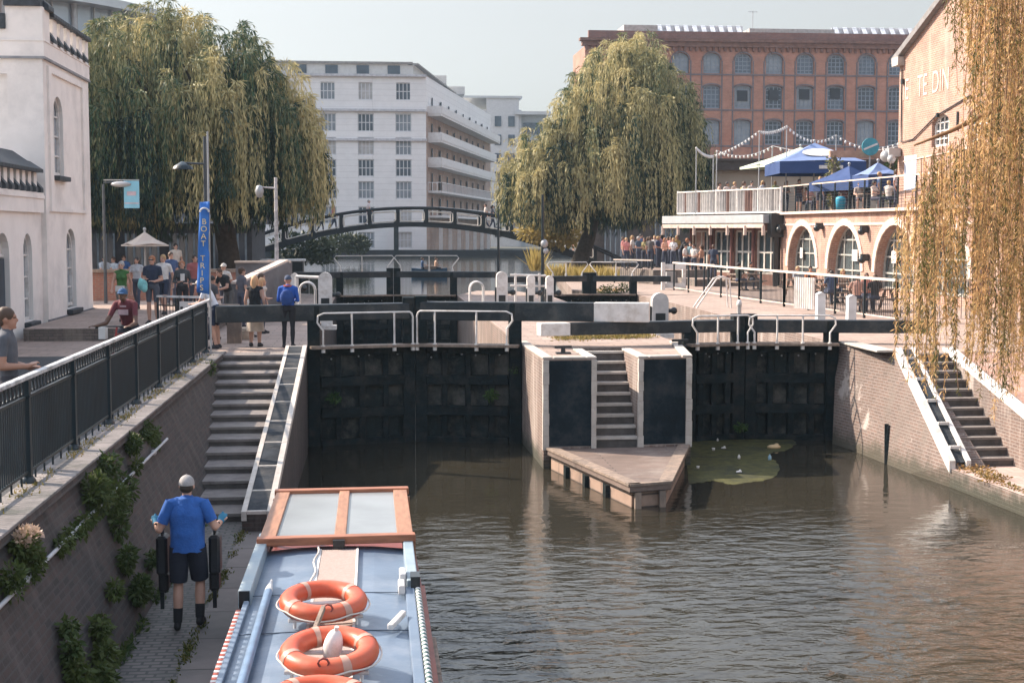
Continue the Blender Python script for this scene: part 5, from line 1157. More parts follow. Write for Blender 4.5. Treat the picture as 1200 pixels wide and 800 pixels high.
mb = MB(); mb.box(cx-.18, cx+.24, 2, 16.9, 1.421, 1.445); mb.build('roof_walkway', [mat('anti_slip_beige', (.34, .27, .24), .9, .12, 30, .4, 90)], nb)
for x in (cx-.20, cx+.24): mb = MB(); mb.box(x, x+.025, 2, 16.92, 1.42, 1.452); mb.build('walkway_edging', [M_white], nb)
mb = MB(); mb.box(cx-.96, cx-.83, 14.75, 17.6, 1.33, 1.52); o = mb.build('left_handrail', [M_pale], nb, bevel=.012); o.name = 'handrail'
mb = MB(); mb.box(cx-.95, cx-.84, 14.74, 14.752, 1.335, 1.515); mb.build('end_cap', [M_black], o)
mb = MB(); mb.box(cx+.80, cx+.92, 15.1, 17.9, 1.33, 1.50); mb.build('handrail', [M_pale], nb, bevel=.012)
mb = MB(); mb.box(cx+.78, cx+.88, 2, 15.08, 1.34, 1.44); mb.box(cx-.90, cx-.84, 2, 14.72, 1.33, 1.42); mb.build('handrail', [M_roof], nb, bevel=.012)
mb = MB()
for k in range(150):
    y = 15.05-k*.06; mb.ell((cx+.915, y, 1.42), (.035, .045, .035), k % 2, 6, 4)
mb.build('twisted_rail', [mat('rope_green', (.03, .09, .09), .5), M_white], nb)
mb = MB()
for k in range(120): mb.obox((cx-.945, 14.6-k*.07, 1.30), .05, .06, .1, 0, k % 2)
mb.build('chequer_trim', [mat('trim_red', (.45, .10, .06), .6), M_white], nb)
for x in (-1.07, .99): mb = MB(); mb.box(cx+x, cx+x+.08, 2, 17.4, .78, .86); mb.build('gunwale', [mat('gunwale_orange', (.30, .075, .045), .5, .25)], nb)
for y0, y1 in ((9, 14.6), (14.65, 16)): mb = MB(); mb.box(cx+1.07, cx+1.15, y0, y1, .45, .62); mb.build('rubbing_strake', [M_timber], nb, bevel=.02)
mb = MB(); mb.box(cx+1.1, cx+1.22, 13.9, 14.2, .42, .66); mb.build('strake_clamp', [M_black], nb)
for x, y, h in ((cx+.76, 15.35, .16), (cx+.74, 14.95, .1)):
    mb = MB(); mb.obox((x, y, 1.47), .07, .3, h); mb.build('cleat', [M_white], nb, bevel=.015)
mb = MB(); mb.bar((cx+.60, 13.4, 1.47), (cx+.74, 13.9, 1.47), .06, .06); mb.build('cleat', [M_white], nb, bevel=.015)
mb = MB(); mb.box(cx+.84, cx+.94, 15.0, 15.25, 1.4, 1.56); mb.build('bracket', [M_black], nb)
# canopy frame at the bow
mb = MB(); mb.bar((cx-.95, 17.05, 1.53), (cx+.95, 17.12, 1.53), .15, .10); mb.build('canopy_beam', [M_wood], nb, bevel=.012)
mb = MB(); mb.bar((cx-.94, 20.05, 1.56), (cx+.94, 20.1, 1.56), .16, .10)
cf = mb.build('canopy_beam', [M_wood], nb, bevel=.012)
for x in (-.83, .04, .83):
    mb = MB(); mb.bar((cx+x, 17.12, 1.535), (cx+x*.985, 20.02, 1.565), .19 if abs(x) > .5 else .14, .05); mb.build('frame_bar', [M_wood2], cf, bevel=.008)
for x0, x1 in ((-.735, -.03), (.11, .735)):
    mb = MB(); mb.add([(cx+x0, 17.14, 1.53), (cx+x1, 17.14, 1.53), (cx+x1, 20.0, 1.558), (cx+x0, 20.0, 1.558)], [(0, 1, 2, 3)]); o = mb.build('glazing', [mat('frosted_sheet', (.22, .24, .25), .22, .12, 1.2, spec=.7)], nb); o.modifiers.new('thick', 'SOLIDIFY').thickness = .008
mb = MB(); mb.obox((cx+.03, 16.98, 1.50), .14, .1, .10); mb.build('latch', [M_black], cf)
for x in (-.93, .93):
    for y in (17.2, 19.95): mb = MB(); mb.bar((cx+x, y, .8), (cx+x, y, 1.5), .05, .05); mb.build('canopy_post', [M_wood2], nb)
mb = MB(); mb.box(cx-.88, cx+.88, 17.26, 20.3, .55, .6); mb.build('well_deck', [M_wetwood], nb)
bp_ = MB(); bp_.cyl((cx-.66, 2, 1.46), (cx-.66, 14.9, 1.46), .045, n=10); bp_.cyl((cx-.66, 14.9, 1.46), (cx-.66, 15.4, 1.46), .045, .012, n=10, m=1); o = bp_.build('boat_pole', [mat('pole_blue', (.13, .20, .30), .4), M_white])
tag(o, 'blue boat pole with a white tip lying along the cabin roof', 'boat pole')
mb = MB()
mb.tube([(cx-.22+.02*math.sin(k), 17.0-k*.16, 1.465) for k in range(14)], .012, 5); tag(mb.build('mooring_line', [mat('rope_white', (.55, .50, .45), .9)]), 'thin pale line lying along the roof under the front life ring', 'rope')
M_or = mat('ring_orange', (.52, .085, .035), .42, .12, 2, .1, 10, stain=(.46, .13, .07), stains=1.5)
def ring(label, px, py, tilt, rz, n):
    c = P(px, py, 1.62); t = thing('life_ring', label, 'life ring', c, 'life rings on the boat roof'); R, r = .335, .098; M = (Matrix.Rotation(rz, 3, 'Z') @ Matrix.Rotation(tilt, 3, 'X')); mb = MB(); nu, nv = 40, 14; V = []
    for i in range(nu):
        for j in range(nv):
            a, b = 2*PI*i/nu, 2*PI*j/nv; V.append(M @ Vector(((R+r*math.cos(b))*math.cos(a), (R+r*math.cos(b))*math.sin(a), r*.9*math.sin(b))))
    mb.add(V, [(i*nv+j, ((i+1) % nu)*nv+j, ((i+1) % nu)*nv+(j+1) % nv, i*nv+(j+1) % nv) for i in range(nu) for j in range(nv)], 0, True); link('ring', mb.mesh('ring'), [M_or], t)
    for k in range(4):
        a0 = k*PI/2+.5; mb = MB(); V = []
        for i in range(5):
            for j in range(nv): a, b = a0+(i-2)*.045, 2*PI*j/nv; V.append(M @ Vector(((R+(r+.004)*math.cos(b))*math.cos(a), (R+(r+.004)*math.cos(b))*math.sin(a), (r*.9+.004)*math.sin(b))))
        mb.add(V, [(i*nv+j, (i+1)*nv+j, (i+1)*nv+(j+1) % nv, i*nv+(j+1) % nv) for i in range(4) for j in range(nv)], 0, True); link('reflective_band', mb.mesh('reflective_band'), [mat('band_grey', (.44, .26, .20), .45)], t)
    mb = MB(); L = []
    for i in range(48):
        a = 2*PI*i/48; s_ = abs(math.sin(2*(a-.5))); L.append(M @ Vector(((R+r+.008+.014*s_)*math.cos(a), (R+r+.008+.014*s_)*math.sin(a), -.03*s_)))
    mb.tube(L, .009, 5, closed=True); link('grab_rope', mb.mesh('grab_rope'), [mat('rope_white', ())], t)
    mb = MB(); q = M @ Vector((0.0, -(R+.03), .075)); mb.tube([q+Vector((.045*math.cos(k*PI/4), -.03, .04*math.sin(k*PI/4))) for k in range(8)], .011, 5, closed=True); link('rope_knot', mb.mesh('rope_knot'), [M_rust], t)
    mb = MB(); mb.tube([M @ Vector((-.36, -.2, -.10)), M @ Vector((.36, -.2, -.10))], .02, 6); mb.tube([M @ Vector((-.36, .2, -.10)), M @ Vector((.36, .2, -.10))], .02, 6)
    for x in (-.3, .3): mb.cyl(M @ Vector((x, -.2, -.1)), Vector(((M @ Vector((x, -.2, -.1))).x, (M @ Vector((x, -.2, -.1))).y, -.2)), .015); mb.cyl(M @ Vector((x, .2, -.1)), Vector(((M @ Vector((x, .2, -.1))).x, (M @ Vector((x, .2, -.1))).y, -.2)), .015)
    link('cradle', mb.mesh('cradle'), [M_white], t)
ring('orange life ring nearest the timber frame on the boat roof', 379, 704, .12, .15, 0); ring('orange life ring with a white float standing in its middle', 386, 763, .14, -.1, 1); ring('orange life ring cut off by the bottom edge of the photo', 374, 824, .1, .2, 2)
c = P(390, 757, 1.62); mb = MB(); mb.ell((0, 0, 0), (.085, .10, .17), nu=14, nv=10); mb.cyl((0, 0, .15), (0, 0, .2), .02); o = mb.build('float', [M_white]); o.location = c; o.rotation_euler = (.25, .2, 0); tag(o, 'white pear-shaped float standing inside the middle life ring', 'float')
p = P(366, 745, 1.46); mb = MB(); mb.bar((-.02, -.25, 0), (.1, .2, .22), .035, .05); o = mb.build('wooden_bracket', [M_timber]); o.location = p; tag(o, 'grey wooden bracket leaning inside the middle life ring', 'bracket')
# ------------------------------------------------------------------ willows
M_bark = mat('bark', (.055, .045, .036), .9, .4, 6, .8, 14)
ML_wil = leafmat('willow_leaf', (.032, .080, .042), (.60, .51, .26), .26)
ML_wil_in = leafmat('willow_leaf_shaded', (.008, .026, .022), (.03, .06, .035), .12)  # darkened copy for inner leaves: the crown's inner shade is in the colour
def limb_pts(a, b, wob, n=7):
    a = Vector(a); b = Vector(b); L = []
    for k in range(n+1):
        t = k/n; L.append(a.lerp(b, t)+Vector((random.uniform(-1, 1)*wob*t*(1.2-t), random.uniform(-1, 1)*wob*t*(1.2-t), .12*(b-a).length*math.sin(PI*t))))
    return L
def willow(name, label, base, fork, lobes, dens=2.1, LL=.30, LW=.046):
    t = thing(name, label, 'tree', base, None); off = OFF[t.name]
    mb = MB(); b0 = Vector(base); f0 = Vector(fork)
    mb.tube([b0+Vector((0, 0, -.3)), b0+Vector((.05, 0, .4)), b0.lerp(f0, .5)+Vector((.1, .1, 0)), f0], [.75, .55, .46, .42], 10)
    mb.build('trunk', [M_bark], t)
    BB = [[], []]; DD = [[], []]; RR = [[], []]; mb = MB()
    for cx, cy, R, zt, ze, zs, n in lobes:
        n = int(n*dens)
        for k in range(max(4, n//14)):
            a = random.random()*2*PI; r = R*random.uniform(.3, .85); tip = (cx+r*math.cos(a), cy+r*math.sin(a), zt-(zt-ze)*(r/R)**2-2.2)
            mb.tube(limb_pts(f0, tip, .5), [.2-.024*q for q in range(8)], 6)
        nb_ = max(8, n//11); bo = []
        for k in range(nb_):
            a = random.random()*2*PI; r = R*math.sqrt(random.random()); bo.append((a, r, random.choice((.1, .3, .55, .8, 1.0)), random.uniform(-1.1, .3)))
        for k in range(n):
            a0, r0, tone, dz = random.choice(bo); x_ = r0*math.cos(a0)+random.gauss(0, .8); y_ = r0*math.sin(a0)+random.gauss(0, .8); a = math.atan2(y_, x_); r = min(R, math.hypot(x_, y_)); inner = random.random() < .40
            h = zt-(zt-ze)*(r/R)**2.3+dz+random.uniform(-.5, .2)-.5*abs(r-r0)
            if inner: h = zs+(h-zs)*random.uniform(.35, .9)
            elif random.random() < .35: h = zs+(h-zs)*random.uniform(.5, .85)
            T = np.array((cx+r*math.cos(a), cy+r*math.sin(a), h)); o0 = np.array((math.cos(a), math.sin(a), 0))
            bot = zs+random.uniform(-.6, 1.1)+(.8 if r < R*.5 else 0); ml = random.uniform(2.6, 6.8)
            ns = random.randint(12, 20); rad = random.uniform(.22, .60)
            for s in range(ns):
                oo = RNG.normal(size=3)*.75+o0*.55; oo[2] = 0; ln = min(ml*random.uniform(.55, 1.05), max(.7, h-bot)); m = int(ln/.125)+3
                u = np.sort(RNG.random(m))*ln; e = (1-np.exp(-u*1.7))[:, None]
                B = T+oo*rad*e+np.stack([np.zeros(m), np.zeros(m), .42*np.sin(np.minimum(u*3, PI))*.6-u*(1-np.exp(-u*2.2))], 1)
                B += RNG.normal(size=(m, 3))*.035
                dr = RNG.normal(size=(m, 3))*.17+np.array((0, 0, -1)); early = np.exp(-u*2.2)[:, None]; dr = dr*(1-early)+early*(oo*.7+np.array((0, 0, .35)))
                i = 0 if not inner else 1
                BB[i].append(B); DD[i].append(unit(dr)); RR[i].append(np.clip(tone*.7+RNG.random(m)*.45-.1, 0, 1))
    mb.build('limbs', [M_bark], t)
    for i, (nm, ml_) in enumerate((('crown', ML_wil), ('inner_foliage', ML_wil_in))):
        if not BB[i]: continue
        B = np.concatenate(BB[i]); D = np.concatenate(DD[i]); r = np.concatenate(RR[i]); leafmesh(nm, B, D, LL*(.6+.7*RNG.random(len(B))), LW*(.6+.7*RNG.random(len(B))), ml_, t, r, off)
    return t
willow('willow_tree', 'huge weeping willow on the left bank behind the blue flag', (-6.2, 63, ZQ), (-6.6, 63, 6.2), [(-8.8, 63, 6.2, 14.9, 11.2, 5.8, 330), (-4.3, 62.5, 2.1, 12.2, 10.3, 6.3, 60), (-12.5, 62, 3.8, 13.2, 10.5, 5.4, 90)])
willow('willow_tree', 'golden weeping willow on the right bank in front of the brick warehouse', (12.4, 87, ZQ), (13.6, 87, 6.6), [(15.7, 87, 4.3, 17.3, 13.6, 5.6, 200), (10.7, 86, 2.8, 12.2, 9.6, 6.1, 80), (16.8, 86, 2.9, 15.5, 13.2, 5.2, 70), (13.0, 85.5, 3.0, 14.6, 11.0, 5.8, 70)])
# overhanging willow at the right: its trunk stands on the right bank, outside the picture
ow = thing('willow_tree', 'near weeping willow whose golden strands hang down over the right stairs', 'tree', (18.5, 24, ZQ)); off = OFF[ow.name]
mb = MB(); mb.tube([(18.5, 24, ZQ-.3), (18.3, 24, 4.5), (17.6, 24.2, 7.2), (17.0, 24.3, 8.6)], [.6, .45, .36, .3], 10); mb.build('trunk', [M_bark], ow)
ML_near = leafmat('near_willow_leaf', (.36, .27, .11), (.78, .50, .24), .45); ML_ng = leafmat('near_willow_green', (.06, .075, .025), (.17, .15, .045), .4)
limbs = [((17.0, 24.3, 8.6), (10.6, 24.4, 10.8)), ((17.0, 24.3, 8.6), (12.0, 26.5, 11.3)), ((17.0, 24.3, 8.6), (11.4, 22.3, 10.6)), ((17.0, 24.3, 8.6), (12.8, 23.6, 11.9)), ((17.2, 24.3, 7.8), (9.4, 24.6, 6.75))]
mb = MB(); Ls = []
for i, (a, b) in enumerate(limbs):
    L = limb_pts(a, b, .3); L[1:-1] = [q for q in L[1:-1]]
    if i == 4: L = [Vector(a), Vector((14.5, 24.4, 8.1)), Vector((12, 24.5, 7.75)), Vector((10.9, 24.5, 7.35)), Vector((10.2, 24.6, 7.0)), Vector((9.55, 24.6, 6.75))]
    Ls.append(L); mb.tube(L, [.13*(1-.85*k/(len(L)-1)) for k in range(len(L))], 6)
mb.build('limbs', [mat('twig_bark', (.30, .17, .09), .8, .3, 5)], ow)
BB = [[], []]; DD = [[], []]; RR = [[], []]; tw = MB()
def hang(T, zbot, green, tone, sway, dens=15, amp=.05):
    ln = max(.8, T[2]-zbot); m = int(ln*dens*4); u = np.sort(RNG.random(m))*ln; ph = random.random()*6; f = random.uniform(.5, .9)
    def path(u): return np.stack([T[0]+sway[0]*(1-np.exp(-u*.5))+.09*np.sin(u*f+ph), T[1]+sway[1]*(1-np.exp(-u*.5))+.09*np.cos(u*f*1.2+ph), T[2]-u], 1)
    B = path(u); D = RNG.normal(size=(m, 3))*np.array((.5, .5, .28))+np.array((0, 0, -.85))
    clump = (np.sin(u*3.1+ph)+np.sin(u*7.7+2*ph)+RNG.normal(size=m)*.9) > -.65
    B = B+RNG.normal(size=(m, 3))*np.array((amp*.35, amp*.35, .03)); i = int(green)
    BB[i].append(B[clump]); DD[i].append(unit(D)[clump]); RR[i].append(np.clip(tone+RNG.normal(size=m)*.22, 0, 1)[clump])
    uu = np.linspace(0, ln, max(3, int(ln/.7))); tw.tube([Vector(q) for q in path(uu)], [.009-.005*k/(len(uu)-1) for k in range(len(uu))], 3, cap=False)
def along(L, t):
    t = t*(len(L)-1); k = min(int(t), len(L)-2); return np.array(L[k].lerp(L[k+1], t-k))
# strands: photo column, height of its lower end, how many, dark or golden, depth
STR = [(1064, 250, 425, 6, 0), (1072, 232, 400, 5, 0), (1083, 215, 440, 8, 0), (1090, 190, 452, 7, 0), (1100, 180, 400, 6, 1), (1112, 168, 445, 7, 1), (1078, 240, 455, 5, 0), (1098, 200, 480, 6, 0),
       (1128, -40, 95, 5, 0), (1134, -40, 130, 4, 1), (1152, -40, 150, 8, 0), (1160, -40, 70, 6, 1), (1145, 150, 460, 7, 0), (1155, -40, 330, 7, 0), (1165, -40, 440, 9, 0), (1172, -40, 300, 8, 0), (1182, -40, 470, 10, 0), (1190, -40, 420, 9, 0), (1198, -40, 455, 10, 0), (1206, -40, 470, 8, 0), (1216, -40, 450, 8, 0), (1230, -40, 430, 8, 0),
       (1120, 175, 345, 7, 0), (1132, 165, 310, 7, 0), (1126, 260, 460, 5, 1), (1174, 120, 500, 5, 1), (1140, 170, 340, 5, 1), (1250, -40, 440, 8, 0), (1280, -40, 400, 8, 0), (1320, -40, 420, 8, 0), (1122, -40, 60, 4, 1), (1142, -40, 100, 5, 0), (1108, 190, 320, 5, 0), (1150, 60, 260, 6, 0), (1180, 20, 330, 8, 0), (1195, 40, 300, 8, 0)]
for px, pt_, pb_, n, g in STR:
    for k in range(int(n*1.35)):
        Y = random.uniform(22.5, 26.3); x = px+random.gauss(0, 5.5 if px < 1150 else 8); a = Q(x, pt_+random.uniform(-12, 12), Y); b = Q(x, pb_-abs(random.gauss(0, 45)), Y)
        hang(np.array(a), b.z, g if random.random() < .75 else 1-g, random.uniform(.25, .85), RNG.normal(size=2)*.12, 15)
for i, (nm, ml_) in enumerate((('hanging_strands', ML_near), ('green_strands', ML_ng))):
    B = np.concatenate(BB[i]); D = np.concatenate(DD[i]); r = np.concatenate(RR[i]); leafmesh(nm, B, D,   .115*(.6+.7*RNG.random(len(B))), .019*(.7+.6*RNG.random(len(B))), ml_, ow, r, off)
tw.build('twigs', [MC['twig_bark']], ow)
BB = []; DD = []      # crown above and outside the frame, seen in reflections and shadows
leafcloud('crown', [((13.5+random.uniform(-2.2, 4), 24.5+random.uniform(-2.5, 3), 11.4+random.uniform(-.2, 1.6)), (1.0, 1.0, .7)) for k in range(26)], 9000, .2, .05, ML_near, ow, .8, off)

# ------------------------------------------------------------------ plants on the old wall and the banks
def plant(label, blobs, n, L, W, m, name='wall_plant', down=.3, grp=None, extra=None):
    c = blobs[0][0]; t = thing(name, label, 'plant', c, grp); leafcloud('leaves', blobs, n, L, W, m, t, down, OFF[t.name])
    for b, r in blobs: mb = MB(); mb.tube([b-Vector((.2, 0, -.0)) if not isinstance(b, tuple) else Vector(b)-Vector((.2, 0, 0)), Vector(b), Vector(b)+Vector((0, 0, -r[2]*.7))], .01, 4); mb.build('stem', [MC['bark']], t)
    if extra: leafcloud('flowers', extra[0], extra[1], .05, .04, extra[2], t, -.4, OFF[t.name])
    return t
def wb(px, py, r, lift=.12): return (tuple(onwall(px, py, lift)), r)
plant('dark green shrub hanging over the middle of the retaining wall', [wb(125, 548, (.16, .3, .20)), wb(112, 580, (.18, .28, .28)), wb(135, 590, (.16, .28, .25)), wb(148, 575, (.12, .2, .25)), wb(140, 615, (.1, .2, .2))], 2600, .075, .035, ML_weed)
plant('long trailing ivy hanging from the coping above the walking man', [wb(168+k*4, 505+k*2, (.05, .12, .16+.05*(k%3)), .05) for k in range(5)], 900, .06, .03, ML_weed, down=1.2)
plant('ivy mat creeping along the wall between the two pipes', [wb(70+k*9, 640-k*8, (.06, .14, .10+.04*(k%2)), .06) for k in range(5)], 900, .06, .032, ML_weed, down=.8)
plant('small dark shrub growing from the wall above the pipe end', [wb(156, 520, (.10, .2, .14)), wb(160, 545, (.06, .12, .12))], 600, .07, .03, ML_weed)
plant('pale pink flowering weed at the near end of the wall top', [wb(28, 640, (.14, .22, .14)), wb(38, 660, (.12, .18, .16)), wb(15, 680, (.12, .16, .16))], 1500, .06, .03, ML_weed, extra=([wb(30, 628, (.12, .24, .08), .16)], 420, leafmat('petal', (.55, .40, .32), (.42, .30, .16), .3)))
plant('tall dark weed spilling down the lower wall at the bottom left', [wb(80, 735, (.08, .12, .10)), wb(84, 765, (.10, .14, .16)), wb(92, 795, (.12, .16, .2))], 1300, .07, .035, ML_weed, down=1)
plant('dark ferny weed low on the wall near the foot of the photo', [wb(118, 735, (.10, .16, .14)), wb(122, 770, (.12, .18, .2)), wb(135, 690, (.08, .14, .12)), wb(120, 800, (.12, .18, .2))], 1700, .075, .035, ML_weed, down=1)
plant('patch of weeds at the wall foot left of the man in blue', [wb(165, 690, (.10, .35, .16)), wb(150, 655, (.08, .25, .16)), wb(180, 655, (.07, .2, .12))], 1500, .075, .035, ML_weed, down=.5)
plant('thin weed sprig growing beside the top of the left steps', [wb(246, 432, (.1, .3, .15), .05)], 300, .07, .03, ML_weed)
ML_gold = leafmat('gold_grass', (.48, .36, .13), (.30, .24, .08), .4)
def grasses(label, px0, px1, py, Y, h, n, m=None):
    a = Q(px0, py, Y); b = Q(px1, py, Y); t = thing('grass_clump', label, 'plant', (a.x, Y, ZQ), 'golden grasses by the upper gates'); k = n
    B = np.stack([RNG.uniform(a.x, b.x, k), RNG.normal(Y, .3, k), np.full(k, min(a.z, b.z))], 1); D = unit(RNG.normal(size=(k, 3))*.25+np.array((0, 0, 1)))
    leafmesh('blades', B, D, h*(.4+.7*RNG.random(k)), .05, m or ML_gold, t, None, OFF[t.name]); return t
grasses('golden grasses behind the right upper gate rail', 668, 722, 330, 64.5, .8, 900); grasses('golden grasses between the lamp column and the willow trunk', 640, 668, 326, 66, .75, 400)
grasses('tall yellow bush rising left of the black lamp column', 622, 634, 318, 68, 1.3, 260); grasses('low pink and yellow grasses along the edge right of the golden ones', 688, 730, 345, 66, .35, 400, leafmat('pinkish_grass', (.5, .34, .24), (.4, .28, .1), .3))
q = Q(712, 345, 63.5); plant('dark green bush growing under the right upper gate', [((q.x, 63.3, ZQ+.1), (.5, .3, .3)), ((q.x+.7, 63.4, ZQ+.1), (.35, .3, .35))], 700, .12, .05, ML_weed, 'bush', 0)
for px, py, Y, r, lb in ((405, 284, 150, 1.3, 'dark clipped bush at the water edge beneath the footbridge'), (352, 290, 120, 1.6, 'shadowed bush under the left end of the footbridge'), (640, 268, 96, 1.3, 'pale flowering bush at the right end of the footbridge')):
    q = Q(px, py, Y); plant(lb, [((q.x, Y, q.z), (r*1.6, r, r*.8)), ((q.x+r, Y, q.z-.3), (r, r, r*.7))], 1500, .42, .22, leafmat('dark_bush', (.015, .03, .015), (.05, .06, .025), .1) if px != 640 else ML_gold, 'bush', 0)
# ------------------------------------------------------------------ people
def skeleton(kind):
    J = dict(pel=(0, 0, .95), chest=(0, 0, 1.30), neck=(0, .01, 1.49), head=(0, -.015, 1.635))
    for s, n in ((-1, 'L'), (1, 'R')):
        J['sh'+n] = (s*.185, .01, 1.43); J['el'+n] = (s*.235, .03, 1.14); J['wr'+n] = (s*.24, -.05, .90); J['hd'+n] = (s*.235, -.09, .81)
        J['hip'+n] = (s*.095, 0, .93); J['kn'+n] = (s*.10, -.01, .50); J['an'+n] = (s*.105, .025, .085); J['to'+n] = (s*.125, -.15, .03)
    def arm(n, el, wr, hd): J['el'+n] = el; J['wr'+n] = wr; J['hd'+n] = hd
    if kind == 'walk':
        J['knR'] = (.10, -.14, .52); J['anR'] = (.10, -.17, .10); J['toR'] = (.115, -.34, .06); J['knL'] = (-.10, .05, .51); J['anL'] = (-.10, .27, .16); J['toL'] = (-.11, .14, .04)
        arm('L', (-.24, -.06, 1.15), (-.22, -.22, .97), (-.21, -.28, .90)); arm('R', (.24, .12, 1.15), (.25, .12, .91), (.25, .10, .82))
    if kind == 'hold':     # forearms raised in front of the belly
        arm('L', (-.24, .02, 1.15), (-.12, -.22, 1.14), (-.06, -.28, 1.17)); arm('R', (.24, .02, 1.15), (.13, -.22, 1.10), (.06, -.28, 1.12))
    if kind in ('lean',):  # bent forward onto a beam or rail
        for k in ('chest', 'neck', 'head', 'shL', 'shR'):
            x, y, z = J[k]; dz = z-.95; J[k] = (x, y-dz*.42-.04, .95+dz*.90)
        J['head'] = (0, -.40, 1.53)
        arm('L', (-.24, -.32, 1.12), (-.17, -.52, 1.06), (-.12, -.60, 1.08)); arm('R', (.24, -.32, 1.12), (.17, -.52, 1.06), (.12, -.60, 1.08))
        J['knR'] = (.10, -.07, .50)
    if kind in ('sit', 'cycle'):
        dz = -.42
        for k in list(J):
            x, y, z = J[k]
            if k[:2] not in ('kn', 'an', 'to'): J[k] = (x, y, z+dz)
        for s, n in ((-1, 'L'), (1, 'R')): J['kn'+n] = (s*.13, -.42, .52); J['an'+n] = (s*.13, -.40, .085); J['to'+n] = (s*.14, -.58, .03)
        arm('L', (-.25, -.14, .76), (-.16, -.36, .72), (-.11, -.44, .73)); arm('R', (.25, -.14, .76), (.16, -.36, .72), (.11, -.44, .73))
    if kind == 'cycle':
        dz = .42
        for k in list(J): x, y, z = J[k]; J[k] = (x, y, z+(.40 if k[:2] not in ('kn', 'an', 'to') else .0))
        for k in ('chest', 'neck', 'head', 'shL', 'shR'): x, y, z = J[k]; d = z-.93; J[k] = (x, y-d*.45, .93+d*.9)
        J['knL'] = (-.12, -.36, .76); J['anL'] = (-.12, -.22, .36); J['toL'] = (-.12, -.36, .30); J['knR'] = (.12, -.28, .58); J['anR'] = (.12, -.12, .18); J['toR'] = (.12, -.26, .12)
        arm('L', (-.30, -.40, 1.02), (-.40, -.60, .98), (-.46, -.66, .98)); arm('R', (.28, -.40, 1.02), (.26, -.62, .98), (.24, -.70, .98))
    if kind == 'carry':     # walking away, elbows bent, a load slung on each forearm
        J['knR'] = (.115, -.02, .50); J['anR'] = (.12, .04, .085); J['toR'] = (.15, -.14, .03); J['knL'] = (-.12, -.10, .52); J['anL'] = (-.12, -.02, .12); J['toL'] = (-.14, -.20, .05)
        arm('L', (-.31, .03, 1.17), (-.36, -.12, 1.20), (-.375, -.20, 1.24)); arm('R', (.31, .03, 1.15), (.37, -.12, 1.19), (.385, -.20, 1.23))
    return {k: np.array(v, dtype=float) for k, v in J.items()}
SEG_MATS = 9     # slots: 0 skin 1 shirt 2 sleeve 3 forearm 4 thigh 5 shin 6 shoe 7 eyes 8 hips
BODY = {}
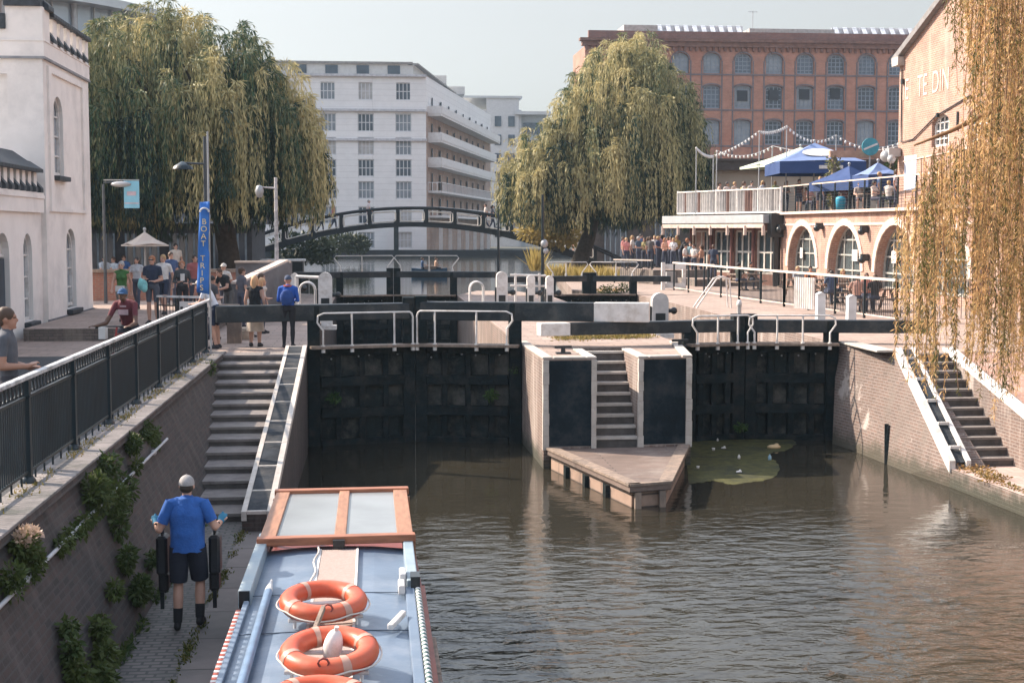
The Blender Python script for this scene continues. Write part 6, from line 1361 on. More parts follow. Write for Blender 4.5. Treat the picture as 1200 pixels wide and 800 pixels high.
def body(kind, female=False, vox=.0125, big=False):
    key = (kind, female, big)
    if key in BODY: return BODY[key]
    J = skeleton(kind); segs = []; mb = MB()
    def seg(a, b, ra, rb, slot, n=12, flat=1.0):
        a = np.array(a, float); b = np.array(b, float); segs.append((a, b, ra, rb, slot)); d = Vector(b-a); L = d.length
        K = 5; q = d.to_track_quat('Z', 'Y').to_matrix(); V = []
        mb.tube([Vector(a+(b-a)*k/K) for k in range(K+1)], [ra+(rb-ra)*k/K for k in range(K+1)], n); mb.ell(a, ra, nu=n, nv=8); mb.ell(b, rb, nu=n, nv=8)
    sw = .94 if female else 1.0
    if female:
        for n in 'LR': J['sh'+n] = J['sh'+n]*np.array((.90, 1, 1))
    pel, ch, nk, hd = J['pel'], J['chest'], J['neck'], J['head']
    # trunk: elliptical rings
    rings = [(-.09, .150, .112), (0, .168 if not female else .178, .120), (.30, .150 if not female else .138, .108), (.62, .165*sw, .118), (.88, .178*sw, .115), (1.0, .150*sw, .095), (1.12, .085, .075)]
    V = []; top = nk; nR = 18; ax = Vector(top-pel); ad = ax.normalized(); xx = Vector((1, 0, 0)); yy = ad.cross(xx).normalized()
    for f, rx, ry in rings:
        c = Vector(pel)+ax*f*.93
        V += [c+xx*math.cos(2*PI*i/nR)*rx+yy*math.sin(2*PI*i/nR)*ry for i in range(nR)]
    mb.add(V, [(k*nR+i, k*nR+(i+1) % nR, (k+1)*nR+(i+1) % nR, (k+1)*nR+i) for k in range(len(rings)-1) for i in range(nR)]+[tuple(range(nR))[::-1], tuple(range((len(rings)-1)*nR, len(rings)*nR))])
    segs.append((pel+(top-pel)*.12, pel+(top-pel)*.86, .14, .14, 1)); segs.append((pel-(top-pel)*.06, pel+(top-pel)*.06, .15, .15, 8))
    if female:
        for s in (-1, 1): mb.ell(Vector(ch)+Vector((s*.07, 0, 0))-yy*-.075*(-1 if yy.y > 0 else 1)*1.0, .07)
    seg(nk-np.array((0, 0, .03)), hd-np.array((0, -.01, .07)), .056, .052, 0)
    H = Vector(hd); f = Vector((0, -1, 0))
    mb.ell(H+Vector((0, .012, .022)), (.076, .096, .100), nu=16, nv=12); mb.ell(H+Vector((0, -.028, -.048)), (.056, .062, .068), nu=14, nv=10)   # skull, jaw
    mb.ell(H+Vector((0, -.092, -.012)), (.014, .022, .024)); mb.ell(H+Vector((0, -.082, .028)), (.042, .014, .010)); mb.ell(H+Vector((0, -.080, -.055)), (.024, .012, .009)); mb.ell(H+Vector((0, -.078, -.093)), (.022, .016, .016))
    for s in (-1, 1): mb.ell(H+Vector((s*.078, .012, -.005)), (.012, .02, .032))
    segs.append((hd-np.array((0, 0, .06)), hd+np.array((0, 0, .04)), .08, .09, 0))
    hr = .012 if not big else .0105
    for s, n in ((-1, 'L'), (1, 'R')):
        sh, elb, wr, ha = (J[k+n] for k in ('sh', 'el', 'wr', 'hd')); m_ = sh+(elb-sh)*.62
        r = .9 if female else 1
        seg(ch+(sh-ch)*.55+np.array((0, 0, .07)), sh, .075*r, .062*r, 1)
        seg(sh, m_, .060*r, .050*r, 2); seg(m_, elb, .050*r, .043*r, 3); seg(elb, wr, .045*r, .030*r, 3)
        d = ha-wr; d = d/np.linalg.norm(d); side = np.cross(d, np.array((0, 0, 1.0) if abs(d[2]) < .8 else (0, 1.0, 0))); side /= np.linalg.norm(side); nrm = np.cross(side, d)
        pc = wr+d*.055
        segs.append((wr, wr+d*.09, .035, .035, 0))
        mb.ell(pc, (.040, .020, .050), nu=10, nv=8, M=Matrix((side, nrm, d)).transposed())
        mb.tube([wr, wr+d*.03], [.028, .028], 8)
        for k in range(4):     # four fingers of different length, curled
            o = side*(k-1.5)*.0205; l = (.062, .075, .070, .055)[k]; a = wr+d*.088+o; c = a+d*l*.55+nrm*-.006; e = c+d*l*.35-nrm*l*.35
            mb.tube([wr+d*.06+o*.9, a, c, e], [hr*1.05, hr, hr*.95, hr*.8], 7)
        th = wr+d*.03+side*.030*(1 if s < 0 else -1); mb.tube([wr+d*.02, th, th+d*.03+side*.022*(1 if s < 0 else -1), th+d*.06+side*.018*(1 if s < 0 else -1)-nrm*.01], [.016, .015, .0135, .011], 7)
        hp, kn, an, to = (J[k+n] for k in ('hip', 'kn', 'an', 'to')); kq = hp+(kn-hp)*.80
        seg(hp, kq, .092 if not female else .095, .066, 4); seg(kq, kn, .064, .056, 5); seg(kn, kn+(an-kn)*.35, .055, .060, 5); seg(kn+(an-kn)*.35, an, .060, .038, 5)
        td = to-an; hl = an+np.array((0, .045, -.045)); seg(an, hl, .042, .040, 6); seg(hl, to, .040, .032, 6); seg(an, an+(to-an)*.55, .040, .036, 6)
    me = mb.mesh('tmp'); o = bpy.data.objects.new('tmp', me); COL.objects.link(o)
    md = o.modifiers.new('r', 'REMESH'); md.mode = 'VOXEL'; md.voxel_size = vox; sm = o.modifiers.new('s', 'SMOOTH'); sm.factor = .45; sm.iterations = 2
    dg = bpy.context.evaluated_depsgraph_get(); out_ = bpy.data.meshes.new_from_object(o.evaluated_get(dg)); bpy.data.objects.remove(o)
    n = len(out_.polygons); C = np.zeros(n*3); out_.polygons.foreach_get('center', C); C = C.reshape(-1, 3); best = np.full(n, 9.); slot = np.zeros(n, int)
    for a, b, ra, rb, sl in segs:
        d = b-a; L2 = d @ d+1e-9; t = np.clip(((C-a) @ d)/L2, 0, 1); dist = np.linalg.norm(C-(a+t[:, None]*d), axis=1)-(ra+(rb-ra)*t)
        m = dist < best; best[m] = dist[m]; slot[m] = sl
    for s in (-1, 1):
        e = hd+np.array((s*.031, -.085, .012)); slot[np.linalg.norm((C-e)*np.array((.8, .6, 1.3)), axis=1) < .0135] = 7
    out_.materials.clear()
    for k in range(SEG_MATS): out_.materials.append(None)
    out_.polygons.foreach_set('material_index', slot.astype(np.int32)); out_.polygons.foreach_set('use_smooth', np.ones(n, bool)); out_.update(); out_.name = 'body'
    BODY[key] = (out_, J); return BODY[key]
CC = {}
def cloth(c, rough=.85):
    c = tuple(c)
    if c not in CC: CC[c] = mat('fabric_%d' % len(CC), c, rough, .16, 9, .25, 30)
    return CC[c]
SKIN = [mat('skin_light', (.46, .27, .20), .55, .1, 6), mat('skin_tan', (.36, .19, .13), .55, .1, 6), mat('skin_dark', (.12, .065, .045), .5, .1, 6)]
M_eye = mat('eye_dark', (.02, .018, .018), .3)
HAIRM = {'brown': (.07, .04, .025), 'black': (.018, .015, .015), 'blond': (.36, .23, .11), 'grey': (.32, .30, .29), 'ginger': (.28, .11, .045), 'peach': (.55, .33, .18)}
HM = {}
def hairmesh(style):
    if style in HM: return HM[style]
    mb = MB()
    if style in ('cap',):
        mb.ell((0, .012, .030), (.088, .108, .098), nu=18, nv=7, v0=0, v1=.55); V = []
        mb.add([(x*.075, -.075-.10*math.sqrt(max(0, 1-x*x)), .035-.012*abs(x)) for x in np.linspace(-1, 1, 11)]+[(x*.078, -.06, .045) for x in np.linspace(-1, 1, 11)], [(k, k+1, 12+k, 11+k) for k in range(10)])
        mb.ell((0, .012, .128), .010, nu=6, nv=4)
    else:
        mb.ell((0, .022, .034), (.086, .102, .100), nu=18, nv=9, v0=0, v1=.62)
        if style == 'long':
            mb.tube([(0, .075, .03), (0, .085, -.08), (0, .075, -.2)], [.075, .075, .045], 10); mb.tube([(-.075, .03, .0), (-.078, .035, -.13)], [.03, .025], 7); mb.tube([(.075, .03, .0), (.078, .035, -.13)], [.03, .025], 7)
        if style == 'bun': mb.ell((0, .10, .09), .05)
        if style == 'short': mb.ell((0, .06, -.01), (.074, .062, .07), nu=14, nv=8)
    me = mb.mesh('hair_'+style); me.materials.append(None); HM[style] = me; return me
def person(label, kind, loc, rz, shirt, pants=(.03, .035, .05), sleeve='shirt', fore=None, shin=None, shoe=(.03, .03, .035), skin=0, hair=('short', 'brown'), fem=False, h=1.75, grp=None, sock=None, face=True, big=False, vox=.0125, group_obj=None):
    me, J = body(kind, fem, vox, big); o = bpy.data.objects.new('person', me); COL.objects.link(o)
    o.location = loc; o.rotation_euler = (0, 0, rz); k = h/1.75; o.scale = (k, k, k); tag(o, label, 'person', grp)
    S = SKIN[skin]; sh = cloth(shirt); pt = cloth(pants) if pants else S
    ms = [S, sh, sh if sleeve == 'shirt' else S, (cloth(fore) if fore else S), pt, (cloth(shin) if shin else S), cloth(shoe), M_eye, pt]
    for i, m in enumerate(ms): o.material_slots[i].link = 'OBJECT'; o.material_slots[i].material = m
    st, hc = hair; hm = hairmesh(st); ho = bpy.data.objects.new('cap' if st == 'cap' else 'hair', hm); COL.objects.link(ho); ho.parent = o; ho.location = J['head']
    ho.material_slots[0].link = 'OBJECT'; ho.material_slots[0].material = cloth(hc) if not isinstance(hc, str) else cloth(HAIRM[hc], .6)
    return o
def subpart(o, mb, name, m, loc=(0, 0, 0)):
    s = link(name, mb.mesh(name), [m], o); s.location = loc; return s
def skirt(o, top, bot, r0, r1, m, name='skirt'):
    mb = MB(); n = 24; V = []; K = 6
    for j in range(K+1):
        z = top+(bot-top)*j/K; r = r0+(r1-r0)*j/K
        for i in range(n): a = 2*PI*i/n; q = 1+.05*math.sin(a*6)*j/K; V.append((r*q*math.cos(a), r*q*.8*math.sin(a), z))
    mb.add(V, [(j*n+i, (j+1)*n+i, (j+1)*n+(i+1) % n, j*n+(i+1) % n) for j in range(K) for i in range(n)], 0, True); return subpart(o, mb, name, m)
def at(px, Y, z=ZQ): return Vector((Q(px, 300, Y).x, Y, z))
navy, black, white, grey_ = (.022, .032, .06), (.016, .017, .02), (.62, .60, .58), (.22, .23, .25)
# the man walking along the towpath
hero = person('man in a blue polo shirt and pale cap walking away along the towpath', 'carry', (-2.17, 16.55, ZT+.005), PI, (.025, .10, .34), (.015, .018, .03), shoe=(.014, .014, .016), hair=('cap', (.30, .285, .28)), h=1.79, big=True, vox=.009)
J = BODY[('carry', False, True)][1]
mb = MB(); mb.ell((0, .045, -.015), (.078, .072, .062), nu=16, nv=8); subpart(hero, mb, 'hair', cloth((.04, .03, .022)), Vector(J['head']))
def polyshell(o, rings, m, name, n=28):
    mb = MB(); V = []
    for c, rx, ry in rings: V += [(c[0]+rx*math.cos(2*PI*i/n)*(1+.02*math.sin(i*2.3)), c[1]+ry*math.sin(2*PI*i/n), c[2]+.008*math.sin(i*1.7)) for i in range(n)]
    mb.add(V, [(k*n+i, (k+1)*n+i, (k+1)*n+(i+1) % n, k*n+(i+1) % n) for k in range(len(rings)-1) for i in range(n)], 0, True); s = subpart(o, mb, name, m); return s
Mp = mat('polo_blue', (.025, .10, .34), .9, .2, 5, .9, 7)
polyshell(hero, [((0, .01, 1.475), .075, .07), ((0, .01, 1.44), .13, .10), ((0, .0, 1.38), .195, .135), ((0, .0, 1.28), .205, .145), ((0, 0, 1.15), .19, .145), ((0, 0, 1.02), .188, .145), ((0, 0, .90), .196, .152)], Mp, 'polo_shirt')
mb = MB(); mb.tube([Vector((.062*math.cos(2*PI*k/12), .012+.058*math.sin(2*PI*k/12), 1.505-.012*math.sin(2*PI*k/12))) for k in range(12)], .018, 6, closed=True); subpart(hero, mb, 'collar', Mp)
for n in 'LR':
    a, b = Vector(J['sh'+n]), Vector(J['el'+n]); mb = MB(); mb.tube([a.lerp(b, -.12), a.lerp(b, .2), a.lerp(b, .74)], [.072, .073, .066], 14, cap=False); subpart(hero, mb, 'sleeve', Mp)
    a, b = Vector(J['hip'+n]), Vector(J['kn'+n]); mb = MB(); mb.tube([a.lerp(b, -.05), a.lerp(b, .35), a.lerp(b, .9)], [.112, .112, .100], 16, cap=False); subpart(hero, mb, 'shorts_leg', cloth((.015, .018, .03)))
    a, b = Vector(J['kn'+n]), Vector(J['an'+n]); mb = MB(); mb.tube([a.lerp(b, .62), a.lerp(b, 1.0)], [.056, .050], 12, cap=False); subpart(hero, mb, 'sock', cloth(black))
    w0, w1 = Vector(J['wr'+n]), Vector(J['hd'+n]); d = (w1-w0).normalized(); mb = MB(); mb.tube([w0-d*.015, w0+d*.02, w0+d*.06, w0+d*.10], [.036, .036, .05, .045], 10); 
    for k in range(4): sd_ = d.cross(Vector((0, 0, 1))).normalized(); mb.tube([w0+d*.09+sd_*(k-1.5)*.021, w0+d*(.13+.008*(k in (1, 2)))+sd_*(k-1.5)*.021, w0+d*.145+sd_*(k-1.5)*.021+Vector((0, 0, -.025))], .0125, 6)
    mb.tube([w0+d*.04, w0+d*.06+Vector((0, 0, .035)), w0+d*.10+Vector((0, 0, .045))], .014, 6); subpart(hero, mb, 'glove', cloth((.03, .16, .26)))
for s, lb in ((1, 'black buoyancy bag hanging from the left forearm of the man in blue'), (-1, 'black buoyancy bag hanging from the right forearm of the man in blue')):
    c = Vector((-2.17+s*-.30, 16.55+.10, ZT+.74)); t = thing('carried_bag', lb, 'bag', c, 'bags carried by the man in blue'); mb = MB()
    mb.obox((0, .02, .12), .13, .26, .46); mb.obox((.01*s, .03, -.2), .115, .22, .24); link('bag', mb.mesh('bag'), [mat('nylon_black', (.012, .014, .018), .45, .4, 4, .3, 15)], t).modifiers.new('b', 'BEVEL').width = .03
    mb = MB(); mb.tube([(0, -.05, .34), (0, -.06, .46), (-.06*s, -.1, .50), (0, .05, .46), (0, .05, .34)], .014, 5); link('strap', mb.mesh('strap'), [M_black], t); mb = MB(); mb.bar((0, -.1, -.3), (0, -.1, -.5), .045, .02); link('strap', mb.mesh('strap'), [M_black], t)

# people on the left plaza and around the left gate
zp = ZQ+.32
mb = MB(); mb.prism([(-8.9, 37.2), (-4.7, 37.2), (-4.4, 39.0), (-4.4, 51.9), (-12.4, 51.9), (-12.4, 47), (-8.9, 47)], ZQ-.3, ZQ+.32, 1, 0); struct('raised_plaza', mb, [M_pave, M_stone])
o = person('woman in a green patterned top walking towards the camera beside the white house', 'walk', at(142, 39.5, zp), -.1, (.045, .13, .035), (.20, .19, .18), 'skin', shin=(.2, .19, .18), fem=True, hair=('bun', 'grey'), h=1.66, skin=0)
mb = MB(); mb.obox((.0, -.2, .98), .24, .1, .16); subpart(o, mb, 'waist_bag', cloth(white))
o = person('man in navy T-shirt, grey shorts and sunglasses carrying a turquoise bag', 'hold', at(178, 38.8, zp), -.2, navy, (.075, .085, .11), hair=('short', 'ginger'), h=1.82)
mb = MB(); mb.bar((-.066, -.108, 1.655), (.066, -.108, 1.655), .02, .028); subpart(o, mb, 'sunglasses', M_black)
mb = MB(); mb.ell((-.15, -.33, 1.06), (.14, .06, .15)); mb.ell((-.10, -.34, .98), (.09, .07, .12)); mb.ell((-.2, -.32, 1.15), (.07, .05, .09)); b_ = mb.build('turquoise_bag', [mat('bag_turquoise', (.20, .50, .50), .6, .3, 6)]); b_.location = at(178, 38.8, zp); b_.rotation_euler = (0, 0, -.2); tag(b_, 'turquoise bag held by the man in navy T-shirt', 'bag')
person('man in a white T-shirt half hidden behind the man in navy', 'walk', at(191, 43, zp), -.3, white, navy, hair=('short', 'blond'), h=1.78)
o = person('woman in a dark cardigan over a white top looking at her cup', 'hold', at(213, 40, zp), .2, (.05, .055, .06), (.02, .02, .025), fore=(.05, .055, .06), shin=(.02, .02, .025), fem=True, hair=('bun', 'ginger'), h=1.66)
mb = MB(); mb.obox((0, -.125, 1.28), .12, .05, .2); subpart(o, mb, 'white_top', cloth(white))
c = at(151, 28.2); rider = person('boy in a maroon T-shirt and blue cap riding a bicycle towards the camera', 'cycle', c, -.25, (.13, .03, .04), (.03, .03, .04), skin=2, hair=('cap', (.03, .09, .20)), h=1.80)
mb = MB(); mb.bar((-.1, -.31, 1.22), (.1, -.31, 1.22), .012, .1); mb.bar((-.06, -.31, 1.33), (.06, -.31, 1.33), .012, .03); subpart(rider, mb, 'shirt_print', cloth((.42, .30, .32)))
bk = thing('bicycle', 'bicycle ridden by the boy in maroon behind the railing', 'bicycle', c, None, -.25)
for nm, y in (('front_wheel', -.85), ('rear_wheel', .25)):
    mb = MB(); mb.tube([(0, y+.33*math.cos(2*PI*k/24), .34+.33*math.sin(2*PI*k/24)) for k in range(24)], .02, 6, closed=True); wv = link('wheel', mb.mesh('wheel'), [M_black], bk)
    mb = MB()
    for k in range(8): mb.cyl((0, y, .34), (0, y+.32*math.cos(k*PI/4), .34+.32*math.sin(k*PI/4)), .004, n=4)
    link('spokes', mb.mesh('spokes'), [M_grey], wv)
mb = MB(); mb.tube([(0, .25, .34), (0, -.15, .34), (0, -.62, .86), (0, .1, .82), (0, .25, .34)], .02, 6); mb.tube([(0, -.15, .34), (0, .14, .92)], .02, 6); mb.tube([(0, -.85, .34), (0, -.66, .86), (0, -.62, .98)], .02, 6); link('frame', mb.mesh('frame'), [mat('bike_red', (.30, .03, .03), .4)], bk)
mb = MB(); mb.tube([(-.44, -.6, .96), (-.2, -.62, 1.0), (.2, -.62, 1.0), (.30, -.6, .96)], .017, 6); link('handlebar', mb.mesh('handlebar'), [M_black], bk)
mb = MB(); mb.obox((0, .15, .93), .14, .26, .05); link('saddle', mb.mesh('saddle'), [M_black], bk)
mb = MB(); mb.obox((-.22, -.74, .88), .13, .13, .22); link('basket', mb.mesh('basket'), [M_white], bk)
c = at(4, 17.4); o = person('man in a grey T-shirt leaning on the railing at the left edge', 'hold', Vector((-4.26, 17.0, ZQ)), PI/2+.1, (.085, .09, .105), (.05, .05, .06), hair=('short', 'brown'), shin=(.05, .05, .06), h=1.92, skin=1)
o = person('man in a white polo shirt and navy shorts reaching over the beam', 'lean', at(252, 34.5), PI+.5+.9, (.62, .64, .68), (.02, .03, .06), hair=('cap', (.5, .46, .42)), h=1.74)
person('man in a black T-shirt leaning by the dark parapet beneath the willow', 'lean', at(268, 43), -.7, (.02, .022, .025), (.10, .10, .10), shin=(.1, .1, .1), hair=('short', 'brown'), h=1.8)
o = person('woman in a black vest and cream skirt with her back to the camera', 'stand', at(298, 35.0), PI-.2, (.012, .013, .016), None, 'skin', hair=('long', 'peach'), fem=True, h=1.72, skin=0); skirt(o, 1.0, .38, .165, .22, cloth((.50, .44, .38)))
o = person('woman in an orange top with loose peach hair beyond the woman in black', 'lean', at(291, 38.2), PI/2+.4, (.50, .20, .11), (.5, .45, .4), hair=('long', 'peach'), fem=True, h=1.66, skin=0)
o = person('man in a bright blue jacket and black trousers watching the lock', 'hold', at(337, 34.6), PI-.15, (.02, .085, .36), (.016, .017, .022), fore=(.02, .085, .36), shin=(.016, .017, .022), hair=('cap', (.06, .08, .13)), h=1.74)
mb = MB(); mb.ell((0, .15, 1.22), (.17, .06, .2)); subpart(o, mb, 'hood', cloth((.02, .06, .22))); mb = MB(); mb.tube([(.09*math.cos(a), .02+.09*math.sin(a), 1.5) for a in np.linspace(0, 6.283, 13)[:-1]], .02, 6, closed=True); subpart(o, mb, 'collar', cloth((.45, .10, .08)))
person('man in a pale blue shirt standing behind the dark parapet', 'hold', at(316, 50), PI/2, (.40, .50, .58), navy, fore=(.4, .5, .58), shin=navy, hair=('short', 'ginger'), h=1.78)
# people further back under the left willow
for px, Y, z, kind, rz, sh, hr, lb, hh in ((122, 57, ZQ+.5, 'sit', .8, (.40, .45, .50), ('short', 'black'), 'seated man in a pale shirt beside the cafe umbrella', 1.75), (133, 58, ZQ+.45, 'sit', -.6, (.45, .5, .55), ('short', 'brown'), 'second seated guest in a pale shirt under the cafe umbrella', 1.72),
                                        (206, 57, ZQ+.55, 'stand', .4, (.52, .46, .40), ('short', 'black'), 'person in a cream top standing right of the cafe umbrella', 1.75), (145, 59, ZQ+.5, 'sit', .2, (.05, .12, .30), ('short', 'brown'), 'seated guest in a blue top in the shade of the willow', 1.72)):
    person(lb, kind, at(px, Y, z), rz, sh, (.05, .05, .06), hair=hr, shin=(.05, .05, .06), h=hh)
mb = MB()
for px in (122, 133, 145): p = at(px, 57.3, ZQ); mb.box(p.x-.35, p.x+.35, 56.9, 58.9, ZQ, ZQ+.9)
struct('cafe_platform', mb, [MC['shed_dark']])
# on the footbridge
for x, sh, hr, lb, rz in ((Q(432, 240, 99.6).x, (.60, .52, .52), ('short', 'grey'), 'person in a pale pink top on the crown of the footbridge', PI/2), (Q(391, 260, 99.6).x, (.50, .18, .16), ('long', 'blond'), 'person in a red and white top on the left of the footbridge', PI/2), (Q(569, 250, 99.6).x, (.5, .45, .42), ('short', 'brown'), 'person in a pale top at the right of the footbridge', -PI/2), (Q(577, 250, 99.6).x, (.08, .08, .1), ('long', 'black'), 'person in dark clothes at the right of the footbridge', PI/2), (Q(376, 260, 99.8).x, (.10, .12, .16), ('short', 'black'), 'person in dark clothes half behind willow strands on the footbridge', PI/2)):
    person(lb, 'walk', Vector((x, 99.6, zb_(x)+.1)), rz, sh, navy, hair=hr, shin=navy, h=1.76, grp='people crossing the footbridge')
# people in the small boat
for dx, sh, lb in ((-.5, (.05, .10, .2), 'paddler in a dark blue top in the small boat'), (.5, (.6, .4, .3), 'paddler in a peach top in the small boat')): p = Q(503, 311, 104); person(lb, 'sit', Vector((p.x+dx, 104, ZU+.05)), PI/2, sh, hair=('short', 'brown'), h=1.7)
# drinkers standing at the far quay fence and around the tables
g1 = 'drinkers by the far quay fence'
LST = [(734, 77, (.60, .24, .22), ('bun', 'blond'), 1, 'woman in a coral top with a blond bun at the left of the drinkers', 'stand', .3), (748, 76.5, (.07, .10, .14), ('short', 'grey'), 0, 'grey haired man in dark blue among the drinkers', 'hold', .8), (755, 78.5, (.26, .22, .10), ('long', 'brown'), 1, 'woman in an olive top deep among the drinkers', 'hold', -.5), (762, 77, (.10, .09, .09), ('short', 'brown'), 0, 'man in a charcoal top among the drinkers', 'stand', 2.5), (771, 78, (.04, .05, .10), ('short', 'blond'), 0, 'blond man in a navy top near the middle of the drinkers', 'hold', 1),
       (779, 76, (.62, .34, .24), ('long', 'ginger'), 1, 'woman in a peach top by the white barrier', 'hold', .6), (786, 78.5, (.55, .24, .22), ('short', 'black'), 0, 'dark haired man in a pink shirt behind the others', 'hold', -.6), (789, 75.5, (.58, .57, .58), ('long', 'blond'), 1, 'woman in a white top with blond hair by the bar', 'hold', -.4), (797, 76, (.02, .02, .025), ('short', 'ginger'), 0, 'man in a black top leaning towards the bar', 'lean', 1.2), (803, 74.5, (.60, .56, .54), ('short', 'black'), 0, 'waiter in a white shirt by the bar canopy', 'hold', 1.0), (813, 74, (.50, .48, .46), ('short', 'black'), 0, 'man in a pale grey shirt at the long bar table', 'hold', -1), (836, 71.5, (.03, .04, .07), ('short', 'brown'), 0, 'man in a black jacket standing before the bar windows', 'stand', 2.6)]
for px, Y, sh, hr, fem, lb, kind, rz in LST:
    zz = ZQ+(.75 if px < 800 else .35)
    person(lb, kind, at(px, Y, zz), rz, sh, (.05, .06, .09), hair=hr, shin=(.05, .06, .09), fem=bool(fem), h=1.74 if not fem else 1.66, grp=g1, skin=random.choice((0, 0, 1)))
mb = MB(); mb.prism([(14.6, 73.6), (18.0, 73.6), (17.6, 80), (13.0, 80)], ZQ-.2, ZQ+.75, 1, 0); mb.prism([(16.2, 70.6), (19.6, 70.6), (18.2, 73.58), (15.8, 73.58)], ZQ-.2, ZQ+.35, 1, 0); struct('raised_pavement', mb, [M_pave, M_stone])

# more of the crowd
MORE = [(283, 41.5, 0, 'hold', 2.2, (.10, .10, .12), ('short', 'brown'), 'man in charcoal beyond the woman in the orange top', 1.76), (306, 39.5, 0, 'stand', 1.2, (.55, .50, .46), ('long', 'brown'), 'woman in a cream blouse behind the woman in black', 1.64), (228, 44, .32, 'walk', .4, (.30, .10, .10), ('short', 'black'), 'man in a dark red shirt behind the blue flag', 1.76), (160, 46, .32, 'walk', -.2, (.42, .44, .47), ('long', 'black'), 'woman in a light grey top far behind the woman in green', 1.66),
        (200, 48, .32, 'stand', .6, (.05, .09, .20), ('short', 'brown'), 'man in dark blue standing before the terracotta wall', 1.78), (262, 46.5, 0, 'walk', -.5, (.58, .55, .52), ('cap', (.5, .48, .45)), 'man in a white cap and shirt near the black hooded lamp', 1.76), (248, 37.5, 0, 'hold', 2.4, (.06, .06, .07), ('bun', 'black'), 'woman in black beside the man in white polo', 1.64)]
for px, Y, dz, kind, rz, sh, hr, lb, hh in MORE: person(lb, kind, at(px, Y, ZQ+dz), rz, sh, (.06, .07, .10), hair=hr, shin=(.06, .07, .1), h=hh, fem='woman' in lb)
cols_ = [((.50, .20, .18), 'red'), ((.55, .50, .46), 'cream'), ((.10, .16, .30), 'mid blue'), ((.20, .22, .10), 'moss green'), ((.62, .58, .56), 'white'), ((.34, .22, .30), 'mauve'), ((.12, .12, .13), 'charcoal'), ((.45, .33, .14), 'mustard'), ((.22, .34, .38), 'teal grey'), ((.55, .30, .20), 'rust')]
for i, px in enumerate((730, 741, 751, 759, 767, 775, 783, 793, 809, 822)):
    c, nm = cols_[i]; Y = 79.4 if i < 8 else 74.6
    person('drinker in a %s top in the back row by the willow' % nm if i < 8 else 'drinker in a %s top close to the bar windows' % nm, ('hold', 'stand')[i % 2], at(px, Y, ZQ+(.75 if i < 8 else .35)), random.uniform(-2.6, 2.6), c, (.05, .06, .09), hair=(('short', 'long')[i % 2], ('brown', 'blond', 'black')[i % 3]), shin=(.05, .06, .09), fem=bool(i % 2), h=1.70+.08*(i % 3), grp=g1, skin=i % 2)
for i, (px, Y, kind) in enumerate(((847, 78.5, 'hold'), (866, 77.4, 'stand'), (888, 75.8, 'hold'), (902, 75, 'stand'), (915, 74.5, 'hold'), (938, 72.6, 'sit'), (972, 67.5, 'sit'), (992, 66.2, 'stand'), (1009, 63.9, 'hold'), (1034, 61.6, 'sit'))):
    c, nm = cols_[(i*3+4) % 10]; person('%s guest in a %s top further back on the roof terrace' % ({'stand': 'standing', 'hold': 'drinking', 'sit': 'seated'}[kind], nm), kind, Vector((Q(px, 220, Y).x+.3, Y, TF+.005)), random.uniform(-2.6, 2.6), c, (.05, .06, .09), hair=(('long', 'short')[i % 2], ('blond', 'brown', 'black')[i % 3]), shin=(.05, .06, .09), h=1.72, grp='guests on the roof terrace', skin=i % 2, fem=not i % 2)
# tables and seated guests behind the fence
def table(label, px, Y, L=1.8, rz=0, grp='picnic tables by the arches'):
    t = thing('picnic_table', label, 'table', at(px, Y), grp, rz); mb = MB()
    for k in range(4): mb.obox((0, -.3+k*.2, .76), L, .18, .05)
    link('tabletop', mb.mesh('tabletop'), [M_timber], t)
    for y in (-.75, .75): mb = MB(); mb.obox((0, y, .45), L, .28, .05); link('bench', mb.mesh('bench'), [M_timber], t)
    for x in (-L*.35, L*.35):
        mb = MB(); mb.bar((x, -.7, 0), (x, -.2, .74), .08, .06); mb.bar((x, .7, 0), (x, .2, .74), .08, .06); mb.bar((x, -.85, .40), (x, .85, .40), .08, .06); link('legs', mb.mesh('legs'), [M_timber], t)
table('picnic table with the man in orange beside the left arch', 944, 58, 1.8, .1); table('picnic table in front of the middle arch', 985, 53.5, 1.8, .1); table('picnic table nearest the hanging willow', 1022, 48.5, 1.8, .1); table('small table in front of the bar windows', 872, 66, 1.4, .3)
SITS = [(935, 58.6, (.40, .43, .48), ('short', 'blond'), 0, 'guest in a pale grey top at the table by the left arch', .2, 0), (950, 58.8, (.70, .22, .05), ('short', 'black'), 0, 'man in an orange T-shirt at the table by the left arch', -.1, 0), (972, 54.3, (.20, .20, .20), ('short', 'brown'), 0, 'guest in a dark grey top at the middle table', .3, 0), (988, 54.2, (.45, .33, .25), ('long', 'blond'), 1, 'woman with long blond hair at the middle table', 0, 1), (975, 52.4, (.05, .08, .16), ('short', 'black'), 0, 'guest in dark blue with back turned at the middle table', PI, 0), (1016, 49.2, (.55, .22, .16), ('long', 'brown'), 1, 'woman in a coral top at the table nearest the willow', -.2, 1), (1026, 47.6, (.02, .02, .025), ('short', 'brown'), 0, 'man in black with back turned at the table nearest the willow', PI, 0), (1005, 47.7, (.50, .30, .24), ('short', 'brown'), 0, 'guest in a salmon shirt with back turned at the table nearest the willow', PI-.3, 0), (880, 66.8, (.03, .04, .04), ('short', 'black'), 0, 'guest in a black top before the bar windows', .4, 0), (866, 65.2, (.05, .06, .05), ('short', 'black'), 0, 'guest in dark green stooping at the bar table', 2.2, 0)]
for px, Y, sh, hr, fem, lb, rz, _ in SITS: person(lb, 'sit', at(px, Y), rz, sh, (.05, .06, .10), hair=hr, shin=(.05, .06, .1), fem=bool(fem), h=1.72, grp='guests at the outdoor tables', skin=random.choice((0, 1)))
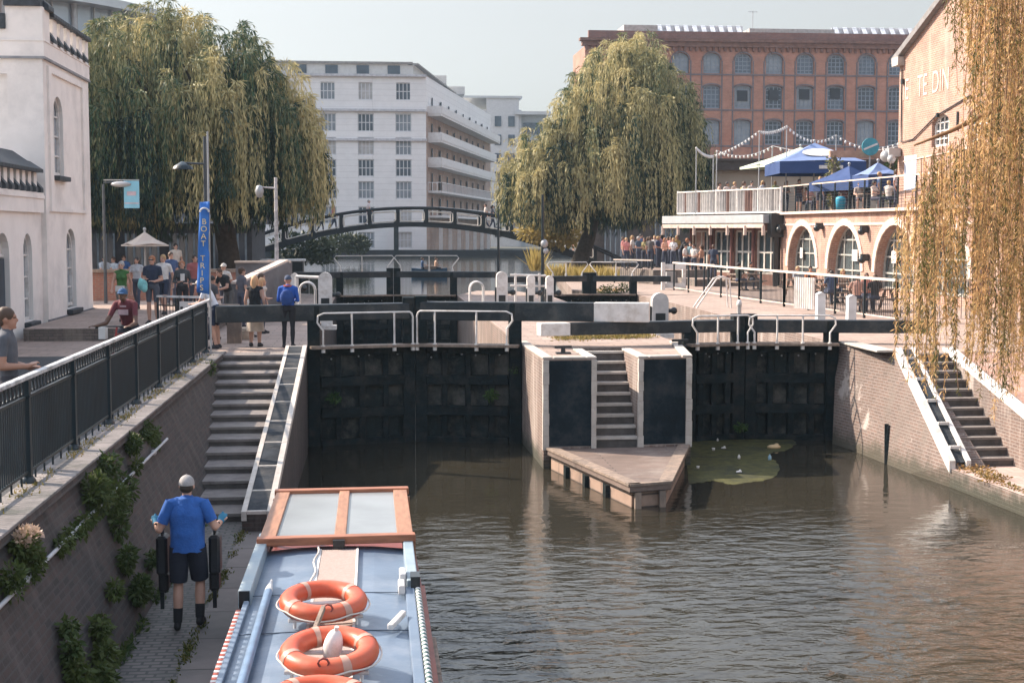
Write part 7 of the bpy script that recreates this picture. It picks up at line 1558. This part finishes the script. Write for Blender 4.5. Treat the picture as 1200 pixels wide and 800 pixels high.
# guests on the terrace
TER = [(843, 77, 'stand', (.52, .36, .30)), (852, 76.6, 'stand', (.6, .5, .45)), (861, 76.2, 'hold', (.45, .35, .3)), (872, 75.6, 'stand', (.62, .52, .46)), (881, 75.2, 'hold', (.5, .42, .38)), (894, 74.2, 'stand', (.60, .60, .62)), (931, 72, 'stand', (.09, .05, .06)), (943, 70.2, 'sit', (.45, .22, .18)), (955, 68.4, 'hold', (.6, .58, .54)), (962, 67.6, 'stand', (.62, .6, .56)), (966, 69, 'sit', (.5, .36, .3)), (984, 65.3, 'sit', (.25, .12, .12)), (1001, 63.6, 'sit', (.35, .28, .24)), (1018, 62, 'sit', (.60, .48, .42)), (1024, 62.6, 'stand', (.2, .3, .5)), (1044, 59.8, 'stand', (.6, .56, .6)), (1056, 58.9, 'sit', (.45, .4, .42))]
DES = ['salmon', 'cream', 'brown', 'ivory', 'beige', 'white', 'dark maroon', 'brick red', 'off white', 'pale', 'tan', 'plum', 'mushroom', 'sand', 'mid blue', 'lilac grey', 'grey rose']
for i, (px, Y, kind, sh) in enumerate(TER):
    lean_z = TF-.15 if Y > 73 else TF
    where = 'behind the plank fence' if Y > 73 else 'behind the terrace rail'
    person('%s guest in a %s top %s' % ({'stand': 'standing', 'hold': 'drinking', 'sit': 'seated'}[kind], DES[i], where), kind, Vector((Q(px, 220, Y).x+(.0 if Y > 73 else .25), Y, TF+.005)), random.uniform(-.6, 1.4), sh, (.06, .06, .09), hair=(('short', 'long')[i % 2], ('brown', 'black', 'blond')[i % 3]), shin=(.06, .06, .09) if i % 2 else None, h=1.72, grp='guests on the roof terrace', skin=i % 2, fem=bool(i % 2))
for px, Y, lb in ((948, 69.2, 'terrace table beside the standing pair in white'), (1010, 62.9, 'terrace table beside the pergola post')):
    t = thing('terrace_table', lb, 'table', Vector((Q(px, 220, Y).x+.3, Y, TF)), 'terrace tables'); mb = MB(); mb.cyl((0, 0, .72), (0, 0, .76), .45, n=20); link('tabletop', mb.mesh('tabletop'), [M_timber], t); mb = MB(); mb.cyl((0, 0, .03), (0, 0, .72), .04); mb.cyl((0, 0, 0), (0, 0, .03), .25, n=14); link('pedestal', mb.mesh('pedestal'), [M_black], t)
t = thing('rubbish_bin', 'small turquoise bin standing by the terrace rail', 'bin', Vector((Q(985, 240, 64.3).x, 64.3, TF))); mb = MB(); mb.lathe((0, 0, 0), [(0, 0), (.2, 0), (.23, .5), (.2, .62), (0, .68)], 14); link('drum', mb.mesh('drum'), [mat('bin_teal', (.03, .28, .42), .5)], t)
mb = MB(); mb.lathe((0, 0, .5), [(.235, 0), (.235, .05), (.2, .13), (0, .19)], 14); link('lid', mb.mesh('lid'), [MC['bin_teal']], t)
# long counter in front of the bar
t = thing('bar_counter', 'long pale counter where the drinkers stand beside the bar', 'counter', (16, 71, ZQ)); a = Q(800, 312, 72.2); b = Q(832, 316, 69); mb = MB(); mb.bar((a.x, 72.2, 3.55), (b.x, 69, 3.55), .5, .07); mb.build('top', [mat('handrail_pale', ())], t)
for k in range(3): mb = MB(); q = Vector((a.x, 72.2, ZQ)).lerp(Vector((b.x, 69, ZQ)), .05+.45*k); mb.bar(q, q+Vector((0, 0, 1.1)), .1, .1); mb.build('leg', [M_rail], t)
